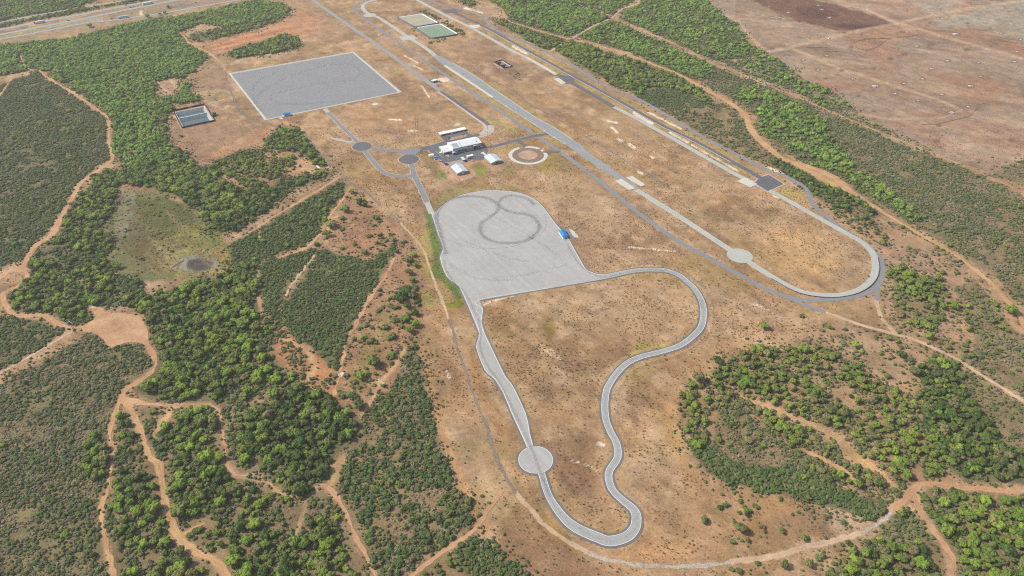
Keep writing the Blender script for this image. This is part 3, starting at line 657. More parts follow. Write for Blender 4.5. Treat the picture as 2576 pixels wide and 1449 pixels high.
zone('wood at the top of the bare field', [(482, 87), (500, 80), (527, 77), (560, 70), (600, 64), (644, 62), (690, 52), (720, 42), (700, 54), (640, 74), (580, 88), (550, 96), (500, 104), (484, 97)], SO1, WOOD(0.8, 'm', 4.2, (2.2, 3.4)))
zone('grove above the slip surface', [(569, 136), (600, 124), (640, 113), (680, 101), (735, 91), (750, 100), (752, 118), (740, 124), (700, 132), (650, 141), (600, 147), (576, 142)], SO1, WOOD(1, 'm', 4.0, (2.6, 4.0)))
zone('grove inside the old road bend', [(668, 352), (680, 338), (704, 320), (735, 322), (757, 335), (775, 355), (797, 385), (826, 414), (822, 422), (800, 422), (775, 400), (760, 382), (720, 382), (690, 378), (668, 370)], SO1, WOOD(1, 'm', 4.2, (2.4, 3.8)) + THK(0.7))
zone('olive grove below the bare slope', [(560, 400), (600, 388), (660, 376), (700, 380), (740, 392), (755, 392), (740, 405), (752, 412), (738, 424), (712, 434), (700, 448), (668, 470), (640, 490), (600, 470), (545, 440), (520, 420)], (170, 138, 108), [('T', 4.6, 2.4, 3.8, 0.72, 'l'), ('S', 5, 1, 1.8, 0.4, 's')])
zone('hedge strip below the bare slope', [(500, 425), (560, 400), (590, 390), (648, 376), (660, 383), (600, 398), (550, 412), (520, 432)], SO1, THK(0.9, 'd'))
zone('dark band of trees along the power line', [(836, 429), (838, 436), (800, 452), (752, 474), (700, 505), (660, 535), (625, 560), (595, 580), (545, 592), (525, 575), (545, 545), (580, 520), (600, 490), (640, 480), (690, 468), (720, 450), (770, 438)], SO1, [('T', 4.2, 2.4, 4.0, 0.85, 'd'), ('S', 3, 1.4, 2.2, 0.8, 'd')])
zone('wood above the dried pond', [(330, 425), (370, 408), (415, 412), (442, 395), (440, 368), (450, 372), (470, 395), (490, 432), (520, 424), (560, 445), (610, 480), (640, 490), (600, 530), (560, 560), (530, 580), (520, 548), (480, 520), (430, 490), (395, 480), (350, 468), (310, 458), (300, 440)], SO1, WOOD(0.98, 'm', 4.4, (2.8, 4.6)) + THK(0.5, 'd'))
zone('thicket in front of the power line', [(580, 618), (600, 604), (644, 580), (690, 553), (780, 500), (828, 472), (858, 452), (874, 466), (852, 500), (832, 530), (812, 562), (795, 588), (758, 618), (712, 634), (690, 645), (650, 655), (610, 672), (580, 660)], SO1, THK(1.0, 'd') + [('T', 8, 2.2, 3.6, 0.35, 'm')])
zone('triangular thicket between the red tracks', [(788, 660), (803, 630), (825, 624), (842, 634), (862, 644), (890, 652), (930, 656), (960, 640), (992, 612), (995, 625), (986, 648), (962, 690), (940, 722), (915, 765), (895, 800), (880, 840), (868, 870), (860, 900), (850, 940), (820, 910), (780, 870), (730, 840), (705, 800), (715, 760), (735, 735), (765, 690)], SO1, THK(0.97, 'd') + [('G', 5, 1, 1.8, 0.5, 'g')])
zone('thicket beside the dry gully', [(655, 668), (690, 652), (740, 640), (785, 628), (790, 638), (765, 668), (735, 705), (720, 735), (706, 775), (690, 800), (664, 790), (652, 740), (650, 700)], SO1, THK(0.95, 'd') + [('G', 5, 1, 1.8, 0.5, 'g')])
zone('tall dense wood in the middle', [(335, 770), (360, 745), (400, 738), (450, 718), (500, 704), (570, 690), (610, 672), (645, 660), (655, 740), (650, 800), (640, 850), (610, 880), (585, 930), (575, 985), (560, 1018), (530, 1010), (480, 1012), (430, 1012), (385, 1005), (335, 985), (345, 968), (372, 950), (395, 928), (400, 890), (385, 862), (380, 830), (370, 795), (352, 782)], SO3, [('T', 4.8, 2.2, 5.0, 0.97, 'm'), ('T', 7, 2.0, 3.4, 0.5, 'd'), ('S', 3.4, 1.2, 2.4, 0.8, 'd')])
zone('mixed wood below the red soil scrub', [(650, 745), (665, 800), (690, 815), (685, 850), (690, 900), (720, 925), (740, 960), (780, 985), (740, 1000), (690, 1005), (640, 1010), (610, 1030), (600, 1080), (620, 1130), (660, 1190), (640, 1192), (600, 1190), (578, 1165), (574, 1120), (562, 1080), (560, 1020), (580, 940), (612, 882), (642, 850)], SO2, [('T', 5.6, 2.0, 4.6, 0.78, 'm'), ('S', 2.6, 0.9, 2.2, 0.85, 's'), ('G', 4.5, 0.9, 1.7, 0.5, 'g')])
zone('dark wood above the winding footpath', [(780, 985), (830, 1005), (880, 1030), (912, 1050), (900, 1095), (880, 1120), (845, 1140), (835, 1190), (820, 1218), (790, 1220), (745, 1240), (710, 1236), (680, 1212), (660, 1190), (620, 1130), (600, 1080), (612, 1030), (640, 1012), (700, 1005), (745, 1000)], SO3, [('T', 4.8, 2.2, 4.8, 0.95, 'd'), ('T', 8, 2.0, 3.6, 0.5, 'm'), ('S', 3.2, 1.2, 2.4, 0.9, 'd')])
zone('wood around the dried pond', [(20, 742), (60, 708), (78, 690), (72, 660), (95, 628), (130, 602), (160, 570), (180, 530), (198, 495), (222, 470), (236, 445), (268, 424), (300, 436), (308, 460), (298, 488), (272, 540), (262, 580), (285, 590), (272, 640), (288, 690), (330, 705), (360, 712), (372, 730), (335, 745), (310, 765), (262, 775), (236, 770), (218, 772), (225, 792), (205, 815), (170, 818), (148, 805), (130, 784), (95, 783), (50, 785), (28, 768)], SO3, [('T', 5.2, 2.6, 4.6, 0.78, 'm'), ('S', 3.2, 1.4, 2.4, 0.85, 'd'), ('G', 5, 1, 1.8, 0.45, 'g')])
zone('scrub at the left edge above the ditch', [(-30, 800), (35, 796), (90, 806), (125, 820), (165, 832), (120, 862), (60, 898), (-30, 950)], SO3, THK(0.88) + [('G', 4, 1.0, 1.9, 0.5, 'g')])
zone('wide scrub in the lower left', [(-30, 985), (60, 935), (140, 890), (205, 850), (222, 832), (240, 842), (256, 855), (275, 878), (312, 868), (350, 866), (368, 888), (384, 915), (372, 935), (340, 952), (302, 985), (288, 1030), (270, 1080), (266, 1120), (272, 1170), (264, 1220), (250, 1270), (245, 1310), (255, 1360), (262, 1400), (276, 1470), (-30, 1470)], (126, 118, 88), [('S', 2.15, 0.55, 1.75, 0.84, 's'), ('G', 2.4, 0.6, 1.5, 0.85, 'g'), ('T', 17, 2.0, 3.2, 0.35, 'm')])
zone('trees left of the first dirt fork', [(205, 1120), (235, 1090), (268, 1100), (274, 1160), (262, 1200), (235, 1205), (205, 1185)], SO3, WOOD(0.95, 'm', 4.4, (3.0, 4.6)))
zone('trees between the two sandy tracks', [(300, 1042), (316, 1040), (330, 1060), (352, 1105), (368, 1150), (390, 1185), (395, 1240), (410, 1300), (428, 1350), (460, 1392), (530, 1422), (560, 1470), (292, 1470), (275, 1350), (266, 1310), (270, 1260), (286, 1200), (290, 1150), (296, 1110), (288, 1080)], SO2, [('T', 6.2, 2.6, 4.6, 0.66, 'm'), ('S', 3.0, 1.2, 2.2, 0.75, 's'), ('G', 4, 1, 1.8, 0.5, 'g')])
zone('trees beside the winding footpath', [(345, 1050), (360, 1030), (395, 1026), (400, 1060), (390, 1100), (408, 1130), (430, 1150), (418, 1180), (395, 1160), (378, 1130), (362, 1090)], SO2, THK(0.85, 'd') + [('T', 7, 2.2, 3.4, 0.5, 'm')])
zone('dense wood in the lower middle', [(440, 1030), (480, 1028), (520, 1022), (540, 1034), (548, 1060), (550, 1090), (562, 1135), (566, 1170), (585, 1200), (640, 1205), (690, 1236), (745, 1254), (790, 1238), (815, 1232), (830, 1250), (850, 1280), (865, 1320), (890, 1380), (925, 1470), (590, 1470), (560, 1415), (545, 1398), (510, 1382), (470, 1352), (455, 1320), (450, 1310), (520, 1322), (515, 1305), (460, 1315), (440, 1290), (425, 1250), (420, 1210), (425, 1160), (405, 1120), (410, 1075)], SO2, [('T', 5.6, 2.0, 5.0, 0.68, 'm'), ('T', 9, 2.0, 3.2, 0.5, 'l'), ('S', 2.7, 0.8, 2.2, 0.8, 's'), ('G', 4, 0.8, 1.6, 0.5, 'g')])
zone('scrub in the lower middle', [(912, 1052), (940, 1010), (970, 985), (1000, 955), (1020, 910), (1030, 880), (1048, 868), (1056, 905), (1066, 950), (1078, 1000), (1092, 1050), (1100, 1090), (1112, 1130), (1130, 1170), (1150, 1220), (1180, 1280), (1196, 1302), (1180, 1325), (1140, 1352), (1090, 1385), (1050, 1415), (1000, 1470), (955, 1470), (925, 1395), (900, 1350), (878, 1300), (865, 1262), (842, 1235), (838, 1190), (850, 1140), (885, 1120)], SO2, [('S', 2.4, 0.8, 2.4, 0.82, 'd'), ('G', 2.8, 0.7, 1.7, 0.75, 'g'), ('T', 15, 2.2, 3.2, 0.35, 'm')])
zone('thicket in the bottom middle', [(1150, 1385), (1165, 1365), (1185, 1355), (1215, 1362), (1245, 1380), (1285, 1420), (1330, 1470), (1190, 1470), (1160, 1420)], SO1, THK(0.97, 'd') + [('G', 5, 1, 1.8, 0.5, 'g')])
zone('trees at the bottom edge', [(1060, 1440), (1090, 1412), (1120, 1392), (1145, 1385), (1160, 1420), (1185, 1470), (1040, 1470)], SO2, [('T', 6, 2.2, 3.6, 0.6, 'l'), ('S', 5, 1, 1.8, 0.4, 's')])
zone('red soil scrub', [(690, 815), (705, 805), (730, 845), (780, 875), (820, 915), (850, 945), (845, 1000), (800, 985), (760, 970), (735, 930), (700, 905), (692, 860)], (178, 128, 96), [('S', 3.6, 1.2, 2.3, 0.72, 's'), ('G', 5, 1, 1.8, 0.4, 'g')])
zone('open slope with scattered bushes', [(878, 490), (900, 480), (930, 500), (960, 535), (1000, 600), (1045, 630), (1060, 700), (1055, 800), (1048, 860), (1030, 870), (1000, 940), (950, 1000), (905, 1040), (860, 1010), (852, 950), (868, 880), (905, 800), (965, 700), (998, 630), (995, 605), (960, 632), (930, 650), (880, 640), (840, 622), (800, 615), (820, 570), (850, 530)], None, [('S', 5.0, 0.9, 2.2, 0.5, 's'), ('T', 14, 2.2, 3.6, 0.4, 'm'), ('G', 6, 0.8, 1.6, 0.4, 'g')])
# right half
zone('wood at the top beyond the orange track', [(1205, -20), (1440, -20), (1490, 20), (1532, 46), (1512, 56), (1488, 64), (1456, 82), (1430, 92), (1380, 80), (1320, 62), (1290, 54), (1276, 38), (1266, 18)], SO1, [('T', 4.6, 2.5, 4.0, 0.86, 'p'), ('S', 3.2, 1.4, 2.2, 0.8, 's')])
zone('wood between the orange track and the service road', [(1236, 48), (1262, 52), (1300, 68), (1360, 86), (1415, 102), (1402, 114), (1384, 127), (1368, 126), (1335, 108), (1300, 88), (1280, 72), (1262, 62)], SO1, WOOD(0.92, 'm', 4.2, (2.3, 3.6)))
zone('top scrub', [(1145, -15), (1190, -5), (1195, 12), (1185, 18), (1165, 8)], SO1, WOOD(0.9, 'm', 4.2, (2.3, 3.6)))
zone('wood in the top middle', [(1440, -20), (1600, -20), (1596, 6), (1572, 16), (1552, 24), (1546, 40), (1500, 22)], SO1, [('T', 4.6, 2.4, 3.8, 0.8, 'p'), ('S', 3.2, 1.4, 2.2, 0.8, 's')])
zone('large wood beside the bare field', [(1560, 40), (1570, 26), (1604, 16), (1620, -20), (1770, -20), (1790, 20), (1845, 56), (1870, 88), (1895, 118), (1925, 135), (1870, 148), (1800, 152), (1740, 128), (1690, 102), (1620, 72), (1560, 48)], SO1, [('T', 4.8, 2.3, 3.8, 0.74, 'p'), ('S', 3.2, 1.4, 2.2, 0.8, 's'), ('G', 4.5, 1.2, 2.0, 0.6, 'g')])
zone('wood below the diagonal track', [(1458, 92), (1495, 70), (1532, 54), (1560, 60), (1620, 88), (1700, 124), (1750, 146), (1790, 164), (1790, 190), (1750, 200), (1700, 180), (1640, 155), (1590, 134), (1520, 114), (1462, 98)], SO1, [('T', 4.8, 2.3, 3.8, 0.7, 'p'), ('S', 2.8, 1.3, 2.1, 0.9, 's')])
zone('long grey green scrub right', [(1730, 185), (1790, 164), (1870, 196), (1960, 232), (2080, 284), (2200, 335), (2300, 376), (2400, 416), (2500, 460), (2600, 506), (2600, 790), (2576, 770), (2530, 715), (2480, 680), (2430, 645), (2350, 598), (2290, 560), (2230, 525), (2185, 500), (2140, 462), (2090, 440), (2030, 412), (1970, 380), (1918, 340), (1905, 300), (1880, 270), (1820, 238), (1770, 212)], SO2, [('S', 3.0, 1.2, 2.1, 0.80, 's'), ('G', 3.0, 1.1, 2.0, 0.72, 'g'), ('T', 16, 2, 3.2, 0.2, 'm')])
zone('scrub strip between the diagonal track and the bare field', [(1800, 152), (1870, 150), (1925, 138), (1960, 154), (1995, 176), (2024, 196), (2062, 217), (2107, 242), (2135, 268), (2164, 290), (2210, 320), (2257, 344), (2330, 378), (2290, 360), (2232, 334), (2157, 304), (2082, 272), (2007, 239), (1932, 209), (1875, 187), (1830, 168)], (150, 138, 112), [('T', 6.5, 2.2, 3.8, 0.5, 'p'), ('S', 3.0, 1.0, 2.0, 0.7, 's'), ('G', 3.4, 1.0, 1.9, 0.7, 'g')])
zone('green belt above the orange track', [(1900, 215), (1960, 238), (2030, 268), (2070, 300), (2080, 340), (2110, 360), (2130, 400), (2170, 440), (2230, 480), (2300, 520), (2310, 545), (2290, 555), (2230, 512), (2180, 480), (2130, 450), (2080, 430), (2030, 408), (1975, 378), (1925, 340), (1910, 300), (1885, 268), (1850, 245), (1862, 225)], SO1, [('T', 5.2, 2.5, 4.2, 0.80, 'p'), ('S', 3, 1.3, 2.2, 0.7, 'd')])
zone('wood inside the orange track', [(1396, 126), (1420, 112), (1440, 102), (1500, 122), (1580, 146), (1640, 170), (1690, 190), (1740, 216), (1790, 244), (1780, 262), (1740, 240), (1690, 222), (1640, 222), (1610, 240), (1560, 222), (1520, 200), (1480, 178), (1430, 150)], SO1, WOOD(0.92, 'm', 4.4, (2.6, 4.2)))
zone('dark thicket inside the orange track', [(1598, 240), (1640, 222), (1690, 222), (1740, 240), (1780, 260), (1760, 272), (1700, 272), (1650, 266), (1610, 252)], SO1, THK(0.95, 'd'))
zone('thin scrub along the service road', [(1640, 268), (1780, 265), (1820, 262), (1860, 288), (1878, 325), (1895, 352), (1925, 385), (1940, 402), (1900, 402), (1830, 370), (1760, 330), (1700, 298)], SO2, [('S', 3.2, 1.1, 2.0, 0.62, 's'), ('G', 4.5, 1, 1.8, 0.5, 'g'), ('T', 12, 2, 3.2, 0.35, 'm')])
zone('hedge of trees below the orange clearing', [(1934, 412), (1940, 394), (1965, 400), (2020, 432), (2075, 462), (2120, 480), (2150, 494), (2180, 515), (2216, 545), (2190, 545), (2160, 520), (2130, 530), (2190, 556), (2170, 552), (2110, 525), (2050, 495), (2010, 470), (1985, 445)], SO1, WOOD(0.95, 'd', 4.2, (2.4, 3.8)) + THK(0.6, 'd'))
zone('scattered bushes right of the oval', [(2050, 505), (2090, 510), (2160, 550), (2215, 550), (2280, 580), (2360, 622), (2420, 662), (2470, 705), (2510, 750), (2545, 800), (2600, 880), (2600, 1010), (2540, 975), (2480, 940), (2430, 908), (2370, 880), (2300, 846), (2262, 832), (2232, 800), (2225, 760), (2236, 720), (2236, 680), (2225, 640), (2190, 605), (2140, 570), (2090, 540)], (176, 142, 116), [('S', 4.6, 0.9, 2.2, 0.55, 's'), ('T', 11, 2.2, 3.6, 0.40, 'l'), ('G', 6, .8, 1.7, 0.4, 'g')])
zone('clump of bright trees right of the oval bend', [(2240, 690), (2270, 670), (2300, 690), (2350, 700), (2380, 735), (2350, 760), (2362, 800), (2345, 835), (2300, 828), (2262, 800), (2246, 760), (2250, 725)], SO2, [('T', 5.4, 2.4, 4.2, 0.72, 'l'), ('S', 4, 1, 2, 0.5, 's')])
zone('grey scrub at the right edge', [(2400, 730), (2450, 700), (2500, 760), (2540, 815), (2600, 890), (2600, 1010), (2500, 950), (2440, 915), (2455, 860), (2440, 800)], SO2, [('G', 3.8, 1.0, 1.9, 0.6, 'g'), ('S', 3.8, 1.0, 2.0, 0.6, 's')])
zone('bushes above the lower right wood', [(2100, 812), (2160, 826), (2220, 845), (2290, 862), (2350, 890), (2400, 920), (2330, 925), (2280, 960), (2220, 960), (2180, 900), (2140, 875), (2060, 870), (2030, 850)], (176, 142, 116), [('S', 4.6, 0.9, 2.2, 0.55, 's'), ('T', 10, 2.0, 3.4, 0.42, 'l'), ('G', 6, .8, 1.7, 0.4, 'g')])
zone('wood in the lower right', [(1708, 1000), (1718, 975), (1745, 958), (1775, 960), (1800, 930), (1832, 905), (1870, 888), (1890, 870), (1930, 872), (1985, 878), (2030, 850), (2075, 870), (2150, 895), (2180, 930), (2240, 980), (2310, 1000), (2370, 1040), (2450, 1100), (2400, 1205), (2330, 1215), (2290, 1222), (2262, 1262), (2230, 1280), (2160, 1240), (2090, 1210), (2040, 1150), (1990, 1130), (1900, 1060), (1860, 1000), (1830, 1000), (1800, 1050), (1790, 1110), (1750, 1120), (1722, 1090), (1712, 1040)], (168, 136, 106), [('T', 5.8, 2.4, 4.2, 0.74, 'l'), ('T', 9, 2.2, 3.4, 0.5, 'm'), ('S', 2.8, 0.9, 1.9, 0.7, 's'), ('G', 3.6, 0.8, 1.6, 0.5, 'g')])
zone('open scrub in the lower right wood', [(1790, 1110), (1800, 1050), (1830, 1000), (1860, 1000), (1900, 1060), (1990, 1130), (2040, 1150), (2090, 1210), (2120, 1245), (2020, 1210), (1920, 1190), (1840, 1170), (1770, 1140)], SO2, [('S', 3.0, 1.0, 2.1, 0.72, 's'), ('G', 3.4, 1.0, 1.8, 0.6, 'g'), ('T', 12, 2.0, 3.2, 0.4, 'l')])
zone('dark wood near the pale track', [(2312, 925), (2350, 912), (2395, 912), (2412, 940), (2420, 985), (2445, 1010), (2470, 1060), (2520, 1110), (2600, 1160), (2600, 1222), (2520, 1216), (2440, 1210), (2400, 1195), (2360, 1140), (2330, 1080), (2330, 1010), (2320, 965)], SO3, [('T', 4.8, 2.6, 4.4, 0.92, 'd'), ('S', 3, 1.3, 2.3, 0.8, 'd')])
zone('scrub right of the pale track', [(2412, 925), (2460, 950), (2520, 985), (2600, 1040), (2600, 1160), (2520, 1110), (2470, 1060), (2445, 1010), (2422, 985)], SO2, [('S', 3.4, 1.0, 2.0, 0.65, 's'), ('G', 4, 1.0, 1.8, 0.55, 'g')])
zone('dark hedge in the lower right', [(1740, 1128), (1752, 1112), (1790, 1128), (1830, 1160), (1900, 1182), (1960, 1190), (2040, 1205), (2110, 1230), (2170, 1248), (2218, 1258), (2232, 1280), (2224, 1298), (2200, 1305), (2140, 1290), (2080, 1275), (2010, 1258), (1950, 1240), (1880, 1226), (1820, 1212), (1778, 1190), (1756, 1160)], SO3, [('S', 2.1, 1.4, 2.4, 1.0, 'd')])
zone('dry slope below the dark hedge', [(1800, 1215), (1880, 1232), (1960, 1248), (2060, 1278), (2140, 1300), (2150, 1330), (2080, 1355), (2000, 1378), (1920, 1392), (1850, 1390), (1830, 1330), (1808, 1270)], None, [('S', 5.2, 0.9, 2.0, 0.42, 's'), ('T', 13, 2.0, 3.2, 0.35, 'm')])
zone('wood in the bottom right corner', [(2312, 1240), (2340, 1226), (2400, 1234), (2470, 1242), (2600, 1250), (2600, 1470), (2402, 1470), (2404, 1412), (2384, 1372), (2356, 1332), (2334, 1300), (2318, 1270)], SO2, [('T', 5.4, 2.8, 4.8, 0.86, 'm'), ('T', 10, 2.4, 3.4, 0.5, 'l'), ('S', 3.2, 1.3, 2.3, 0.75, 's'), ('G', 5, 1, 1.8, 0.4, 'g')])
zone('trees below the gravel track', [(2235, 1300), (2262, 1290), (2292, 1290), (2312, 1310), (2345, 1352), (2378, 1400), (2380, 1440), (2376, 1470), (2080, 1470), (2100, 1425), (2130, 1400), (2170, 1375), (2205, 1345), (2225, 1322)], SO2, [('T', 6.2, 2.6, 4.6, 0.66, 'm'), ('S', 2.8, 1.1, 2.2, 0.8, 's'), ('G', 3.8, 1.0, 1.9, 0.6, 'g')])
zone('bushes on the bottom slope', [(1820, 1440), (1900, 1420), (1980, 1400), (2100, 1372), (2180, 1350), (2130, 1398), (2080, 1440), (2070, 1470), (1820, 1470)], None, [('S', 6, 1.0, 2.0, 0.4, 's'), ('T', 14, 2.0, 3.0, 0.4, 'm')])
if 0: zone('grey scrub on the far right', [(2330, 30), (2420, 10), (2600, -20), (2600, 90), (2500, 70), (2430, 90), (2370, 70)], (150, 140, 132), [('G', 4.4, 1.2, 2.0, 0.7, 'g'), ('S', 6, 1.2, 2.0, 0.4, 's')])
zone('scrub on the far right edge', [(2470, 440), (2530, 425), (2600, 400), (2600, 470), (2540, 455)], SO2, [('G', 4, 1.2, 2.0, 0.7, 'g'), ('S', 4, 1.2, 2.0, 0.6, 's')])
zone('weedy bed of the dried pond', [(290, 500), (330, 480), (430, 500), (520, 560), (575, 630), (560, 650), (470, 640), (430, 660), (440, 695), (310, 700), (262, 600)], None, [('G', 4.5, 0.5, 1.5, 0.45, 'g'), ('S', 8, 0.5, 1.6, 0.35, 's')])
zone('bushes round the evaporation ponds', [(1056, 28), (1070, 27), (1120, 48), (1170, 82), (1164, 90), (1135, 72), (1105, 55), (1075, 38)], None, [('S', 3.4, 1.6, 2.6, 0.7, 'd')])
zone('weeds under the evaporation ponds', [(1040, 72), (1052, 84), (1085, 102), (1120, 98), (1120, 104), (1082, 110), (1050, 98), (1034, 80)], None, [('S', 4, 1.2, 2.0, 0.5, 'd')])
zone('weeds near the small reservoir', [(1290, 178), (1320, 185), (1330, 196), (1310, 200), (1285, 190)], None, [('S', 6, 1.0, 1.8, 0.5, 's')])

TUFTS = [([(1225, 770), (1400, 735), (1500, 712), (1560, 695), (1690, 695), (1735, 725), (1758, 770), (1755, 815), (1735, 845), (1690, 865), (1600, 895), (1545, 935), (1515, 985), (1512, 1050), (1530, 1110), (1525, 1160), (1522, 1210), (1545, 1250), (1585, 1290), (1592, 1320), (1560, 1345), (1500, 1345), (1430, 1310), (1385, 1240), (1345, 1100), (1290, 960), (1235, 860)], 2.4, 0.46),
         ([(1570, 945), (1640, 910), (1730, 885), (1790, 830), (1800, 740), (1850, 720), (1990, 760), (2100, 830), (1900, 865), (1800, 920), (1700, 990), (1720, 1120), (1790, 1220), (1830, 1350), (1800, 1400), (1500, 1420), (1600, 1390), (1635, 1320), (1600, 1240), (1570, 1190), (1585, 1130), (1560, 1050)], 2.6, 0.40),
         ([(1065, 880), (1150, 860), (1200, 960), (1290, 1100), (1345, 1250), (1440, 1360), (1490, 1390), (1560, 1430), (1300, 1470), (1250, 1380), (1210, 1300), (1130, 1100)], 2.6, 0.42),
         ([(1640, 430), (1870, 480), (2140, 610), (2180, 660), (2150, 710), (2080, 725), (2000, 705), (1880, 640), (1650, 490)], 3.0, 0.42),
         ([(1400, 420), (1560, 540), (1760, 670), (1700, 680), (1500, 670), (1420, 570), (1370, 500)], 3.4, 0.25),
         ([(880, 440), (990, 460), (1050, 470), (1075, 520), (1060, 620), (960, 520)], 3.0, 0.40),
         ([(530, 250), (600, 275), (640, 300), (600, 330), (545, 330), (520, 300)], 3.4, 0.4),
         ([(1310, 440), (1420, 470), (1400, 560), (1330, 480)], 3.2, 0.3)]

# lone trees and bushes: (x, y, radius in picture points, label)
LONE = [
 (1920, 820, 13, 'tree', 'lone round green tree on dry grass at the right end of the loop road'),
 (1806, 909, 16, 'tree', 'lone dark tree on dry grass just above the lower right wood'),
 (1755, 952, 17, 'tree', 'lone round tree casting a shadow right of the winding track'),
 (1772, 1306, 13, 'shrub', 'lone leaning bush on dry grass right of the hairpin bend'),
 (1810, 1276, 8, 'shrub', 'small bright round bush below the dark hedge'),
 (1826, 1270, 8, 'shrub', 'bright round bush beside the small one below the dark hedge'),
 (1865, 1330, 16, 'tree', 'broad olive tree on the dry slope below the dark hedge'),
 (2017, 795, 7, 'shrub', 'small lone bush between the loop road and the oval exit'),
 (2150, 868, 13, 'tree', 'olive tree standing just below the pale track bend'),
 (2264, 892, 12, 'tree', 'dark round tree below the pale track, middle of three'),
 (2298, 936, 14, 'tree', 'big dark tree at the top of the dark wood'),
 (2337, 847, 12, 'tree', 'round tree on bare soil just above the pale track'),
 (2397, 770, 13, 'tree', 'round green tree right of the bright clump beside the oval'),
 (2370, 772, 12, 'tree', 'dull olive tree left of the round green tree beside the oval'),
 (2539, 782, 13, 'tree', 'green tree beside the orange track at the right edge'),
 (1964, 1066, 13, 'tree', 'bright round tree in the open scrub of the lower right wood'),
 (2057, 1402, 9, 'shrub', 'bright green bush right of the tall one below the dirt track'),
 (2034, 1417, 12, 'tree', 'tall bright bush-like tree below the dirt track at the bottom'),
 (1972, 1421, 12, 'tree', 'leftmost green tree below the dirt track at the bottom'),
 (2117, 1369, 6, 'shrub', 'small dark bush right under the dirt track'),
 (1840, 1431, 8, 'shrub', 'round bush at the end of the rocky track'),
 (1860, 1434, 9, 'shrub', 'larger round bush right of the one at the rocky track'),
 (226, 66, 6, 'tree', 'small lone tree between the highway and the pale wood'),
 (424, 19, 5, 'tree', 'lone tree beside the grey patch near the highway'),
 (372, 42, 7, 'tree', 'low lone tree under the pale slab near the highway'),
 (402, 36, 5, 'tree', 'left one of a pair of small trees beside the slip road'),
 (415, 33, 5, 'tree', 'right one of a pair of small trees beside the slip road'),
 (537, 288, 7, 'shrub', 'bush beside the right wall of the twin basin'),
 (456, 342, 5, 'shrub', 'small bush on bare soil below the twin basin'),
 (1029, 655, 12, 'tree', 'top tree of the row left of the yellow grass'),
 (1046, 667, 9, 'tree', 'small tree at the right of the top tree of the row'),
 (1029, 685, 12, 'tree', 'middle tree of the row left of the yellow grass'),
 (1037, 705, 9, 'tree', 'lower tree of the row left of the yellow grass'),
 (1044, 720, 9, 'shrub', 'lowest bush of the row left of the yellow grass'),
 (1020, 735, 17, 'tree', 'large tree of the dark group below the row'),
 (1006, 752, 13, 'tree', 'left tree of the dark group below the row'),
 (1026, 771, 14, 'tree', 'front tree of the dark group below the row'),
 (1038, 745, 13, 'tree', 'right tree of the dark group below the row'),
 (1046, 790, 10, 'tree', 'round tree below the dark group at the edge of the band'),
 (994, 804, 9, 'shrub', 'round bush left of the bright pair above the scrub'),
 (1044, 816, 13, 'tree', 'upper tree of the bright group above the scrub'),
 (1031, 831, 12, 'tree', 'lower tree of the bright group above the scrub'),
 (1020, 803, 10, 'tree', 'left tree of the bright group above the scrub'),
 (941, 912, 18, 'tree', 'wide yellow green tree on the open slope'),
 (909, 948, 14, 'tree', 'bright tree with small bushes beside the red track'),
 (904, 1018, 15, 'tree', 'dark round tree at the foot of the open slope'),
 (979, 850, 8, 'shrub', 'small bush in the middle of the open slope'),
 (971, 822, 11, 'shrub', 'pale bush above the small one on the open slope'),
 (894, 960, 7, 'shrub', 'small dark bush under the bright tree beside the red track'),
 (931, 857, 11, 'shrub', 'dull bush beside the red track, upper one of two'),
 (864, 992, 11, 'shrub', 'grey green bush at the bottom of the red track'),
 (884, 992, 11, 'shrub', 'grey green bush second from the bottom of the red track'),
 (828, 1002, 11, 'tree', 'dark pointed tree at the top corner of the dense wood'),
 (819, 555, 10, 'tree', 'green tree above the orange track left of the bend'),
 (834, 566, 13, 'tree', 'large green tree on the orange track bend'),
 (821, 590, 10, 'tree', 'green tree below the large one on the orange track'),
 (798, 614, 9, 'shrub', 'olive bush at the lower end of the orange track'),
 (906, 510, 9, 'tree', 'dark tree group top on the slope beside the old road'),
 (918, 516, 8, 'tree', 'dark tree right of the group top beside the old road'),
 (869, 528, 12, 'tree', 'tree at the top of the scattered slope'),
 (861, 548, 8, 'shrub', 'bush under the top tree of the scattered slope'),
 (884, 483, 8, 'tree', 'tree at the corner of the old road and the orange track'),
 (946, 548, 9, 'shrub', 'lone dark bush beside the broken old road'),
 (748, 330, 10, 'tree', 'rounded tree at the tip of the grove inside the road bend')]

# ------------------------------------------------------------------ the ground: one grid, colour of soil and grass per vertex
GX0, GX1, GY0, GY1, GS = -1240.0, 1240.0, 240.0, 1740.0, 1.7
nx = int((GX1 - GX0) / GS) + 1; ny = int((GY1 - GY0) / GS) + 1
GX1 = GX0 + (nx - 1) * GS; GY1 = GY0 + (ny - 1) * GS
gx, gy = np.meshgrid(GX0 + np.arange(nx) * GS, GY0 + np.arange(ny) * GS)
gx = gx.ravel(); gy = gy.ravel()
px_, py_ = proj(gx, gy)
def C3(c): return np.array(lin(c)) * np.array([1.0, 1.005, 0.90])
def blend(col, m, c): return col + (np.asarray(c) - col) * m[:, None]
A_ = AX
al = gx * math.cos(A_) + gy * math.sin(A_); ac = -gx * math.sin(A_) + gy * math.cos(A_)
n1 = fbm(gx, gy, 150, 1, 5); n2 = fbm(gx, gy, 60, 5, 5); n3 = fbm(gx, gy, 22, 9, 4); n4 = vn(gx, gy, 5, 3) * .5 + vn(gx, gy, 2.6, 4) * .5
ns = fbm(al / 3.2, ac, 12, 12, 4)
col = np.tile(C3((176, 144, 116)), (len(gx), 1))
col = blend(col, sm(0.38, 0.62, n1) * 0.8, C3((192, 158, 130)))
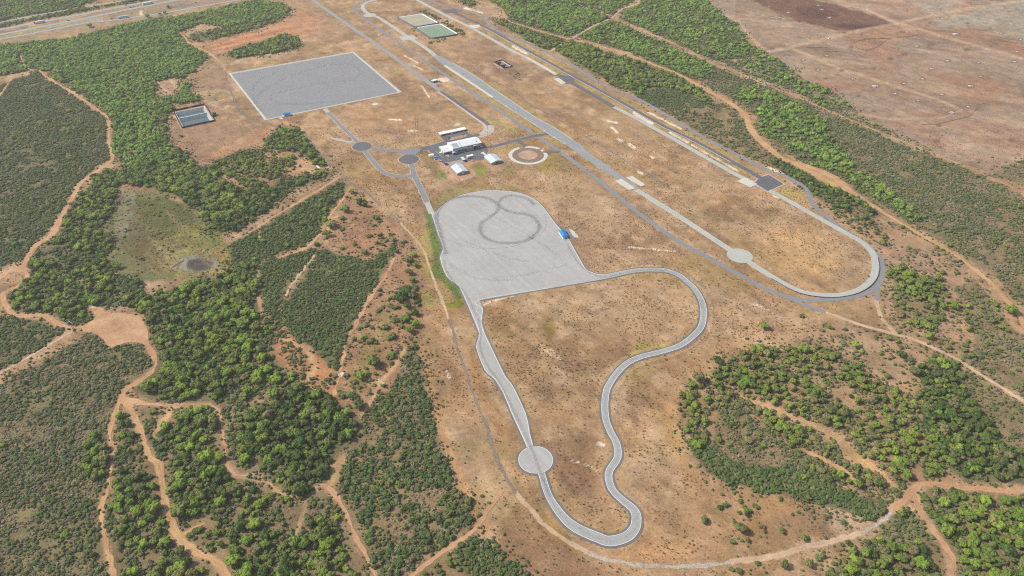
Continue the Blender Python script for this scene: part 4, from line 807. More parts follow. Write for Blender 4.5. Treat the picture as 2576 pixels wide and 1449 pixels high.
col = blend(col, sm(0.44, 0.60, n2) * 0.85, C3((150, 120, 94)))
col = blend(col, sm(0.48, 0.66, fbm(gx, gy, 80, 14, 5)) * 0.6, C3((180, 142, 104)))
col = blend(col, sm(0.54, 0.70, n3) * 0.55, C3((204, 172, 144)))
col = blend(col, sm(0.52, 0.68, ns) * 0.35, C3((150, 118, 92)))
col = blend(col, sm(0.60, 0.74, fbm(gx, gy, 45, 17, 5)) * 0.45, C3((166, 142, 96)))
def mottle(c):
    k = 1 + (fbm(gx, gy, 9, 15, 3) - .5) * .60 + (fbm(al / 4, ac, 5, 2, 3) - .5) * .34 + (n4 - .5) * .16 + (fbm(gx, gy, 34, 18, 4) - .5) * .34
    c = c * k[:, None]
    g_ = c.mean(1, keepdims=True); c = g_ + (c - g_) * 0.98
    r_ = (fbm(gx, gy, 28, 21, 4) - .5) * .30
    return c * np.stack([1 + r_ * .5, 1 + r_ * 0.0, 1 - r_ * .6], 1)
wn = (fbm(gx, gy, 26, 3, 4) - 0.5) * 2
wn2 = (fbm(gx, gy, 8, 6, 3) - 0.5) * 2
def area(pts, c, soft=4.0, k=1.0, jit=5.0):
    """colour a patch of ground; outline given by picture points, irregular edge"""
    q = pts
    a = np.array(q)[:, :2]
    sel = np.where((px_ > a[:, 0].min() - 14) & (px_ < a[:, 0].max() + 14) & (py_ > a[:, 1].min() - 14) & (py_ < a[:, 1].max() + 14))[0]
    if not len(sel): return
    d = sdist(px_[sel], py_[sel], q) + wn[sel] * jit + wn2[sel] * jit * .5
    m = sm(soft, -soft, d) * k
    col[sel] = blend(col[sel], m, C3(c))
def stroke(pts, wd, c, k=1.0, soft=None, jit=1.5):
    a = np.array(pts)[:, :2]; soft = soft or wd * .5
    sel = np.where((px_ > a[:, 0].min() - wd - 12) & (px_ < a[:, 0].max() + wd + 12) & (py_ > a[:, 1].min() - wd - 12) & (py_ < a[:, 1].max() + wd + 12))[0]
    if not len(sel): return
    d = sdist(px_[sel], (py_[sel]), pts, False) + wn2[sel] * jit + (n4[sel] - .5) * jit * 1.5
    m = sm(wd * .5 + soft, wd * .5 - soft * .3, d) * k
    col[sel] = blend(col[sel], m, C3(c))
# soil colours of the big regions
area([(1776, -40), (2620, -40), (2620, 478), (2500, 438), (2400, 405), (2330, 375), (2257, 345), (2164, 290), (2107, 243), (2024, 198), (1932, 136), (1903, 105), (1855, 58), (1806, 32)], (166, 142, 128), 4, 0.95)
area([(2250, 60), (2400, 90), (2600, 150), (2600, 100), (2450, 60), (2330, 60)], (176, 120, 92), 10, 0.6)
area([(2060, -10), (2330, -10), (2300, 30), (2200, 45), (2120, 20)], (186, 150, 130), 8, 0.7)
area([(2230, 300), (2420, 270), (2600, 330), (2600, 420), (2400, 380)], (172, 128, 108), 12, 0.5)
area([(2300, 180), (2500, 150), (2600, 250), (2450, 300), (2330, 240)], (160, 136, 116), 14, 0.5)
area([(2560, 205), (2590, 215), (2585, 260), (2570, 240)], (120, 108, 104), 5, 0.6)
area([(2030, 120), (2120, 140), (2330, 230), (2260, 260), (2120, 210), (2010, 150)], (158, 128, 108), 10, 0.6)
for k in range(26):                                     # plough lines
    x0 = 2170 + k * 12
    stroke([(x0, 250 + k * 5.5), (x0 + 160, 300 + k * 5.0)], 1.6, (190, 164, 144), 0.4, 1.0, 0.6)
area([(100, 100), (300, 60), (420, 40), (640, -10), (430, -10), (200, 45), (-30, 95), (-30, 125)], (160, 140, 118), 3, 0.8)
area([(90, 66), (240, 44), (250, 50), (120, 76), (-20, 104), (-20, 96)], (168, 160, 116), 3, 0.6)
area([(290, 30), (420, 8), (560, -10), (600, -5), (430, 27), (300, 46)], (158, 136, 118), 3, 0.7)
area([(425, 16), (480, 8), (505, 6), (500, 13), (460, 20), (428, 22)], (124, 118, 124), 2, 0.8, 2)
area([(350, 27), (358, 26), (360, 38), (352, 39)], (216, 202, 176), 1.2, 1, 0.6)
area([(475, 85), (505, 62), (545, 62), (500, 82)], (190, 160, 130), 3, 0.6)
area([(510, 118), (540, 104), (600, 84), (700, 58), (760, 30), (800, 50), (800, 90), (700, 96), (600, 120), (545, 130)], (196, 138, 104), 5, 0.75)
for k in range(5):
    stroke([(515 + k * 6, 120 + k * 3), (600, 96 + k * 7), (700, 70 + k * 8), (800, 50 + k * 8)], 2.4, (178, 116, 84) if k % 2 else (212, 160, 124), 0.55)
area([(760, 10), (800, 0), (900, 60), (960, 100), (940, 112), (850, 60), (800, 40)], (160, 136, 108), 5, 0.5)
area([(660, 0), (790, 0), (850, 60), (880, 90), (800, 110), (700, 50)], (178, 138, 112), 8, 0.5)
area([(475, 190), (505, 168), (525, 150), (560, 170), (575, 215), (580, 232), (500, 236), (480, 215)], (148, 120, 100), 4, 0.75)
area([(395, 205), (440, 196), (462, 222), (440, 246), (400, 244)], (176, 140, 120), 3, 0.9, 3)
stroke([(402, 208), (410, 225), (425, 232)], 5, (206, 174, 148), 0.7); stroke([(432, 202), (446, 222)], 8, (208, 176, 152), 0.7)
area([(430, 275), (520, 255), (560, 300), (640, 318), (690, 330), (668, 355), (600, 385), (520, 412), (490, 425), (465, 395), (428, 355), (425, 320)], (160, 128, 106), 5, 0.85)
area([(560, 390), (660, 352), (690, 332), (700, 322), (650, 320), (560, 370), (500, 405), (495, 420)], (192, 146, 116), 4, 0.7)
area([(520, 228), (575, 232), (600, 245), (590, 252), (520, 256)], (142, 126, 94), 4, 0.6)
area([(690, 395), (740, 390), (770, 400), (820, 430), (800, 440), (740, 438), (700, 444), (690, 420)], (196, 156, 124), 3, 0.9, 3)
area([(560, 600), (640, 560), (740, 500), (840, 436), (860, 446), (800, 470), (690, 540), (640, 575), (590, 606)], (166, 138, 116), 3, 0.9, 3)
area([(-30, 980), (60, 925), (140, 878), (190, 832), (222, 832), (200, 850), (120, 900), (60, 938), (-30, 992)], (170, 136, 108), 2, 0.95, 2)
area([(270, 560), (290, 500), (330, 478), (400, 484), (440, 500), (500, 540), (530, 590), (580, 620), (578, 650), (560, 672), (500, 692), (430, 702), (340, 712), (300, 695), (275, 650)], (122, 120, 82), 7, 1.0, 10)
area([(310, 480), (340, 484), (330, 560), (300, 620), (285, 600)], (150, 142, 122), 6, 0.5, 10)
area([(345, 500), (430, 495), (480, 540), (500, 590), (430, 600), (350, 560)], (98, 104, 58), 8, 0.8, 10)
area([(330, 560), (400, 570), (470, 620), (440, 680), (380, 690), (330, 640)], (112, 96, 70), 10, 0.7)
area([(440, 570), (520, 560), (560, 610), (500, 640), (450, 610)], (128, 128, 62), 8, 0.75, 10)
area([(420, 630), (520, 620), (570, 650), (540, 690), (450, 698), (410, 670)], (158, 150, 100), 7, 0.8)
area([(438, 660), (470, 645), (505, 640), (545, 655), (548, 675), (520, 684), (470, 686), (440, 676)], (152, 148, 144), 4, 0.95, 4)
area([(470, 652), (510, 648), (536, 660), (530, 678), (490, 684), (468, 670)], (76, 72, 78), 4, 0.85, 4)
area([(530, 620), (575, 640), (582, 655), (560, 660)], (186, 140, 66), 4, 0.6)
area([(868, 500), (905, 485), (1000, 560), (1060, 640), (1070, 760), (1040, 880), (960, 1020), (860, 1010), (850, 940), (880, 820), (960, 700), (995, 630), (930, 640), (830, 610)], (168, 130, 102), 5, 0.85)
area([(840, 600), (920, 560), (1000, 620), (960, 650), (900, 655), (850, 640)], (148, 118, 98), 8, 0.6)
area([(960, 760), (990, 800), (960, 900), (900, 1010), (870, 960), (920, 860)], (158, 142, 92), 14, 0.6)
area([(690, 815), (850, 940), (844, 1010), (700, 905)], (186, 128, 94), 5, 0.7)
area([(850, 620), (920, 560), (980, 620), (930, 650)], (188, 136, 104), 12, 0.5)
for k in range(7):
    rx, ry = 40 + k * 13, 17 + k * 7
    stroke([(502 - k * 3 + rx * math.cos(a_ * .45), 666 - k * 3 + ry * math.sin(a_ * .45)) for a_ in range(15)], 3, ((164, 152, 96), (128, 118, 84))[k % 2], 0.45, 3, 3)
for k in range(16):
    x0 = 330 + (k * 37) % 170; y0 = 520 + (k * 53) % 120
    stroke([(x0, y0), (x0 + 22, y0 + 24), (x0 + 50, y0 + 40)], 5, ((120, 100, 74), (150, 128, 84), (104, 112, 66), (168, 150, 120))[k % 4], 0.5, 5, 5)
stroke([(434, 672), (462, 656)], 3, (70, 66, 66), 0.8, 2, 1)
# grass and weeds near the pads
area([(1072, 535), (1086, 540), (1100, 590), (1113, 620), (1106, 650), (1122, 695), (1154, 722), (1168, 768), (1160, 772), (1130, 730), (1108, 705), (1084, 700), (1078, 690), (1092, 660), (1085, 620), (1078, 590)], (104, 128, 60), 3.0, 0.95, 4)
area([(1070, 575), (1085, 610), (1090, 650), (1078, 700), (1100, 715), (1140, 760), (1120, 770), (1092, 725), (1070, 700), (1055, 640), (1046, 600)], (168, 152, 84), 5, 0.75, 5)
area([(1119, 764), (1158, 752), (1160, 774), (1124, 776)], (140, 136, 52), 1.6, 0.95, 1)
area([(1052, 725), (1085, 730), (1100, 770), (1075, 775), (1052, 760)], (166, 158, 84), 7, 0.6)
area([(1030, 560), (1080, 580), (1070, 620), (1000, 560)], (176, 140, 90), 8, 0.5)
area([(1100, 525), (1160, 488), (1260, 474), (1320, 486), (1300, 470), (1200, 462), (1120, 480), (1085, 520)], (158, 140, 92), 6, 0.7)
area([(1100, 500), (1120, 480), (1165, 470), (1170, 488), (1120, 508), (1098, 528)], (140, 136, 76), 6, 0.6)
area([Cc(*p) for p in [(620, 850), (650, 825), (700, 830), (740, 900), (750, 960), (700, 930), (640, 920)]], (118, 148, 64), 2, 0.95, 1.5)
area([Cc(*p) for p in [(1160, 780), (1280, 680), (1340, 720), (1420, 800), (1400, 880), (1280, 910), (1220, 870)]], (150, 152, 72), 4, 0.85, 3)
area([Cc(*p) for p in [(1180, 790), (1250, 780), (1300, 850), (1260, 900)]], (124, 150, 60), 3, 0.6, 2)
area([Cc(*p) for p in [(1560, 830), (1700, 780), (1850, 700), (1880, 780), (1760, 880), (1600, 880)]], (152, 140, 80), 6, 0.6, 4)
area([Cc(*p) for p in [(260, 560), (340, 480), (430, 490), (560, 600), (620, 700), (600, 860), (700, 980), (560, 960), (480, 800), (380, 640)]], (140, 120, 84), 4, 0.7, 3)
area([Cc(*p) for p in [(600, 740), (780, 745), (830, 860), (920, 900), (1100, 860), (1180, 800), (1240, 880), (1150, 930), (900, 990), (790, 970), (740, 880), (700, 830), (620, 800)]], (204, 162, 138), 2, 0.95, 2)
area([Cc(*p) for p in [(1000, 690), (1180, 640), (1280, 650), (1150, 720), (1170, 820), (1080, 780), (1040, 720)]], (206, 158, 126), 2, 0.95, 2)
area([Cc(*p) for p in [(1290, 640), (1480, 730), (1640, 700), (1690, 690), (1600, 740), (1480, 770), (1400, 760), (1330, 690)]], (204, 156, 124), 2, 0.9, 2)
area([Cc(*p) for p in [(2200, 760), (2330, 560), (2576, 550), (2576, 820), (2450, 900), (2300, 850)]], (164, 142, 82), 5, 0.75, 5)
area([Cc(*p) for p in [(1430, 480), (1640, 420), (1900, 380), (1940, 420), (1780, 500), (1740, 600), (1640, 540)]], (166, 144, 88), 4, 0.6, 4)
area([Cc(*p) for p in [(1250, 270), (1400, 240), (1450, 300), (1560, 380), (1420, 440), (1340, 400)]], (190, 144, 108), 4, 0.6, 4)
area([Cc(*p) for p in [(640, 220), (800, 170), (1040, 110), (1080, 130), (1200, 210), (1300, 200), (1250, 230), (1160, 225), (1050, 120), (640, 215)]], (152, 138, 82), 3, 0.7, 3)
stroke([(1230, 300), (1262, 312), (1300, 330)], 10, (150, 152, 80), 0.6, 6)
for q, wd in (([(1120, 170), (1180, 216), (1288, 285), (1390, 352), (1420, 372)], 7), ([(1150, 165), (1288, 245), (1400, 318), (1450, 350)], 5), ([(1230, 85), (1288, 118), (1430, 195), (1588, 285), (1740, 362), (1880, 440)], 9), ([(1290, 103), (1440, 175), (1590, 262), (1760, 350), (1900, 425)], 7)):
    stroke(q, wd, (172, 148, 92), 0.75, 4, 3)
area([(1945, 480), (1980, 470), (2020, 480), (2028, 500), (1960, 492)], (178, 160, 96), 5, 0.7)
area([(1960, 478), (1930, 486), (1990, 505), (2035, 530), (2030, 500), (2010, 478)], (184, 156, 100), 5, 0.6)
area([(1585, 890), (1610, 862), (1690, 865), (1700, 878), (1640, 893), (1595, 902)], (164, 156, 82), 4, 0.85, 3)
stroke([(1505, 705), (1620, 692), (1690, 700), (1735, 735), (1757, 780), (1755, 815)], 8, (172, 146, 88), 0.6, 5)
area([(1560, 940), (1620, 912), (1650, 915), (1640, 950), (1580, 970)], (166, 146, 96), 8, 0.5)
area([(1360, 780), (1390, 800), (1400, 840), (1378, 850), (1362, 810)], (148, 120, 72), 5, 0.8, 4)
area([(1240, 785), (1300, 800), (1320, 830), (1280, 850), (1232, 830)], (140, 112, 76), 8, 0.7, 6)
area([(1300, 960), (1320, 1010), (1355, 1110), (1330, 1060), (1296, 985)], (170, 150, 88), 3, 0.7, 2)
area([(1380, 1300), (1450, 1365), (1500, 1398), (1450, 1400), (1400, 1360), (1340, 1290)], (168, 140, 84), 7, 0.75)
area([(1260, 1330), (1400, 1360), (1500, 1420), (1560, 1449), (1300, 1470), (1250, 1400)], (150, 114, 90), 10, 0.6)
area([(1700, 990), (1720, 1130), (1780, 1220), (1740, 1250), (1690, 1150), (1660, 1050)], (192, 150, 104), 10, 0.6)
area([(1060, 880), (1120, 1090), (1200, 1290), (1260, 1340), (1210, 1340), (1120, 1150), (1050, 920)], (186, 142, 104), 8, 0.6)
area([(1180, 860), (1220, 960), (1290, 1100), (1250, 1090), (1190, 980)], (164, 124, 84), 8, 0.6)
area([(1380, 1140), (1500, 1160), (1500, 1250), (1420, 1230)], (146, 112, 92), 14, 0.6)
area([(1430, 1340), (1560, 1330), (1580, 1345), (1500, 1355)], (168, 138, 76), 4, 0.5)
area([(1870, 800), (1990, 790), (2080, 830), (1960, 870), (1860, 860)], (194, 160, 130), 14, 0.6)
area([(1760, 630), (1860, 690), (1900, 740), (1800, 720), (1700, 660)], (160, 140, 88), 8, 0.5)
area([(1960, 560), (2060, 580), (2140, 650), (2080, 700), (1960, 680), (1900, 620)], (202, 164, 120), 18, 0.7)
area([(1330, 470), (1480, 440), (1560, 560), (1500, 640), (1400, 540)], (176, 150, 126), 20, 0.5)
area([(1620, 880), (1700, 960), (1760, 900), (1700, 880)], (160, 118, 84), 10, 0.5)
area([(1620, 1420), (1760, 1400), (1820, 1380), (1780, 1360), (1600, 1370)], (196, 152, 114), 14, 0.6)
area([(1290, 780), (1500, 720), (1700, 720), (1745, 800), (1600, 860), (1400, 800)], (192, 160, 130), 24, 0.55)
area([(1460, 170), (1500, 200), (1560, 240), (1620, 280), (1580, 270), (1480, 215), (1420, 175)], (160, 134, 110), 5, 0.6)
area([(860, 280), (1000, 250), (1100, 300), (1180, 350), (1000, 350), (900, 330)], (186, 148, 116), 16, 0.55)
area([(960, 330), (1010, 325), (1050, 345), (1010, 355)], (146, 118, 104), 8, 0.7)
area([(1110, 110), (1250, 100), (1340, 170), (1280, 200), (1180, 150)], (158, 126, 106), 18, 0.6)
# white sandy scars
W = (240, 222, 206)
for q, wd in (([(1290, 116), (1325, 134)], 4), ([(1597, 284), (1640, 311)], 7), ([(1630, 282), (1713, 324)], 2.6), ([(1686, 334), (1731, 358)], 4), ([(1528, 304), (1552, 309)], 3), ([(1538, 320), (1553, 333)], 3), ([(1554, 350), (1566, 356)], 3.4), ([(1582, 362), (1597, 372)], 4), ([(1636, 393), (1644, 398)], 3), ([(1606, 432), (1617, 438)], 3.4), ([(1740, 364), (1800, 398), (1856, 430)], 3), ([(1930, 420), (1975, 440)], 3), ([(1578, 622), (1640, 626), (1700, 633)], 1.6), ([(1368, 878), (1386, 892)], 3), ([(1386, 880), (1410, 903)], 3.4), ([(1765, 741), (1775, 768)], 2.6), ([(2518, 776), (2492, 830), (2475, 862), (2460, 898)], 8), ([(2110, 908), (2170, 925)], 3), ([(2062, 862), (2076, 868)], 2), ([(1897, 764), (1932, 780)], 2.4), ([(853, 946), (866, 938)], 6), ([(1123, 935), (1130, 950)], 4), ([(950, 958), (966, 966)], 3), ([(1060, 215), (1080, 245)], 2), ([(1018, 140), (1050, 158)], 2.6), ([(225, 768), (252, 780)], 7), ([(290, 800), (318, 815)], 12), ([(1220, 330), (1236, 320)], 2), ([(1105, 202), (1125, 200)], 7), ([(820, 420), (834, 424)], 2), ([(1945, 492), (1982, 505)], 2), ([(1165, 370), (1180, 366)], 2), ([(1170, 22), (1210, 32)], 6), ([(2300, 1240), (2306, 1232)], 6), ([(2302, 1262), (2318, 1296)], 5), ([(1168, 1450), (1100, 1430)], 0.1), ([(1385, 1420), (1380, 1415)], 0.1), ([(1040, 165), (1065, 176)], 1.6), ([(980, 300), (1010, 302)], 2), ([(1144, 315), (1154, 313)], 3), ([(1027, 330), (1046, 328)], 2), ([(1210, 770), (1240, 757), (1290, 745)], 1.4), ([(2246, 890), (2262, 905)], 2), ([(1436, 1160), (1470, 1165), (1510, 1190)], 1.2), ([(1505, 1115), (1520, 1120)], 5)):
    stroke(q, wd * 1.25, W, 0.95, wd * .4, 1.6)
area([(1195, 3), (1244, 18), (1262, 30), (1268, 48), (1240, 44), (1215, 32), (1180, 24), (1196, 14)], (190, 158, 128), 3, 0.7)
fs = (px_ > 1850) & (py_ < 430) & (sdist(px_, py_, [(1776, -40), (2620, -40), (2620, 478), (2500, 438), (2400, 405), (2330, 375), (2257, 345), (2164, 290), (2107, 243), (2024, 198), (1932, 136), (1903, 105), (1855, 58), (1806, 32)]) < 0)
fi = np.where(fs)[0]
fx_, fy_ = gx[fi], gy[fi]
A2 = R(-20); fl = fx_ * math.cos(A2) + fy_ * math.sin(A2); fc_ = -fx_ * math.sin(A2) + fy_ * math.cos(A2)
m_ = sm(.50, .68, fbm(fl / 3, fc_, 40, 3, 5)); col[fi] = blend(col[fi], m_ * .55, C3((138, 112, 96)))
m_ = sm(.52, .68, fbm(fl / 2.2, fc_, 55, 8, 5)); col[fi] = blend(col[fi], m_ * .55, C3((190, 164, 142)))
m_ = sm(.54, .70, fbm(fx_, fy_, 90, 12, 4)); col[fi] = blend(col[fi], m_ * .5, C3((174, 118, 92)))
m_ = sm(.35, .7, fbm(fl / 8, fc_, 6, 5, 2)); col[fi] = blend(col[fi], m_ * .25, C3((150, 122, 104)))
area([(1880, -10), (1990, -10), (2100, 10), (2260, 60), (2180, 72), (2100, 78), (2010, 55), (1940, 25)], (112, 78, 66), 3, 0.85, 5)
area([(2140, 62), (2250, 60), (2200, 72), (2150, 78), (2080, 60)], (80, 56, 54), 4, 0.85, 3)
area([(2000, 20), (2070, 18), (2110, 40), (2070, 50), (2010, 36)], (92, 62, 56), 5, 0.7, 6)
area([(2350, 66), (2432, 30), (2620, -20), (2620, 130), (2540, 90), (2460, 72), (2400, 74)], (168, 160, 150), 14, 0.75, 22)
area([(2240, -30), (2440, -30), (2420, 14), (2330, 30)], (176, 158, 146), 8, 0.7, 8)
for k in range(60):
    x0 = 2350 + (k * 71) % 240; y0 = -8 + (k * 43) % 110
    if y0 < 40 + (x0 - 2330) * .5: stroke([(x0, y0), (x0 + 6, y0 + 1)], 3, (128, 130, 118), 0.5, 2, 2)
for q in ([(2149, 107), (2157, 122), (2182, 128), (2207, 118), (2232, 100), (2242, 96), (2212, 97), (2180, 98), (2157, 103), (2149, 107)], [(2257, 94), (2290, 91), (2314, 86)], [(2030, 119.5), (2082, 120)], [(2073, 129.5), (2106, 129.5)], [(2232, 96), (2210, 97)], [(2320, 313), (2360, 312), (2400, 302), (2440, 292), (2462, 270)]):
    stroke(q, 1.6, (112, 78, 60), 0.75, 1.0, 0.4)
# loose earth and worn margins along the pads and tracks
for c_, wdt, cc_ in ((TRK, 9.5, (196, 164, 132)),):
    q = [(float(a), float(b)) for a, b in zip(*proj(c_[::6, 0], c_[::6, 1]))]
    stroke(q, 22, cc_, 0.4, 12, 6)
    for of, cw in ((-8.5, (206, 176, 144)), (-10.4, (150, 124, 92)), (8.0, (204, 172, 138)), (-15, (198, 166, 132)), (5.4, (168, 146, 90))):
        n_ = normals2(c_); e_ = c_[:, :2] + n_ * of
        stroke([(float(a), float(b)) for a, b in zip(*proj(e_[::5, 0], e_[::5, 1]))], 2.2, cw, 0.45, 1.6, 2.0)
# soil and litter under the vegetation; wood floors include painted gap shade
soil_jit = {}
for nm, out, soil, layers, soft in Z:
    if soil is not None: area(out, soil, soft, 0.92, 4)
for pts, w_, nm_, px in PAINT:
    for i in range(len(pts) - 1):
        a, b_ = pts[i], pts[i + 1]
        wd_ = (a[2] if px else w_ * mpp((a[1] + b_[1]) / 2)) if len(a) > 2 or not px else w_
        stroke([a[:2], b_[:2]], max(1.6, wd_ * 0.8), {'field_track': (202, 170, 146), 'red_edge': (194, 148, 104), 'wash': (200, 162, 124)}.get(nm_, (200, 166, 134)), {'field_track': .65, 'wash': .9}.get(nm_, .5), wd_ * .8, 1.0)
col = mottle(col)
# weedy rings round the rock piles in the bare field
PILES = [(47, 176, 26, 0), (208, 126, 34, 0), (12, 66, 14, 0), (540, 97, 34, 0), (510, 55, 26, 0), (620, 178, 40, 0), (12, 258, 12, 0), (22, 342, 20, 0), (116, 176, 26, 0), (42, 487, 22, 1), (166, 556, 12, 1), (355, 603, 30, 0), (502, 705, 34, 0), (580, 788, 30, 1), (592, 560, 34, 0), (740, 708, 30, 1), (860, 796, 32, 0), (840, 472, 26, 1), (1062, 690, 34, 1), (970, 444, 18, 0), (1350, 322, 34, 1), (1230, 590, 40, 1), (1500, 466, 36, 0), (1640, 452, 44, 1), (1370, 545, 44, 1), (1652, 692, 36, 0), (1804, 612, 40, 0), (2000, 500, 40, 1), (1885, 344, 60, 0), (1712, 186, 26, 0), (1850, 272, 24, 0), (1632, 228, 18, 1), (2120, 632, 30, 0), (2140, 768, 34, 0), (2040, 866, 50, 0), (1555, 794, 36, 0), (1370, 840, 36, 0), (1080, 866, 60, 0), (1278, 942, 40, 0), (908, 966, 26, 1), (1084, 1028, 26, 0), (1748, 950, 38, 0), (1510, 1014, 28, 0), (2018, 1074, 32, 0), (1850, 1132, 54, 0), (1060, 1118, 26, 1), (1718, 1264, 30, 1), (1700, 1416, 40, 1), (2450, 1410, 34, 1), (2290, 438, 36, 1), (2508, 520, 32, 0), (2480, 620, 40, 0), (2350, 340, 22, 0), (2540, 396, 30, 0), (2236, 286, 18, 1), (2004, 232, 18, 1), (942, 346, 16, 1), (770, 328, 22, 1), (555, 358, 24, 0)]
for a, b, ww, dk in PILES:
    x, y = 1932 + a / 4, b / 4
    rr = ww / 4 * 0.80
    el = [(x + rr * math.cos(t * .5), y + rr * .40 * math.sin(t * .5)) for t in range(13)]
    stroke(el + [el[0]], 1.8, (124, 100, 82), 0.7, 1.0, 0.5)
for (a, b, ww) in ((1968, 86, 16), (1975 + 5, 145, 14), (2286 - 5, 582 / 4 + 365, 0.1)):
    pass
# nothing grows on these cells
nveg = np.zeros(len(gx), bool)
for q, mg in NV:
    q = np.asarray(q, float)
    if mg is None:
        sel = np.where((gx > q[:, 0].min() - 3) & (gx < q[:, 0].max() + 3) & (gy > q[:, 1].min() - 3) & (gy < q[:, 1].max() + 3))[0]
        if len(sel): nveg[sel] |= sdist(gx[sel], gy[sel], q.tolist()) < 0.8
    else:
        hw = q[:, 2] / 2
        for i in range(len(q) - 1):
            h = max(hw[i], hw[i + 1]) + mg
            x0, x1 = sorted((q[i, 0], q[i + 1, 0])); y0, y1 = sorted((q[i, 1], q[i + 1, 1]))
            ix0 = max(0, int((x0 - h - GX0) / GS)); ix1 = min(nx - 1, int((x1 + h - GX0) / GS) + 1)
            iy0 = max(0, int((y0 - h - GY0) / GS)); iy1 = min(ny - 1, int((y1 + h - GY0) / GS) + 1)
            if ix1 <= ix0 or iy1 <= iy0: continue
            X, Y = np.meshgrid(np.arange(ix0, ix1 + 1), np.arange(iy0, iy1 + 1)); idx = (Y * nx + X).ravel()
            nveg[idx] |= sdist(gx[idx], gy[idx], [tuple(q[i, :2]), tuple(q[i + 1, :2])], False) < h
# basins are sunk into the ground: the ground has holes there
def Cp(x, y): return (402.5 + x * .07812, 239 + y * .07812)
def Cq(x, y): return (1069.1 + x * .10415, 138.35 + y * .10415)
BAS1 = PL([Cp(495, 565), Cp(1410, 380), Cp(1700, 830), Cp(755, 1035)])
BAS2 = PL([Cq(1700, 185), Cq(1845, 155), Cq(2045, 275), Cq(1900, 310)])
FEN1 = PL([Cp(425, 530), Cp(1435, 315), Cp(1770, 840), Cp(710, 1070)])
FEN2 = PL([Cq(1665, 180), Cq(1860, 130), Cq(2120, 285), Cq(1905, 325)])
hole = (sdist(gx, gy, grow(BAS1, 1.2)) < 0) | (sdist(gx, gy, grow(BAS2, 0.6)) < 0)
for q in (FEN1, FEN2): nveg |= sdist(gx, gy, grow(q, 1.5)) < 0

idx = np.arange(nx * ny).reshape(ny, nx)
F = np.stack([idx[:-1, :-1], idx[:-1, 1:], idx[1:, 1:], idx[1:, :-1]], -1).reshape(-1, 4)
F = F[~(hole[F].any(1))]
gz = (fbm(gx, gy, 6, 2, 2) - 0.5) * 0.0
me = bpy.data.meshes.new('ground')
me.vertices.add(len(gx)); me.vertices.foreach_set('co', np.stack([gx, gy, gz], 1).astype(np.float32).ravel())
me.loops.add(F.size); me.loops.foreach_set('vertex_index', F.ravel().astype(np.int32))
me.polygons.add(len(F)); me.polygons.foreach_set('loop_start', (np.arange(len(F)) * 4).astype(np.int32))
me.update(calc_edges=True)
ca = me.color_attributes.new('soil', 'FLOAT_COLOR', 'POINT')
ca.data.foreach_set('color', np.concatenate([np.clip(col, 0, 1), np.ones((len(gx), 1))], 1).astype(np.float32).ravel())
m, t, b = new_mat('dry_ground', 0.97, 0.05)
at = t.nodes.new('ShaderNodeAttribute'); at.attribute_name = 'soil'
p = wpos(t)
o_ = at.outputs['Color']
o_ = mixc(t, 1.0, o_, mixc(t, ramp(t, noise(t, p, 1.1, 5, 0.7), 0.25, 0.75), (0.60, 0.60, 0.60), (1.38, 1.37, 1.35)), 'MULTIPLY')
o_ = mixc(t, 1.0, o_, mixc(t, ramp(t, noise(t, stretch(t, p, AX, 18, 1.4), 1.0, 4), 0.3, 0.7), (0.93,) * 3, (1.07,) * 3), 'MULTIPLY')
o_ = mixc(t, 1.0, o_, mixc(t, ramp(t, noise(t, p, 3.0, 5, 0.7), 0.3, 0.7), (0.76,) * 3, (1.22,) * 3), 'MULTIPLY')
o_ = mixc(t, ramp(t, noise(t, p, 3.4, 6, 0.75), 0.56, 0.68, 0, 0.5), o_, lin((122, 100, 74)))
o_ = mixc(t, ramp(t, noise(t, p, 2.3, 5, 0.75), 0.62, 0.74, 0, 0.45), o_, lin((216, 186, 160)))
t.links.new(o_, b.inputs['Base Color'])
me.materials.append(m)
tag(obj('ground', me), kind='structure')
# plain land beyond
me = bpy.data.meshes.new('far_ground'); B = 4200.0
vs = [(-B, -B, 0), (B, -B, 0), (B, GY0, 0), (-B, GY0, 0), (-B, GY1, 0), (B, GY1, 0), (B, B, 0), (-B, B, 0), (GX0, GY0, 0), (GX0, GY1, 0), (GX1, GY0, 0), (GX1, GY1, 0)]
me.from_pydata(vs, [], [(0, 1, 2, 3), (4, 5, 6, 7), (3, 8, 9, 4), (10, 2, 5, 11)])
ca = me.color_attributes.new('soil', 'FLOAT_COLOR', 'POINT')
ca.data.foreach_set('color', np.tile(np.array([*lin((150, 130, 100)), 1.0]), 12).astype(np.float32))
me.materials.append(m)
tag(obj('far_ground', me), kind='structure')
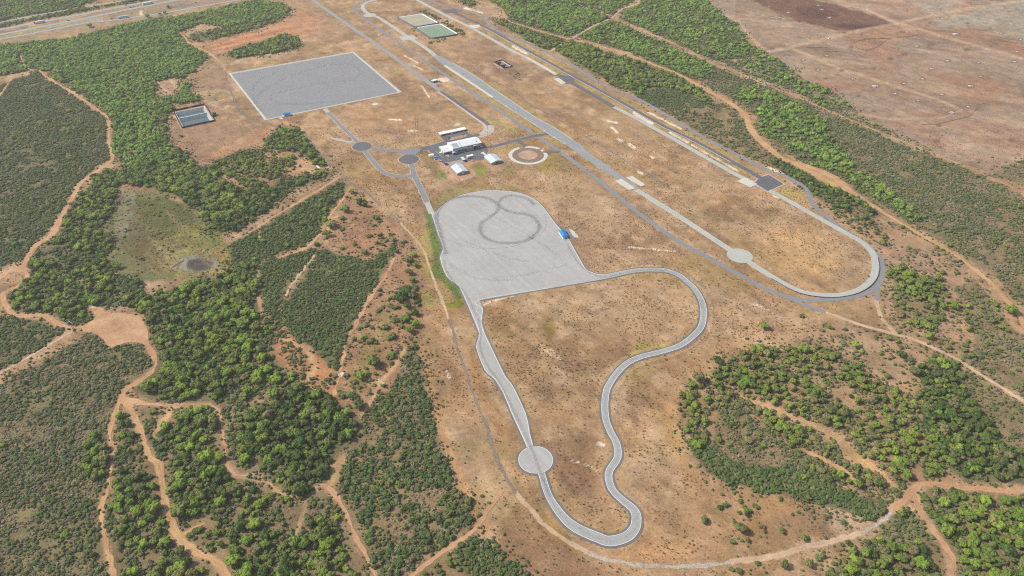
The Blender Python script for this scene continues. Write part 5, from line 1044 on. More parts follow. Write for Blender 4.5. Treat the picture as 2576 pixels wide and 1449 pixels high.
# ------------------------------------------------------------------ foliage
def leaf_mat(name, a, b_, c, rough=0.75, k=1.03):
    m, t, b = new_mat(name, rough, 0.12)
    p = wpos(t)
    oi = t.nodes.new('ShaderNodeObjectInfo')
    f = noise(t, p, 42, 3, 0.5)
    g = noise(t, p, 0.55, 3, 0.7)
    o = mixc(t, ramp(t, f, 0.40, 0.60), lin(a, k), lin(b_, k))
    o = mixc(t, ramp(t, oi.outputs['Random'], 0.45, 1.0, 0.0, 0.85), o, lin(c, k))
    h = t.nodes.new('ShaderNodeMath'); h.operation = 'MULTIPLY'; h.inputs[1].default_value = 7.31; t.links.new(oi.outputs['Random'], h.inputs[0])
    fr = t.nodes.new('ShaderNodeMath'); fr.operation = 'FRACT'; t.links.new(h.outputs[0], fr.inputs[0])
    h2 = t.nodes.new('ShaderNodeMath'); h2.operation = 'MULTIPLY'; h2.inputs[1].default_value = 31.7; t.links.new(oi.outputs['Random'], h2.inputs[0])
    f2 = t.nodes.new('ShaderNodeMath'); f2.operation = 'FRACT'; t.links.new(h2.outputs[0], f2.inputs[0])
    o = mixc(t, ramp(t, f2.outputs[0], 0.84, 0.97, 0.0, 0.75), o, lin((124, 112, 84), k))
    o = mixc(t, 1.0, o, mixc(t, fr.outputs[0], (0.80, 0.81, 0.82), (1.22, 1.20, 1.16)), 'MULTIPLY')
    o = mixc(t, 1.0, o, mixc(t, ramp(t, g, 0.3, 0.7), (0.72,) * 3, (1.26,) * 3), 'MULTIPLY')
    t.links.new(o, b.inputs['Base Color'])
    tl = t.nodes.new('ShaderNodeBsdfTranslucent'); t.links.new(o, tl.inputs['Color'])
    mx = t.nodes.new('ShaderNodeMixShader'); mx.inputs[0].default_value = 0.30
    t.links.new(b.outputs[0], mx.inputs[1]); t.links.new(tl.outputs[0], mx.inputs[2])
    t.links.new(mx.outputs[0], t.nodes['Material Output'].inputs[0])
    return m
L_TREE = {'p': leaf_mat('pale_leaves', (108, 144, 58), (128, 156, 66), (98, 124, 66)),
          'm': leaf_mat('green_leaves', (100, 126, 48), (122, 144, 54), (96, 104, 58)),
          'l': leaf_mat('olive_leaves', (106, 122, 56), (122, 132, 62), (100, 104, 64)),
          'd': leaf_mat('dark_leaves', (66, 88, 42), (84, 106, 46), (88, 94, 60))}
L_SH = {'s': leaf_mat('shrub_leaves', (90, 108, 62), (108, 118, 72), (84, 98, 66)),
        'd': leaf_mat('dark_shrub_leaves', (74, 98, 52), (88, 108, 58), (94, 102, 68))}
L_GR = leaf_mat('grey_twigs', (136, 128, 106), (152, 138, 112), (126, 124, 112))
L_TUFT = leaf_mat('grass_tuft_blades', (100, 106, 58), (120, 112, 66), (88, 98, 56), k=.7)
M_BARK = paint('bark', (112, 92, 76), 0.95, 0.05, 0.25, 0.5)

def ico(sub):
    bm = bmesh.new(); bmesh.ops.create_icosphere(bm, subdivisions=sub, radius=1)
    v = np.array([x.co[:] for x in bm.verts]); f = [tuple(y.index for y in x.verts) for x in bm.faces]
    bm.free(); return v, np.array(f)
IV2, IF2 = ico(2); IV1, IF1 = ico(1)
def crown(name, seed, mat, nl, rl, flat, zc, leaves, lsize, spread=0.62):
    """leafy crown of unit radius: overlapping lumps with leaf sprays over them"""
    r = np.random.default_rng(seed)
    V = []; Fc = []; n = 0
    cs = []
    for i in range(nl):
        if i == 0: c = np.array([0, 0, 0.05]); q = rl * 1.15
        else:
            a = 2 * math.pi * (i + r.random() * 0.7) / (nl - 1); d = spread * (0.55 + 0.55 * r.random())
            c = np.array([math.cos(a) * d, math.sin(a) * d, (r.random() - 0.45) * 0.5 * flat]); q = rl * (0.75 + 0.5 * r.random())
        cs.append((c, q))
    for c, q in cs:
        v = IV2.copy()
        b = r.random((5, 3)) * 6.0
        dsp = 1 + 0.16 * sum(np.sin(v @ b[k] + k) for k in range(5)) / 2.2
        v = v * dsp[:, None] * q * np.array([1, 1, 0.82 * flat + 0.12]) + c
        V.append(v); Fc.append(IF2 + n); n += len(v)
    tri = np.concatenate(Fc); V = np.concatenate(V)
    LV = []
    for k in range(leaves):
        c, q = cs[r.integers(len(cs))]
        d = r.normal(size=3); d[2] = abs(d[2]) * 0.9 - 0.25; d /= np.linalg.norm(d)
        p = c + d * q * (0.92 + 0.24 * r.random()) * np.array([1, 1, 0.85 * flat + 0.12])
        u = np.cross(d, r.normal(size=3)); u /= np.linalg.norm(u); w_ = np.cross(d, u) + d * (r.random() - 0.4)
        s = lsize * (0.6 + 0.9 * r.random())
        LV += [p - u * s * .5, p + w_ * s * .5, p + u * s * .5 + d * s * .3, p - w_ * s * .45]
    nV = len(V); V = np.concatenate([V, np.array(LV)])
    V[:, 2] += zc
    V[:, 2] = np.maximum(V[:, 2], 0.02)
    faces = [tuple(x) for x in tri.tolist()] + [(nV + 4 * k, nV + 4 * k + 1, nV + 4 * k + 2, nV + 4 * k + 3) for k in range(leaves)]
    me = bpy.data.meshes.new(name); me.from_pydata(V.tolist(), [], faces); me.materials.append(mat)
    return me
def trunk_mesh(name, h, r0):
    b = MB(); b.tube((0, 0, -0.02), (0.03, 0.02, h * 0.55), r0, r0 * .7, 7)
    for k in range(4):
        a = k * 1.6 + .3
        b.tube((0.03, 0.02, h * 0.5), (0.34 * math.cos(a), 0.34 * math.sin(a), h * 0.95), r0 * .6, r0 * .25, 5)
    return b.mesh(name, M_BARK)
TREE_P = {}; ti = 0
for tone in 'pmld':
    TREE_P[tone] = [crown('crown_%s' % tone, 10 + ti * 7 + j, L_TREE[tone], nl, rl, fl, 0.80, 170, 0.17) for j, (nl, rl, fl) in enumerate(((8, 0.46, 0.85), (11, 0.34, 0.75), (6, 0.50, 0.95), (9, 0.38, 1.15)))]; ti += 1
TRUNK = trunk_mesh('trunk', 0.8, 0.06)
SH_P = {}
for tone in 'sd':
    SH_P[tone] = [crown('shrub_%s' % tone, 60 + ti * 7 + j, L_SH[tone], nl, rl, fl, 0.42, 90, 0.26) for j, (nl, rl, fl) in enumerate(((5, 0.5, 0.75), (6, 0.45, 0.65), (4, 0.58, 0.8)))]; ti += 1
SH_P['g'] = [crown('twigs', 90 + j, L_GR, 5, 0.36, 0.6, 0.34, 170, 0.2, 0.66) for j in range(2)]
def tuft(seed):
    r = np.random.default_rng(seed); V = []; Fc = []
    for k in range(26):
        a = r.random() * 6.28; d = 0.5 * r.random(); l = 0.6 + 0.6 * r.random()
        p = np.array([math.cos(a) * d, math.sin(a) * d, 0]); q = p + np.array([math.cos(a) * l * .7, math.sin(a) * l * .7, l * .8])
        u = np.array([-math.sin(a), math.cos(a), 0]) * 0.16; n = len(V)
        V += [p - u, p + u, q + u * .4, q - u * .4]; Fc.append((n, n + 1, n + 2, n + 3))
    me = bpy.data.meshes.new('tuft'); me.from_pydata([tuple(x) for x in V], [], Fc); me.materials.append(L_TUFT); return me

# ------------------------------------------------------------------ where things grow
cand = {'T': [], 'S': [], 'G': []}          # x, y, r, proto index, zone index
PROTO = {'T': [(t_, j) for t_ in 'pmld' for j in range(4)], 'S': [(t_, j) for t_ in 'sd' for j in range(3)], 'G': [('g', 0), ('g', 1)]}
def free(x, y):
    ix = np.clip(((x - GX0) / GS + .5).astype(int), 0, nx - 1); iy = np.clip(((y - GY0) / GS + .5).astype(int), 0, ny - 1)
    return ~nveg[iy * nx + ix]
for zi, (nm, out, soil, layers, soft) in enumerate(Z):
    wp = np.array(PL(out)); bx0, by0 = wp.min(0); bx1, by1 = wp.max(0)
    bx0 = max(bx0, GX0); bx1 = min(bx1, GX1); by0 = max(by0, GY0); by1 = min(by1, GY1)
    for li, (kd, sp, r0, r1, cov, tone) in enumerate(layers):
        far = 1.0
        X, Y = np.meshgrid(np.arange(bx0, bx1, sp), np.arange(by0, by1, sp))
        X = X.ravel() + rng.uniform(-.55, .55, X.size) * sp; Y = Y.ravel() + rng.uniform(-.55, .55, Y.size) * sp
        d = sdist(X, Y, wp.tolist()) + (vn(X, Y, 7, 7) - .5) * 8 + (vn(X, Y, 26, 8) - .5) * 11 + rng.uniform(-1.5, 1.5, X.size)
        dens = fbm(X, Y, 34 if kd == 'T' else 22, 3 * li + 2 + zi % 5, 4)
        dens = dens * .6 + fbm(X, Y, 9, li + 4, 2) * .4
        thr = np.quantile(dens, 1 - cov) if len(dens) and cov < 1 else -1
        keep = (d < -r0 * .3) & (dens >= thr) & (rng.random(X.size) > 0.08)
        X, Y = X[keep], Y[keep]
        r = rng.uniform(0, 1, X.size) ** 2.2 * (r1 - r0) * 1.3 + r0 * .85
        # shrink towards edges of gaps so the outline stays ragged
        ok = np.ones(X.size, bool)
        for a in (0, 1, 2, 3):
            ok &= free(X + r * (.7 if kd == 'T' else .35) * math.cos(a * 1.57), Y + r * (.7 if kd == 'T' else .35) * math.sin(a * 1.57))
        X, Y, r = X[ok], Y[ok], r[ok]
        sx, sy = proj(X, Y)
        v = (sx > -260) & (sx < 2836) & (sy > -60) & (sy < 1600)
        X, Y, r = X[v], Y[v], r[v]
        ids = [i for i, q in enumerate(PROTO[kd]) if q[0] == tone]
        pi = np.array(ids)[rng.integers(0, len(ids), X.size)] if X.size else np.zeros(0, int)
        if kd == 'T' and X.size:                       # a few trees of another tone
            alt = rng.random(X.size); oth = {'p': 'm', 'm': 'd', 'l': 'm', 'd': 'm'}[tone]; oi_ = [i for i, q in enumerate(PROTO['T']) if q[0] == oth]
            pi = np.where(alt < 0.25, np.array(oi_)[rng.integers(0, 4, X.size)], pi)
            pi = np.where((alt > 0.92) & (tone != 'p'), np.array([8, 9, 10, 11])[rng.integers(0, 4, X.size)], pi)
        if kd == 'S' and X.size:
            pi = np.where(rng.random(X.size) < .3, rng.integers(0, 6, X.size), pi)
        cand[kd].append(np.stack([X, Y, r, pi, np.full(X.size, zi)], 1))
# stray shrubs just outside the thickets
for zi, (nm, out, soil, layers, soft) in enumerate(Z):
    if soil is None: continue
    wp = np.array(PL(out)); bx0, by0 = wp.min(0) - 16; bx1, by1 = wp.max(0) + 16
    X, Y = np.meshgrid(np.arange(max(bx0, GX0), min(bx1, GX1), 3.2), np.arange(max(by0, GY0), min(by1, GY1), 3.2))
    X = X.ravel() + rng.uniform(-2, 2, X.size); Y = Y.ravel() + rng.uniform(-2, 2, Y.size)
    d = sdist(X, Y, wp.tolist())
    keep = (d > 0.5) & (rng.random(X.size) < np.exp(-d / 6.0) * sm(.36, .60, fbm(X, Y, 26, 9, 3)) * 1.3) & free(X, Y)
    sx, sy = proj(X, Y); keep &= (sx > -100) & (sx < 2680) & (sy > -40)
    X, Y = X[keep], Y[keep]
    cand['S'].append(np.stack([X, Y, rng.uniform(.45, 1.4, X.size), rng.integers(0, 6, X.size), np.full(X.size, zi)], 1))
cand = {k: np.concatenate(v) for k, v in cand.items()}

def put_tree(x, y, r, pi, label, group=None, kind='T', name='tree', cat_='tree', rz=None):
    tone, j = PROTO[kind][pi]
    rz = random.random() * 6.28 if rz is None else rz
    t_ = thing(name, label, cat_, (x, y, 0), rz, group)
    hs = r * random.uniform(0.9, 1.15)
    c = obj('crown' if name == 'tree' else 'foliage', (TREE_P[tone][j] if kind == 'T' else SH_P[tone][j]), t_)
    c.scale = (r * random.uniform(.8, 1.2), r * random.uniform(.8, 1.2), hs)
    k = obj('trunk' if name == 'tree' else 'stem', TRUNK, t_)
    f_ = 1.0 if name == 'tree' else 0.5
    k.scale = (r, r, hs * f_)
    return t_
lone_xy = []; nt_, ns_ = 0, 0
for (x, y, rp, kd, lb) in LONE:
    r = rp / mpp(y); wx, wy = P(x, y + rp * 0.35)
    lone_xy.append((wx, wy, r))
    if kd == 'tree':
        put_tree(wx, wy, r, (4 + nt_ % 4) if 'dark' not in lb else 12 + nt_ % 4, lb); nt_ += 1
    else:
        put_tree(wx, wy, r, (3 + ns_ % 3) if 'dark' in lb else ns_ % 3, lb, None, 'S', 'shrub', 'shrub'); ns_ += 1
LX = np.array(lone_xy)
for k in cand:
    a = cand[k]; keep = np.ones(len(a), bool)
    for x, y, r in LX: keep &= np.hypot(a[:, 0] - x, a[:, 1] - y) > r * 1.15
    cand[k] = a[keep]
TREE_LABEL = {'p': 'pale green bushy tree', 'm': 'green bushy tree', 'l': 'yellow green open tree', 'd': 'dark green bushy tree'}
rest = {}
for kd, quota, name, cat_ in (('T', 298 - nt_, 'tree', 'tree'), ('S', 298 - ns_, 'shrub', 'shrub')):
    a = cand[kd]
    sx, sy = proj(a[:, 0], a[:, 1])
    big = a[:, 2] * (sy + 728) * np.where((sx > 10) & (sx < 2566) & (sy > 0) & (sy < 1449), 1, 0)
    if kd == 'S': big = big * np.where(sy < 1440, 1, 0)
    order = np.argsort(-big); pick = order[:quota]
    for i in pick:
        x, y, r, pi, zi = a[i]; zn = Z[int(zi)][0]; tone = PROTO[kd][int(pi)][0]
        lb = (TREE_LABEL[tone] if kd == 'T' else {'s': 'low grey green shrub', 'd': 'low dark green shrub'}[tone]) + ' in the ' + zn.replace('wood in the lower right', 'open wood in the lower right')
        put_tree(x, y, r, int(pi), lb, ('trees: ' if kd == 'T' else 'shrubs: ') + lb.split(' in the ')[0] + ', ' + zn, kd, name, cat_)
    rest[kd] = a[order[quota:]]
rest['G'] = cand['G']

# ------------------------------------------------------------------ the uncounted rest: one object each, real instances on points
L_DRY = leaf_mat('dry_grass_blades', (150, 126, 92), (160, 132, 96), (132, 108, 80), k=.8)
def scatter(name, protos, pts, label, cat_, zs=(0.9, 1.2)):
    pc = bpy.data.collections.new(name + '_kinds')
    for i, me in enumerate(protos):
        o = bpy.data.objects.new('%s_kind_%s' % (name, 'abcdefghijklmnopqrst'[i]), me); pc.objects.link(o)
    n = len(pts)
    me = bpy.data.meshes.new(name); me.vertices.add(n)
    me.vertices.foreach_set('co', np.stack([pts[:, 0], pts[:, 1], np.zeros(n)], 1).astype(np.float32).ravel())
    def at(nm, ty, dom, arr, key):
        q = me.attributes.new(nm, ty, dom); q.data.foreach_set(key, arr)
    at('kind_index', 'INT', 'POINT', pts[:, 3].astype(np.int32), 'value')
    at('turn', 'FLOAT_VECTOR', 'POINT', np.stack([rng.normal(0, .08, n), rng.normal(0, .08, n), rng.random(n) * 6.283], 1).astype(np.float32).ravel(), 'vector')
    r = pts[:, 2]
    at('size', 'FLOAT_VECTOR', 'POINT', np.stack([r * rng.uniform(.75, 1.3, n), r * rng.uniform(.75, 1.3, n), r * rng.uniform(zs[0], zs[1], n)], 1).astype(np.float32).ravel(), 'vector')
    o = obj(name, me)
    g = bpy.data.node_groups.new(name, 'GeometryNodeTree')
    g.interface.new_socket('Geometry', in_out='INPUT', socket_type='NodeSocketGeometry')
    g.interface.new_socket('Geometry', in_out='OUTPUT', socket_type='NodeSocketGeometry')
    gi = g.nodes.new('NodeGroupInput'); go = g.nodes.new('NodeGroupOutput')
    iop = g.nodes.new('GeometryNodeInstanceOnPoints'); ci = g.nodes.new('GeometryNodeCollectionInfo')
    ci.inputs['Collection'].default_value = pc; ci.inputs['Separate Children'].default_value = True; ci.inputs['Reset Children'].default_value = True
    def na(nm, ty):
        q = g.nodes.new('GeometryNodeInputNamedAttribute'); q.data_type = ty; q.inputs['Name'].default_value = nm
        return [s for s in q.outputs if s.enabled and s.name == 'Attribute'][0]
    e2r = g.nodes.new('FunctionNodeEulerToRotation')
    g.links.new(na('turn', 'FLOAT_VECTOR'), e2r.inputs[0])
    g.links.new(gi.outputs[0], iop.inputs['Points']); g.links.new(ci.outputs[0], iop.inputs['Instance'])
    iop.inputs['Pick Instance'].default_value = True
    g.links.new(na('kind_index', 'INT'), iop.inputs['Instance Index'])
    g.links.new(e2r.outputs[0], iop.inputs['Rotation']); g.links.new(na('size', 'FLOAT_VECTOR'), iop.inputs['Scale'])
    g.links.new(iop.outputs[0], go.inputs[0])
    md = o.modifiers.new('plants', 'NODES'); md.node_group = g
    tag(o, label, cat_, kind='stuff')
    return o
scatter('woodland', [TREE_P[a][b_] for a, b_ in PROTO['T']], rest['T'], 'dense green woodland of bushy trees covering the land around the test tracks', 'woodland')
scatter('thicket', [SH_P[a][b_] for a, b_ in PROTO['S']], rest['S'], 'low dark green thicket between the dirt tracks', 'thicket')
scatter('dry_scrub', [SH_P[a][b_] for a, b_ in PROTO['G']], rest['G'], 'low grey twiggy dry scrub among the green thickets', 'scrub')
tp = []
for out, sp, cov in TUFTS:
    wp = np.array(PL(out)); bx0, by0 = wp.min(0); bx1, by1 = wp.max(0)
    X, Y = np.meshgrid(np.arange(bx0, bx1, sp), np.arange(by0, by1, sp))
    X = X.ravel() + rng.uniform(-.8, .8, X.size) * sp; Y = Y.ravel() + rng.uniform(-.8, .8, Y.size) * sp
    dens = fbm(X, Y, 30, 11, 4) * .6 + fbm(X, Y, 9, 13, 2) * .4
    keep = (sdist(X, Y, wp.tolist()) + (vn(X, Y, 20, 3) - .5) * 16 < 0) & (rng.random(X.size) < sm(0.40, 0.66, dens) * cov * 0.72) & free(X, Y)
    X, Y = X[keep], Y[keep]
    tp.append(np.stack([X, Y, rng.uniform(0.32, 0.80, X.size), rng.integers(0, 2, X.size), X * 0], 1))
scatter('grass_tufts', [tuft(1), tuft(2)], np.concatenate(tp), 'small dark green weed tufts dotted over the dry grass', 'grass tufts')
def tuft_of(seed, mat):
    me = tuft(seed); me.materials.clear(); me.materials.append(mat); return me
X, Y = np.meshgrid(np.arange(-760, 760, 2.1), np.arange(GY0, 1000, 2.1)); X = X.ravel() + rng.uniform(-1.6, 1.6, X.size); Y = Y.ravel() + rng.uniform(-1.6, 1.6, Y.size)
sx, sy = proj(X, Y); kp = (sx > -40) & (sx < 2620) & (sy < 1500) & free(X, Y) & (rng.random(X.size) < sm(.38, .62, fbm(X, Y, 12, 6, 3) * .6 + fbm(X, Y, 60, 10, 3) * .4) * .55)
X, Y = X[kp], Y[kp]; inz = np.zeros(X.size, bool)
for nm, out, soil, layers, soft in Z:
    if soil is not None: inz |= sdist(X, Y, PL(out)) < 0
X, Y = X[~inz], Y[~inz]
dry = np.stack([X, Y, rng.uniform(.25, .8, X.size) ** 1.3, rng.integers(0, 2, X.size), X * 0], 1)
scatter('dry_grass', [tuft_of(3, L_DRY), tuft_of(4, L_DRY)], dry, 'dry brown grass covering the open ground around the tracks', 'grass')
print('DRY', len(dry))
print('TREES', len(rest['T']), 'SHRUBS', len(rest['S']), 'GREY', len(rest['G']), 'TUFTS', sum(len(q) for q in tp))
# ------------------------------------------------------------------ buildings
def frame(a, b_):
    """local frame: origin at ground point a, x towards ground point b (picture points)"""
    ax, ay = P(*a); bx, by = P(*b_)
    return (ax, ay), math.atan2(by - ay, bx - ax), math.hypot(bx - ax, by - ay)
W_ROOF = paint('white_roof_sheet', (214, 220, 220), 0.5, 0.4, 0.05, 6, k=0.74)
W_ROOF2 = paint('grey_roof_sheet', (172, 182, 184), 0.5, 0.4, 0.05, 6)
W_ROOF3 = paint('pale_blue_roof', (196, 210, 216), 0.5, 0.4, 0.05, 6, k=0.7)
W_WALL = paint('white_wall_sheet', (214, 220, 214), 0.7, 0.2, 0.06, 5, k=0.74)
W_BRICK = paint('beige_brick', (186, 172, 156), 0.9, 0.1, 0.12, 2)
W_DARK = paint('dark_opening', (38, 40, 46), 0.6, 0.3, 0.1, 2)
W_GLASS = paint('window_glass', (56, 70, 84), 0.15, 0.6, 0.1, 2)
W_TRIM = paint('pale_trim', (220, 220, 212), 0.7, 0.2, 0.05, 2, k=.7)
W_STEEL = paint('grey_steel', (120, 124, 128), 0.5, 0.5, 0.1, 2)
W_BLUE = paint('blue_sheet', (22, 118, 196), 0.5, 0.4, 0.08, 3)
W_BLUE2 = paint('bright_blue_roof', (0, 128, 214), 0.45, 0.4, 0.06, 3, k=0.7)
W_WHITE = paint('white_paint', (232, 232, 228), 0.6, 0.3, 0.04, 3, k=0.8)
W_RED = paint('red_paint', (170, 44, 52), 0.5, 0.4, 0.06, 2)
W_TYRE = paint('tyre_black', (34, 34, 36), 0.9, 0.1, 0.1, 1)
W_FENCE = paint('rusty_fence', (62, 44, 40), 0.9, 0.1, 0.2, 2)
def gable(mb, x0, x1, y0, y1, ze, zr, th=0.25, ov=0.6, axis='x', m=0, off=0.5):
    """two-pitch roof slab; ridge along axis at fraction off of the depth"""
    if axis == 'x':
        ym = y0 + (y1 - y0) * off; s0 = (zr - ze) / (ym - y0); s1 = (zr - ze) / (y1 - ym)
        a = [(y0 - ov, ze - ov * s0), (ym, zr), (y1 + ov, ze - ov * s1), (y1 + ov, ze - ov * s1 + th), (ym, zr + th), (y0 - ov, ze - ov * s0 + th)]
        mb.prism(a, x0 - ov, x1 + ov, m, 'x')
    else:
        xm = x0 + (x1 - x0) * off; s0 = (zr - ze) / (xm - x0); s1 = (zr - ze) / (x1 - xm)
        a = [(x0 - ov, ze - ov * s0), (xm, zr), (x1 + ov, ze - ov * s1), (x1 + ov, ze - ov * s1 + th), (xm, zr + th), (x0 - ov, ze - ov * s0 + th)]
        mb.prism(a, y0 - ov, y1 + ov, m, 'y')
def wall_part(parent, name, prof, a, b_, mat, axis):
    mb = MB(); mb.prism(prof, a, b_, 0, axis); return mb.build(name, mat, parent)

# main workshop
o0, rz, L = frame(Ce(575, 592), Ce(1470, 398))
D_ = 21.0; H1 = 7.2; HR = 8.6; HB = 6.2
mw = thing('workshop_building', 'long white workshop with a low pitched white roof in the middle of the yard', 'building', o0, rz)
wall_part(mw, 'wall', [(0, 0), (0, H1), (D_ * .58, HR), (D_, HB), (D_, 0)], 0, L, W_WALL, 'x')
r_ = MB(); yr = D_ * .58
r_.prism([(-0.9, H1 - .12), (yr, HR + .02), (D_ + .6, HB - .1), (D_ + .6, HB + .18), (yr, HR + .3), (-0.9, H1 + .16)], -0.5, L + 1.6)
rf = r_.build('roof', W_ROOF, mw)
q_ = MB(); sl = (HR - H1) / yr
def on_roof(mb, x0, x1, y0, y1, t0, t1):
    mb.prism([(y0, H1 + .14 + sl * (y0 + .9) + t0 - .02), (y1, H1 + .14 + sl * (y1 + .9) + t0 - .02), (y1, H1 + .14 + sl * (y1 + .9) + t1), (y0, H1 + .14 + sl * (y0 + .9) + t1)], x0, x1)
on_roof(q_, 2.0, L * .25, 0.6, yr - 1.4, 0, .06); q_.build('grey_roof_panel', W_ROOF2, rf)
q_ = MB(); on_roof(q_, L * .31, L * .335, -0.4, yr - .6, 0, .08); q_.build('roof_valley', W_ROOF2, rf)
q_ = MB()
for k in range(1, 22):
    if not 4 < k < 8: on_roof(q_, L * k / 22 - .06, L * k / 22 + .06, -.6, yr - .3, .02, .12)
q_.build('roof_seam', W_TRIM, rf)
q_ = MB(); q_.box(L * .88, L * .88 + 1.1, 4, 5.1, H1 + .3, H1 + 1.9); q_.build('roof_vent', W_STEEL, rf)
q_ = MB()
for k in range(9): q_.box(L * .1 * (k + 1) - .06, L * .1 * (k + 1) + .06, -.05, 0.0, 0.2, H1 - .5)
q_.build('wall_rib', W_TRIM, mw)
for k, (x, wd, z0, z1) in enumerate(((L * .185, 2.8, 0.3, 3.0), (L * .315, 2.6, 0.3, 2.9), (L * .42, 2.6, 0.7, 2.6), (L * .86, 2.2, .4, 2.9), (L * .935, 1.6, .8, 3.6))):
    q_ = MB(); q_.box(x, x + wd, -.06, 0.12, z0, z1); dd = q_.build('door' if k < 4 else 'window', W_DARK, mw)
    q_ = MB(); q_.box(x - .3, x + wd + .3, -.5, -.07, z1 + .05, z1 + .2); q_.build('lintel', W_TRIM, dd)
for x in (L * .27, L * .385, L * .48, L * .55, L * .60):
    q_ = MB(); q_.box(x, x + 1.3, -.06, 0.1, 1.0, 2.1); wn_ = q_.build('window', W_GLASS, mw)
    q_ = MB(); q_.box(x - .1, x + 1.4, -.14, -.07, .85, .98); q_.build('sill', W_TRIM, wn_)
for k in range(5):
    x = L * (.50 + k * .04)
    q_ = MB(); q_.box(x, x + .5, -.06, 0.1, 4.4, 5.9); q_.build('window', W_GLASS, mw)
q_ = MB(); q_.box(0, L, D_, D_ + .05, 0, 2.0); q_.build('brick_plinth', W_BRICK, mw)
q_ = MB(); q_.box(L * .15, L + 1.2, -2.6, -.07, 0.12, 0.42); q_.build('terrace', W_ROOF2, mw)
px0 = L * .715; pw = 5.4
q_ = MB(); q_.box(px0, px0 + pw, -2.8, -.09, 5.6, 5.95); q_.box(px0, px0 + .35, -2.8, -2.45, 0.43, 5.6); q_.box(px0 + pw - .35, px0 + pw, -2.8, -2.45, 0.43, 5.6)
pc_ = q_.build('porch', W_TRIM, mw)
q_ = MB(); q_.box(px0 + .4, px0 + pw - .4, -1.9, -1.7, .43, 5.5); q_.build('glass_front', W_GLASS, pc_)
q_ = MB()
for k in range(6): q_.box(px0 + .8 + k * .62, px0 + 1.4 + k * .62, -2.4, -1.95, 0.5 + k * .5, 0.65 + k * .5)
q_.build('stairs', W_STEEL, pc_)
q_ = MB(); q_.box(L, L + 2.4, -2.6, 1.0, 0.43, 0.9); q_.build('loading_step', W_TRIM, mw)
# lower annex on the left, same roof line direction
ax0 = -12.6; ad0 = 1.2; ad1 = D_ - 1.5; AH = 3.6
q_ = MB(); q_.prism([(ad0, 0), (ad0, AH), ((ad0 + ad1) / 2, AH + 1.1), (ad1, AH), (ad1, 0)], ax0, -0.05)
an = q_.build('annex', W_BRICK, mw)
q_ = MB(); gable(q_, ax0, -0.65, ad0, ad1, AH + .02, AH + 1.12, .25, .5); q_.build('annex_roof', W_ROOF, an)
q_ = MB(); q_.box(-8.2, -3.0, ad0 - .06, ad0 + .1, .1, 2.9); q_.build('garage_door', W_STEEL, an)
q_ = MB(); q_.box(ax0 - .1, ax0 + .1, 9, 11.0, .1, 3.0); q_.build('side_door', W_WHITE, an)
q_ = MB(); q_.box(ax0 - 3.2, ax0 - .12, 8.4, 11.4, .13, .3); q_.build('door_step', W_WHITE, an)
# blue cabin in front of the annex
o0, rz, _ = frame(Ce(585, 648), Ce(690, 625))
bc = thing('blue_cabin', 'small blue cabin with a pale pitched roof against the workshop annex', 'cabin', o0, rz)
q_ = MB(); q_.prism([(0, 0), (0, 2.5), (2.5, 3.5), (5.0, 2.5), (5.0, 0)], 0, 5.2, 0, 'y'); q_.build('wall', W_BLUE, bc)
q_ = MB(); gable(q_, 0, 5.0, 0, 5.2, 2.52, 3.52, .15, .3, 'y'); q_.build('roof', W_ROOF2, bc)
q_ = MB(); q_.box(1.8, 3.0, -.05, .1, .1, 2.1); q_.build('door', W_DARK, bc)

def shed(a, b_, depth, he, hr, label, doors, roof):
    o0, rz, wd = frame(a, b_)
    s = thing('shed', label, 'shed', o0, rz, None)
    q = MB(); q.prism([(0, 0), (0, he), (wd / 2, hr), (wd, he), (wd, 0)], 0, depth, 0, 'y'); q.build('wall', W_BRICK, s)
    q = MB(); gable(q, 0, wd, 0, depth, he + .02, hr + .02, .22, .5, 'y'); rr = q.build('roof', roof, s)
    q = MB(); q.box(wd / 2 - .25, wd / 2 + .25, -.5, depth + .5, hr + .235, hr + .33); q.build('ridge_cap', W_TRIM, rr)
    q = MB(); q.poly([(0.1, -.03, he), (wd - .1, -.03, he), (wd / 2, -.03, hr - .1)]); q.box(0.1, wd - .1, -.06, -.02, he - .25, he); q.build('gable_panel', W_WALL, s)
    for x, w_, z0, z1, mt, nm in doors:
        q = MB(); q.box(x * wd, x * wd + w_, -.08, .08, z0, z1); q.build(nm, mt, s)
    return s
shed(Ce(722, 1303), Ce(1068, 1218), 21.5, 3.0, 5.0, 'pale blue roofed shed with a white roller door on the pink earth apron', [(.42, 3.2, .05, 2.6, W_WHITE, 'roller_door'), (.2, 1.0, .05, 2.1, W_TRIM, 'door'), (.06, 1.0, 1.0, 2.0, W_GLASS, 'window')], W_ROOF3)
shed(Cc(1472, 726), Cc(1640, 682), 21.0, 3.0, 5.0, 'pale blue roofed shed with an open dark doorway near the round gravel ring', [(.42, 3.0, .05, 2.7, W_DARK, 'doorway'), (.2, 1.0, .05, 2.1, W_TRIM, 'door'), (.72, 1.0, 1.0, 2.0, W_GLASS, 'window')], W_ROOF3)

# car park canopy
o0, rz, L2 = frame(Cc(640, 262), Cc(1068, 172))
cp = thing('carport', 'long white flat roofed carport over the back parking row', 'carport', o0, rz)
q_ = MB(); q_.prism([(-.3, 2.5), (6.2, 3.1), (6.2, 3.25), (-.3, 2.65)], 0, L2); q_.build('roof', W_WHITE, cp)
for k in range(9):
    x = .4 + k * (L2 - .8) / 8
    q_ = MB(); q_.tube((x, .4, 0), (x, .4, 2.55), .09); q_.tube((x, 5.9, 0), (x, 5.9, 3.05), .09); q_.build('post', W_STEEL, cp)

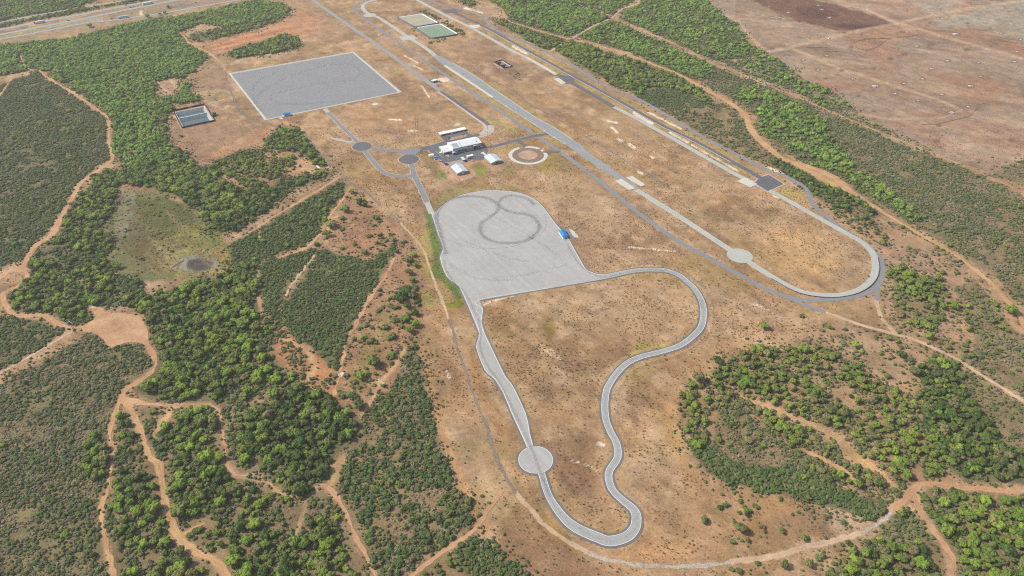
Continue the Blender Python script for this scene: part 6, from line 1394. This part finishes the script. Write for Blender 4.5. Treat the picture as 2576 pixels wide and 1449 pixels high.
# ---- vehicles
def car_mesh(parent, rgb, scale=1.0, pick=False):
    nm = 'paint_%d_%d_%d' % rgb
    pm = paint(nm, rgb, 0.3, 0.5, 0.03, 2, k=.7)
    s = scale
    prof = [(-2.2, .35), (2.2, .35), (2.25, .75), (1.2, .95), (.65, 1.42), (-1.0, 1.45), (-1.75, 1.0), (-2.2, .95)]
    if pick: prof = [(-2.5, .35), (2.4, .35), (2.4, .95), (1.3, 1.05), (.8, 1.7), (-.5, 1.7), (-.6, 1.0), (-2.5, 1.0)]
    q = MB(); q.prism([(a * s, z * s) for a, z in prof], -.85 * s, .85 * s, 0, 'y'); b = q.build('body', pm, parent)
    q = MB(); q.prism([(1.15 * s, .98 * s), (.66 * s, 1.36 * s), (-.98 * s, 1.38 * s), (-1.6 * s, 1.02 * s)] if not pick else [(1.2 * s, 1.1 * s), (.8 * s, 1.6 * s), (-.4 * s, 1.6 * s), (-.5 * s, 1.1 * s)], -.87 * s, .87 * s, 0, 'y'); q.build('side_window', W_GLASS, b)
    for x in (-1.4, 1.4):
        for y in (-.8, .8):
            q = MB(); q.tube((x * s, (y - .1) * s, .34 * s), (x * s, (y + .1) * s, .34 * s), .34 * s, n=12); q.build('wheel', W_TYRE, parent)
def ahead(a, b_):
    ax, ay = P(*a); bx, by = P(*b_); return math.atan2(by - ay, bx - ax)
def car(pt, az, rgb, label, name='car', pick=False, scale=1.0):
    x, y = P(*pt)
    t_ = thing(name, label, 'pickup' if pick else 'car', (x, y, .15), az)
    car_mesh(t_, rgb, scale, pick); return t_
hz = ahead((125, 51.5), (250, 27.5))
car((172, 52.5), hz, (60, 84, 96), 'dark blue grey car with a pale roof on the near highway carriageway')
car((281, 47.5), ahead((262, 53.5), (312, 47)), (96, 62, 56), 'dark maroon car at the end of the slip road loop')
car((316.5, 13.5), hz, (60, 56, 60), 'dark car alone on the far highway carriageway')
car((328, 19), hz, (44, 44, 50), 'black car followed closely by a grey car on the highway')
car((334.5, 17.6), hz, (150, 154, 158), 'pale grey car right behind the black car on the highway')
car((492, 7.5), hz, (60, 66, 80), 'dark car on the grey gravel patch beside the slip road')
car((2085, 98), ahead((1994.5, 117.5), (2082, 97.5)), (235, 235, 235), 'white van on the track through the bare field', 'van')
az_u = mw.rotation_euler[2]
car(Cc(828, 222), az_u + R(90), (150, 170, 215), 'silver blue car under the carport, left one of two')
car(Cc(957, 190), az_u + R(90), (170, 185, 230), 'pale blue car under the carport, right one of two')
car(Cc(1050, 168), az_u + R(90), (120, 40, 44), 'dark red car at the right end of the carport')
car(Cc(900, 204), az_u + R(90), (40, 48, 66), 'dark navy car under the middle of the carport')
car(Cc(700, 252), az_u + R(90), (60, 56, 58), 'dark grey car at the left end of the carport')
car(Cc(792, 292), az_u + R(90), (24, 66, 60), 'dark green pickup in the bay at the left end of the planting bed', 'car', True)
car(Cc(1008, 238), az_u + R(90), (110, 90, 140), 'purple grey car in the right bay above the planting bed')
car(Ce(368, 955), az_u - R(62), (40, 42, 46), 'black pickup with cream load on the yard corner by the roller door shed', 'car', True, 1.15)
x, y = P(*Ce(352, 925)); 
ld = thing('trailer_load', 'cream coloured load stacked behind the black pickup', 'load', (x, y, .15), az_u - R(62))
q_ = MB(); q_.box(-1.3, 1.3, -.9, .9, .55, 1.0); q_.build('deck', W_STEEL, ld)
q_ = MB(); q_.box(-.9, .9, -.7, .7, 1.02, 1.6); q_.box(-.5, .3, -.5, .5, 1.62, 2.0); q_.build('crates', paint('cream_paint', (222, 204, 160)), ld)
for x_ in (-.6, .6):
    for y_ in (-1.0, 1.0):
        q_ = MB(); q_.tube((x_, y_ - .1, .34), (x_, y_ + .1, .34), .34, n=10); q_.build('wheel', W_TYRE, ld)
def truck(pt, az, cab, box, label, L_=15.0):
    x, y = P(*pt)
    t_ = thing('truck', label, 'truck', (x, y, .12), az)
    q = MB(); q.prism([(0, 1.0), (2.4, 1.0), (2.5, 2.0), (2.1, 3.4), (0, 3.5)], -1.2, 1.2, 0, 'y'); c = q.build('cab', paint('cab_%d' % cab[0], cab, 0.4, 0.5), t_)
    q = MB(); q.box(2.3, 2.54, -1.0, 1.0, 2.05, 2.9); q.build('windscreen', W_GLASS, c)
    q = MB(); q.box(-L_, -.5, -1.3, 1.3, 1.25, 4.1); q.build('trailer', paint('box_%d_%d' % box[:2], box, 0.6, 0.3, k=.75), t_)
    q = MB(); q.box(-L_, 2.0, -.5, .5, .75, 1.2); q.build('chassis', W_STEEL, t_)
    for x_ in (-L_ + 1, -L_ + 2.3, -L_ + 3.6, -2.2, 1.3):
        for y_ in (-1.0, 1.0):
            q = MB(); q.tube((x_, y_ - .2, .5), (x_, y_ + .2, .5), .5, n=10); q.build('wheel', W_TYRE, t_)
    return t_
truck((89, 60), hz + math.pi, (140, 20, 60), (238, 238, 244), 'white box truck with a dark red cab heading left on the highway', 17)
truck((381, 9), hz, (214, 224, 224), (220, 234, 230), 'white box truck heading right on the far right of the highway', 17)
truck((321, 44), ahead((262, 53.5), (312, 47)), (235, 235, 238), (190, 212, 208), 'pale green box truck with a white cab on the slip road', 16)

# ---- yard things
def simple(name, label, cat_, pt, az, z=0):
    x, y = P(*pt); return thing(name, label, cat_, (x, y, z), az)
c_ = simple('container', 'white container with a pink tinted side at the edge of the yard', 'container', Ce(1050, 770), az_u, .13)
q_ = MB(); q_.box(0, 8.6, 0, 3.6, 0, 3.2); q_.build('box', paint('pinkish_white', (214, 206, 212), k=.7), c_)
q_ = MB(); q_.box(-.1, 8.7, -.1, 3.7, 3.22, 3.4); q_.build('roof', W_WHITE, c_)
q_ = MB()
for k in range(13): q_.box(.4 + k * .64, .5 + k * .64, -.06, -.01, .2, 3.0)
q_.build('side_rib', W_TRIM, c_)
q_ = MB(); q_.box(8.61, 8.68, 1, 2.6, .2, 2.8); q_.build('door', W_STEEL, c_)
c_ = simple('shelter', 'small pale blue roofed shelter on posts beside the white container', 'shelter', Ce(985, 850), az_u + R(90), .1)
q_ = MB(); q_.box(-.4, 8.6, -.3, 4.2, 2.9, 3.1); q_.build('roof', W_ROOF3, c_)
for x_, y_ in ((0, 0), (8, 0), (8, 3.8), (0, 3.8)):
    q_ = MB(); q_.tube((x_, y_, 0), (x_, y_, 2.9), .1); q_.build('post', W_STEEL, c_)
q_ = MB(); q_.box(2, 4.2, 1, 3, 0.0, 1.5); q_.build('cabinet', W_STEEL, c_)
c_ = simple('pipe_rack', 'pinkish pipe rack and tank on orange earth beside the white container', 'equipment', Ce(1165, 850), az_u, 0)
for k in range(5):
    q_ = MB(); q_.tube((k * 1.1, 0, 0), (k * 1.1, 0, 3.2 - .3 * (k % 2)), .16); q_.build('pipe', paint('pink_pipe', (214, 160, 150)), c_)
q_ = MB(); q_.box(-.2, 4.7, -.25, .25, 1.4, 1.6); q_.build('rail', W_TRIM, c_)
c_ = simple('mast_lamp', 'thin lamp mast with a pale head beside the pipe rack', 'lamp', Ce(1252, 835), 0, 0)
q_ = MB(); q_.tube((0, 0, 0), (0, 0, 5.0), .12, .08); q_.build('pole', W_STEEL, c_)
q_ = MB(); q_.box(-.2, 1.3, -.3, .3, 5.0, 5.25); q_.build('lamp_head', W_TRIM, c_)
for k, (pt, lb) in enumerate(((Ce(20, 738), 'upper blue open skip on the pale slab left of the yard'), (Ce(45, 790), 'lower blue open skip on the pale slab left of the yard'))):
    c_ = simple('skip', lb, 'skip', pt, az_u, .16)
    q_ = MB(); q_.prism([(-2.0, .1), (2.0, .1), (2.6, 1.5), (-2.6, 1.5)], -1.0, 1.0, 0, 'y'); q_.build('hull', W_BLUE, c_)
    q_ = MB(); q_.box(-2.3, 2.3, -.8, .8, 1.502, 1.52); q_.build('load', paint('light_blue_sheet', (90, 160, 220)), c_)
    q_ = MB(); q_.box(-2.65, 2.65, -1.08, -.98, 1.35, 1.6); q_.box(-2.65, 2.65, .98, 1.08, 1.35, 1.6); q_.build('rim', W_BLUE, c_)
pad('concrete_slab', [Ce(-10, 690), Ce(20, 680), Ce(150, 790), Ce(140, 815), Ce(0, 825), Ce(-30, 790)], M_CONC2, 0.14)
pad('concrete_slab', [Cc(455, 568), Cc(482, 553), Cc(525, 545), Cc(545, 568), Cc(500, 590), Cc(462, 585)], M_CONC2, 0.14)
c_ = simple('white_tank_cover', 'flat white cover lying left of the yard', 'cover', Cc(478, 582), az_u, .15)
q_ = MB(); q_.box(0, 6.6, 0, 4.2, 0.0, 0.7); q_.build('slab', W_WHITE, c_); q_ = MB(); q_.box(.3, 6.3, .3, 3.9, .705, .8); q_.build('lid', W_WHITE, c_)
c_ = simple('tractor', 'small red and white tractor at the left edge of the yard', 'tractor', Ce(215, 872), az_u - R(55), .13)
q_ = MB(); q_.box(-.4, 1.6, -.5, .5, .7, 1.4); q_.build('hood', W_RED, c_)
q_ = MB(); q_.box(-1.5, -.42, -.7, .7, .8, 2.3); q_.build('cab', W_WHITE, c_)
q_ = MB(); q_.box(-3.6, -1.6, -.8, .8, .6, 1.1); q_.build('trailer', W_RED, c_)
for x_, r0_ in ((-1.1, .75), (1.1, .45)):
    for y_ in (-.8, .8):
        q_ = MB(); q_.tube((x_, y_ - .15, r0_), (x_, y_ + .15, r0_), r0_, n=12); q_.build('wheel', W_TYRE, c_)

# pump house by the long road
c_ = simple('pump_house', 'small white flat roofed hut with dark walls beside the long road', 'hut', (1090.5, 209.0), ahead((1094, 206.6), (1104, 203)), 0)
q_ = MB(); q_.box(0, 8.6, 0, 5.2, 0, 3.0); q_.build('wall', paint('slate_wall', (120, 134, 142)), c_)
q_ = MB(); q_.box(-.4, 9.0, -.4, 5.6, 3.02, 3.3); q_.build('roof', W_WHITE, c_)
q_ = MB(); q_.box(2.2, 3.6, -.06, .06, .1, 2.2); q_.build('door', W_DARK, c_)
for k, dx in enumerate((0, 2.6)):
    x, y = P(1097.5 + k * 2.8, 213.2 + k * .5)
    t_ = thing('water_tank', ('left' if k == 0 else 'right') + ' pale round tank in front of the white hut', 'tank', (x, y, 0))
    q_ = MB(); q_.tube((0, 0, 0), (0, 0, 2.3), 1.15, n=16); q_.build('shell', paint('tank_white', (200, 214, 206)), t_)
    q_ = MB(); q_.tube((0, 0, 2.31), (0, 0, 2.6), .8, .3, n=12); q_.build('lid', paint('tank_lid', (130, 170, 150)), t_)
x, y = P(1106, 207)
t_ = thing('chimney_stack', 'dark cabinet with a short stack right of the white hut', 'cabinet', (x, y, 0))
q_ = MB(); q_.box(-1, 1, -1, 1, 0, 2.2); q_.build('cabinet', W_STEEL, t_); q_ = MB(); q_.tube((.3, 0, 2.2), (.3, 0, 3.8), .25); q_.build('stack', W_FENCE, t_)
x, y = P(1093, 210.5)
flats('earth_yard', [(1088, 207), (1094, 203), (1106, 202), (1112, 205), (1108, 211), (1098, 216), (1090, 212)], M_EARTH, 0.03)

# blue roofed spectator shelters
def blue_shelter(a, b_, wd, label, rw):
    o0, rz, L_ = frame(a, b_)
    s = thing('pavilion', label, 'pavilion', o0, rz)
    q = MB(); q.box(0, L_, 0, wd, 0, .35); q.build('base_slab', W_WHITE, s)
    x0 = 0.3; x1 = rw
    for x_ in (x0 + .5, (x0 + x1) / 2, x1 - .5):
        for y_ in (.6, wd - .6):
            q = MB(); q.tube((x_, y_, .35), (x_, y_, 3.0), .11); q.build('post', W_TRIM, s)
    q = MB()
    ym = wd / 2; A = [(x0 - .4, -.5, 2.9), (x1 + .4, -.5, 2.9), (x1 + .4, wd + .5, 2.9), (x0 - .4, wd + .5, 2.9)]; B_ = [(x0 + 1.6, ym, 4.3), (x1 - 1.6, ym, 4.3)]
    q.poly([A[0], A[1], B_[1], B_[0]]); q.poly([A[2], A[3], B_[0], B_[1]]); q.poly([A[1], A[2], B_[1]]); q.poly([A[3], A[0], B_[0]]); q.poly([A[3], A[2], A[1], A[0]])
    q.build('roof', W_BLUE2, s)
    q = MB(); q.box(x0 + .5, x1 - .5, wd - .75, wd - .6, .36, 1.4); q.build('back_rail', W_TRIM, s)
    return s
def Cb(x, y): return (1383.6 + x * .05208, 540.9 + y * .05208)
flats('gravel_apron', [Cb(*p) for p in [(560, 640), (850, 590), (1050, 700), (1250, 1000), (1220, 1170), (1000, 1200), (880, 1250), (700, 1000), (600, 870)]], M_SHLD, 0.03)
flats('pale_apron', [Cb(*p) for p in [(900, 680), (1040, 700), (1180, 800), (1260, 920), (1370, 1010), (1360, 1100), (1200, 1090), (1080, 960), (1000, 850)]], M_CONC2, 0.05)
blue_shelter(Cb(865, 1125), Cb(640, 775), 6.4, 'bright blue hip roofed pavilion on a white slab beside the loop pad', 13.8).location.z = 0.06
blue_shelter((711.8, 293.6), (729.8, 290.6), 4.4, 'blue roofed pavilion on the border of the large slip surface', 11.5)
flats('concrete_slab', [(701.5, 297), (709, 295.4), (713, 299.2), (705, 301)], M_CONC2, 0.15)

# ---- reservoirs
M_WATER, t, b = new_mat('reservoir_water', 0.12, 0.5)
b.inputs['Base Color'].default_value = (*lin((92, 112, 122), .5), 1)
M_LINER = paint('basin_concrete', (172, 182, 180), 0.8, 0.2, 0.1, 6)
M_DARKL = paint('dark_liner', (58, 62, 72), 0.5, 0.4, 0.15, 4)
def lerp(p, q, t_): return (p[0] + (q[0] - p[0]) * t_, p[1] + (q[1] - p[1]) * t_)
def basin(corners, fence, name, label, split, depth, wl, lin_m, rim_w, fm):
    """corners tl, tr, br, bl in world; split fraction along the left and right sides"""
    cxm = sum(c[0] for c in corners) / 4; cym = sum(c[1] for c in corners) / 4
    r = thing(name, label, 'reservoir', (cxm, cym, 0))
    lc = lambda p, z: (p[0] - cxm, p[1] - cym, z)
    tl, tr, br, bl = corners
    q = MB(); out = grow(corners, rim_w)
    for i in range(4):
        j = (i + 1) % 4; q.quad(lc(corners[i], .35), lc(corners[j], .35), lc(out[j], .35), lc(out[i], .35)); q.quad(lc(out[i], .35), lc(out[j], .35), lc(out[j], -.1), lc(out[i], -.1)); q.quad(lc(corners[i], .35), lc(corners[j], .35), lc(corners[j], -.5), lc(corners[i], -.5))
    q.build('rim', W_TRIM, r)
    ml, mr = lerp(tl, bl, split), lerp(tr, br, split)
    ml2, mr2 = lerp(tl, bl, split + .02), lerp(tr, br, split + .02)
    q = MB(); P4 = [ml, mr, mr2, ml2]
    q.poly([lc(p, .3) for p in P4])
    for i in range(4): q.quad(lc(P4[i], .3), lc(P4[(i + 1) % 4], .3), lc(P4[(i + 1) % 4], -1.2), lc(P4[i], -1.2))
    q.build('dividing_wall', W_TRIM, r)
    for cc_ in ((tl, tr, mr, ml), (ml2, mr2, br, bl)):
        ins = grow(list(cc_), -depth * 1.25); mid = grow(list(cc_), -depth * .62)
        q = MB()
        for i in range(4):
            j = (i + 1) % 4; q.quad(lc(cc_[i], .3), lc(cc_[j], .3), lc(ins[j], -depth), lc(ins[i], -depth))
        q.poly([lc(p, -depth) for p in ins]); q.build('basin', lin_m, r)
        if wl is not None:
            f_ = wl / depth; ws = grow(list(cc_), -depth * 1.25 * f_ * .98)
            q = MB(); q.poly([lc(p, -wl) for p in ws]); wo = q.build('water', M_WATER, r)
    # ground skirt between grass and rim, then the fence
    g1 = grow(corners, rim_w - .1); g2 = grow(corners, rim_w + 5.0)
    q = MB()
    for i in range(4): q.quad((*g1[i], .03), (*g1[(i + 1) % 4], .03), (*g2[(i + 1) % 4], .03), (*g2[i], .03))
    o = q.build('earth_apron', M_EARTH, None); tag(o, kind='structure')
    fc = thing('fence', 'dark brown wall fence around the ' + label.split(' in ')[0].split(' with ')[0], 'fence', (cxm, cym, 0))
    for i in range(4):
        a, b2 = fence[i], fence[(i + 1) % 4]; n_ = (b2[0] - a[0], b2[1] - a[1]); ll = math.hypot(*n_); n_ = (-n_[1] / ll * .12, n_[0] / ll * .12)
        q = MB(); w4 = [a, b2, (b2[0] + n_[0], b2[1] + n_[1]), (a[0] + n_[0], a[1] + n_[1])]
        for i2 in range(4): q.quad(lc(w4[i2], 0), lc(w4[(i2 + 1) % 4], 0), lc(w4[(i2 + 1) % 4], fm * 2.4), lc(w4[i2], fm * 2.4))
        q.poly([lc(p, fm * 2.4) for p in w4]); q.build('panel', W_FENCE, fc)
        q = MB(); k = int(ll / 6)
        for s_ in range(k + 1):
            c0 = lerp(a, b2, s_ / k); x_, y_ = c0[0] - cxm, c0[1] - cym; q.box(x_ - .12, x_ + .12, y_ - .12, y_ + .12, 0, fm * 2.4 + .2)
        q.build('posts', W_FENCE, fc)['kind'] = 'stuff'
    return r
basin(BAS1, FEN1, 'twin_basin', 'grey walled twin basin with a white rim and still water', .40, 5.0, 3.4, M_LINER, 1.0, 1.0)
basin(BAS2, FEN2, 'small_basin', 'small dark twin basin with a white rim beside the oval', .52, 3.6, None, M_DARKL, 0.9, .7)
# jetty-like pipe frame beside the twin basin
c_ = simple('pump_stand', 'small grey pump frame at the back edge of the twin basin', 'pump', Cp(965, 432), 0, .1)
for k in range(4):
    q_ = MB(); q_.tube((k * 1.4 - 2, 0, 0), (k * 1.4 - 1.4, 1.2, 2.2), .1); q_.build('strut', W_TRIM, c_)
q_ = MB(); q_.tube((-2.2, 1.2, 2.2), (3.2, 1.2, 2.2), .1); q_.build('beam', W_TRIM, c_)

def evap(pts, wcol, name, label, rim_m):
    q = PL(pts)
    q = [tuple(p[:2]) for k in range(4) for p in (lerp(q[k], q[k - 1], .05), lerp(q[k], q[(k + 1) % 4], .05))]
    cx_ = sum(p[0] for p in q) / len(q); cy_ = sum(p[1] for p in q) / len(q)
    r = thing(name, label, 'pond', (cx_, cy_, 0))
    lc = lambda p, z: (p[0] - cx_, p[1] - cy_, z)
    o1 = grow(q, 1.4); o2 = grow(q, 4.2); i1 = grow(q, -2.6); n = len(q)
    m1 = MB(); m2 = MB()
    for i in range(n):
        j = (i + 1) % n
        m1.quad(lc(q[i], 1.8), lc(q[j], 1.8), lc(o1[j], 1.8), lc(o1[i], 1.8)); m1.quad(lc(o1[i], 1.8), lc(o1[j], 1.8), lc(o2[j], 0), lc(o2[i], 0))
        m2.quad(lc(q[i], 1.8), lc(q[j], 1.8), lc(i1[j], .5), lc(i1[i], .5))
    m1.build('bank', M_DARKL, r); m2.build('liner', rim_m, r)
    m3 = MB(); m3.poly([lc(p, 1.0) for p in grow(q, -1.5)]); m3.build('water', wcol, r)
WA, t, b = new_mat('sandy_water', 0.35, 0.3)
t.links.new(mixc(t, ramp(t, noise(t, wpos(t), 14, 5), .3, .7), lin((176, 166, 138)), lin((188, 178, 148))), b.inputs['Base Color'])
WB, t, b = new_mat('green_water', 0.35, 0.3)
t.links.new(mixc(t, ramp(t, noise(t, wpos(t), 22, 5), .3, .7), lin((124, 152, 120)), lin((146, 164, 128))), b.inputs['Base Color'])
evap([(1001, 45), (1061, 36), (1103, 58.8), (1044, 68.6)], WA, 'evaporation_pond', 'rectangular pond of beige water with a thin white rim', W_WHITE)
evap([(1046, 71), (1109, 61.6), (1152, 87), (1086.5, 97.3)], WB, 'evaporation_pond', 'rectangular pond of pale green water with a white rim', W_WHITE)

# crash barrier on the outside of the oval's near bend
bl = line([(1940, 702), (1969.5, 719), (1999, 734), (2034, 744.5), (2082, 749.5), (2122, 747.5), (2160, 738), (2190, 720), (2207, 698), (2212, 673), (2208, 648)], 1, 5)
cb = thing('crash_barrier', 'long dark crash barrier round the outside of the near bend of the oval', 'barrier', (float(bl[0][0]), float(bl[0][1]), 0))
q_ = MB(); bx_, by_ = bl[0][:2]; bn = normals2(bl)
for i in range(len(bl) - 1):
    for z0, z1 in ((.35, .75), (.85, 1.2)):
        a, b2 = bl[i][:2], bl[i + 1][:2]; c0, c1 = a + bn[i] * .25, b2 + bn[i + 1] * .25
        L4 = [(a[0] - bx_, a[1] - by_), (b2[0] - bx_, b2[1] - by_), (c1[0] - bx_, c1[1] - by_), (c0[0] - bx_, c0[1] - by_)]
        for k in range(4): q_.quad((*L4[k], z0), (*L4[(k + 1) % 4], z0), (*L4[(k + 1) % 4], z1), (*L4[k], z1))
        q_.poly([(*p, z1) for p in L4])
q_.build('rail', W_STEEL, cb)
q_ = MB()
for i in range(0, len(bl)): q_.box(bl[i][0] - bx_ - .12, bl[i][0] - bx_ + .12, bl[i][1] - by_ - .12, bl[i][1] - by_ + .12, 0, 1.25)
q_.build('posts', W_FENCE, cb)['kind'] = 'stuff'
# bits on the sandy clearing by the grove
for k, (pt, lb) in enumerate((((738, 427), 'dark green skip on the sandy clearing, lower left one of two'), ((754.5, 419), 'dark green skip on the sandy clearing, upper right one of two'))):
    c_ = simple('skip', lb, 'skip', pt, .5 + k, .02); gm = paint('dark_green_paint', (30, 74, 60))
    q_ = MB(); q_.prism([(-1.8, .1), (1.8, .1), (2.4, 1.5), (-2.4, 1.5)], -1.0, 1.0, 0, 'y'); q_.build('hull', gm, c_)
    q_ = MB(); q_.box(-2.1, 2.1, -.8, .8, 1.502, 1.53); q_.build('load', W_DARK, c_)
c_ = simple('sheet_pile', 'long white heap of sheeting on the sandy clearing by the grove', 'heap', (800, 420), -.9, .02)
q_ = MB(); q_.prism([(-.9, 0), (.9, 0), (.3, .9), (-.5, .7)], -3.5, 3.2, 0, 'x'); q_.prism([(-.5, 0), (1.3, 0), (.6, .6)], -1.2, 4.6, 0, 'x'); q_.build('sheeting', W_WHITE, c_)

# ---- poles
M_POLE = paint('wooden_pole', (104, 78, 66), 0.95, 0.05, 0.2, 1)
def hpole(a, b_, h, label, white=False, sp=None):
    (x0, y0), rz, d = frame(a, b_)
    if sp: d = sp
    t_ = thing('power_pole', label, 'power pole', (x0, y0, 0), rz)
    for x_ in (0, d):
        q = MB(); q.tube((x_, 0, 0), (x_, 0, h), .24, .16); q.build('pole', M_POLE, t_)
    q = MB(); q.box(-d * .55, d * 1.55, -.14, .14, h - .9, h - .55); q.build('crossarm', W_TRIM if white else M_POLE, t_)
    for x_ in (-d * .5, d * .5, d * 1.5):
        q = MB(); q.tube((x_, 0, h - .55), (x_, 0, h), .12, .08, 6); q.build('insulator', W_TRIM, t_)
def pole(a, h, label, arm=True, m=None):
    x, y = P(*a); t_ = thing('pole', label, 'pole', (x, y, 0), random.uniform(0, 3))
    q = MB(); q.tube((0, 0, 0), (0, 0, h), .2, .13); q.build('shaft', m or M_POLE, t_)
    q = MB(); q.box(-1.1, 1.1, -.1, .1, h - .6, h - .4); q.build('crossarm', m or M_POLE, t_)
hpole((187.2, 835.8), (194.4, 840.6), 14.5, 'twin wooden power pole with a white crossarm beside the dirt clearing', True, 3.2)
hpole((738.9, 508.3), (745.2, 511), 14.5, 'twin wooden power pole with a white crossarm on the cleared strip', True, 3.2)
hpole((1046.5, 325.5), (1052.5, 327.5), 17, 'twin power pole standing on bare ground behind the workshop', False, 3.6)
hpole((1058.3, 386), (1061.8, 384.5), 9, 'short twin pole at the left entrance of the workshop yard', False, 2.4)
hpole((1281.4, 187.3), (1286.6, 188.9), 13, 'twin power pole in front of the small dark basin', False, 3.2)
pole((1006.5, 337.5), 9, 'single pole left of the twin pole behind the workshop')
pole((885.5, 407), 9, 'single pole on dry grass below the left roundabout')
pole((1105.3, 428.6), 9, 'thin dark pole left of the roller door shed', True, W_STEEL)
pole((1226.6, 353.6), 14, 'tall thin pole beside the concrete bend right of the workshop', True, W_STEEL)
pole((489.5, 414), 9, 'single pole at the lower corner of the bare slope')
pole((1447.5, 90), 13, 'pole at the junction of the orange track and the power line')
pole((764, 119), 12, 'pole on bare ground right of the upper grove')
pole((732, 87), 10, 'small pole on the orange terraces above the grove')

# ---- rock piles in the bare field
M_ROCK = paint('pale_rock', (206, 200, 202), 0.9, 0.1, 0.25, 1.5); M_ROCK2 = paint('dark_rock', (124, 112, 106), 0.9, 0.1, 0.25, 1.5)
def rocks(seed, mat):
    r = np.random.default_rng(seed); V = []; Fs = []; n = 0
    for k in range(26):
        a = r.random() * 6.28; d = r.random() ** .7 * .85; s = .10 + .2 * r.random()
        v = IV1 * (1 + .3 * r.normal(size=(len(IV1), 1)) * .5) * s * np.array([1.2, 1, .7]) + np.array([math.cos(a) * d, math.sin(a) * d * .8, .25 * (1 - d)])
        V.append(v); Fs.append(IF1 + n); n += len(v)
    me = bpy.data.meshes.new('rocks'); me.from_pydata(np.concatenate(V).tolist(), [], np.concatenate(Fs).tolist()); me.materials.append(mat); return me
RK = [[rocks(s, M_ROCK) for s in range(3)], [rocks(s + 5, M_ROCK2) for s in range(3)]]
for i, (a, b_, ww, dk) in enumerate(PILES):
    X_, Y_ = 1932 + a / 4, b_ / 4
    x, y = P(X_, Y_); r = ww / 4 / mpp(Y_) * .62
    o = obj('rock_pile', RK[dk][i % 3]); o.location = (x, y, 0); o.scale = (r, r * .9, r * .45); o.rotation_euler = (0, 0, random.uniform(-.4, .4))
    tag(o, ('heap of dark rubble and weeds in the bare brown field' if dk else 'heap of pale stones in the bare brown field'), 'rock pile', 'dark rubble heaps in the bare field' if dk else 'pale stone heaps in the bare field')

# ------------------------------------------------------------------ haze
hb = MB(); hb.box(-4300, 4300, -4300, 4300, -1.0, CH + 25)
hm = bpy.data.materials.new('haze'); hm.use_nodes = True
t = hm.node_tree
t.nodes.remove(t.nodes['Principled BSDF'])
pv = t.nodes.new('ShaderNodeVolumePrincipled')
pv.inputs['Color'].default_value = (0.95, 0.97, 1.0, 1)
pv.inputs['Density'].default_value = 0.00006
pv.inputs['Anisotropy'].default_value = 0.2
t.links.new(pv.outputs[0], t.nodes['Material Output'].inputs['Volume'])
hz_ = hb.build('haze', hm); tag(hz_, kind='stuff')
scene.cycles.volume_bounces = 1
scene.cycles.volume_max_steps = 32
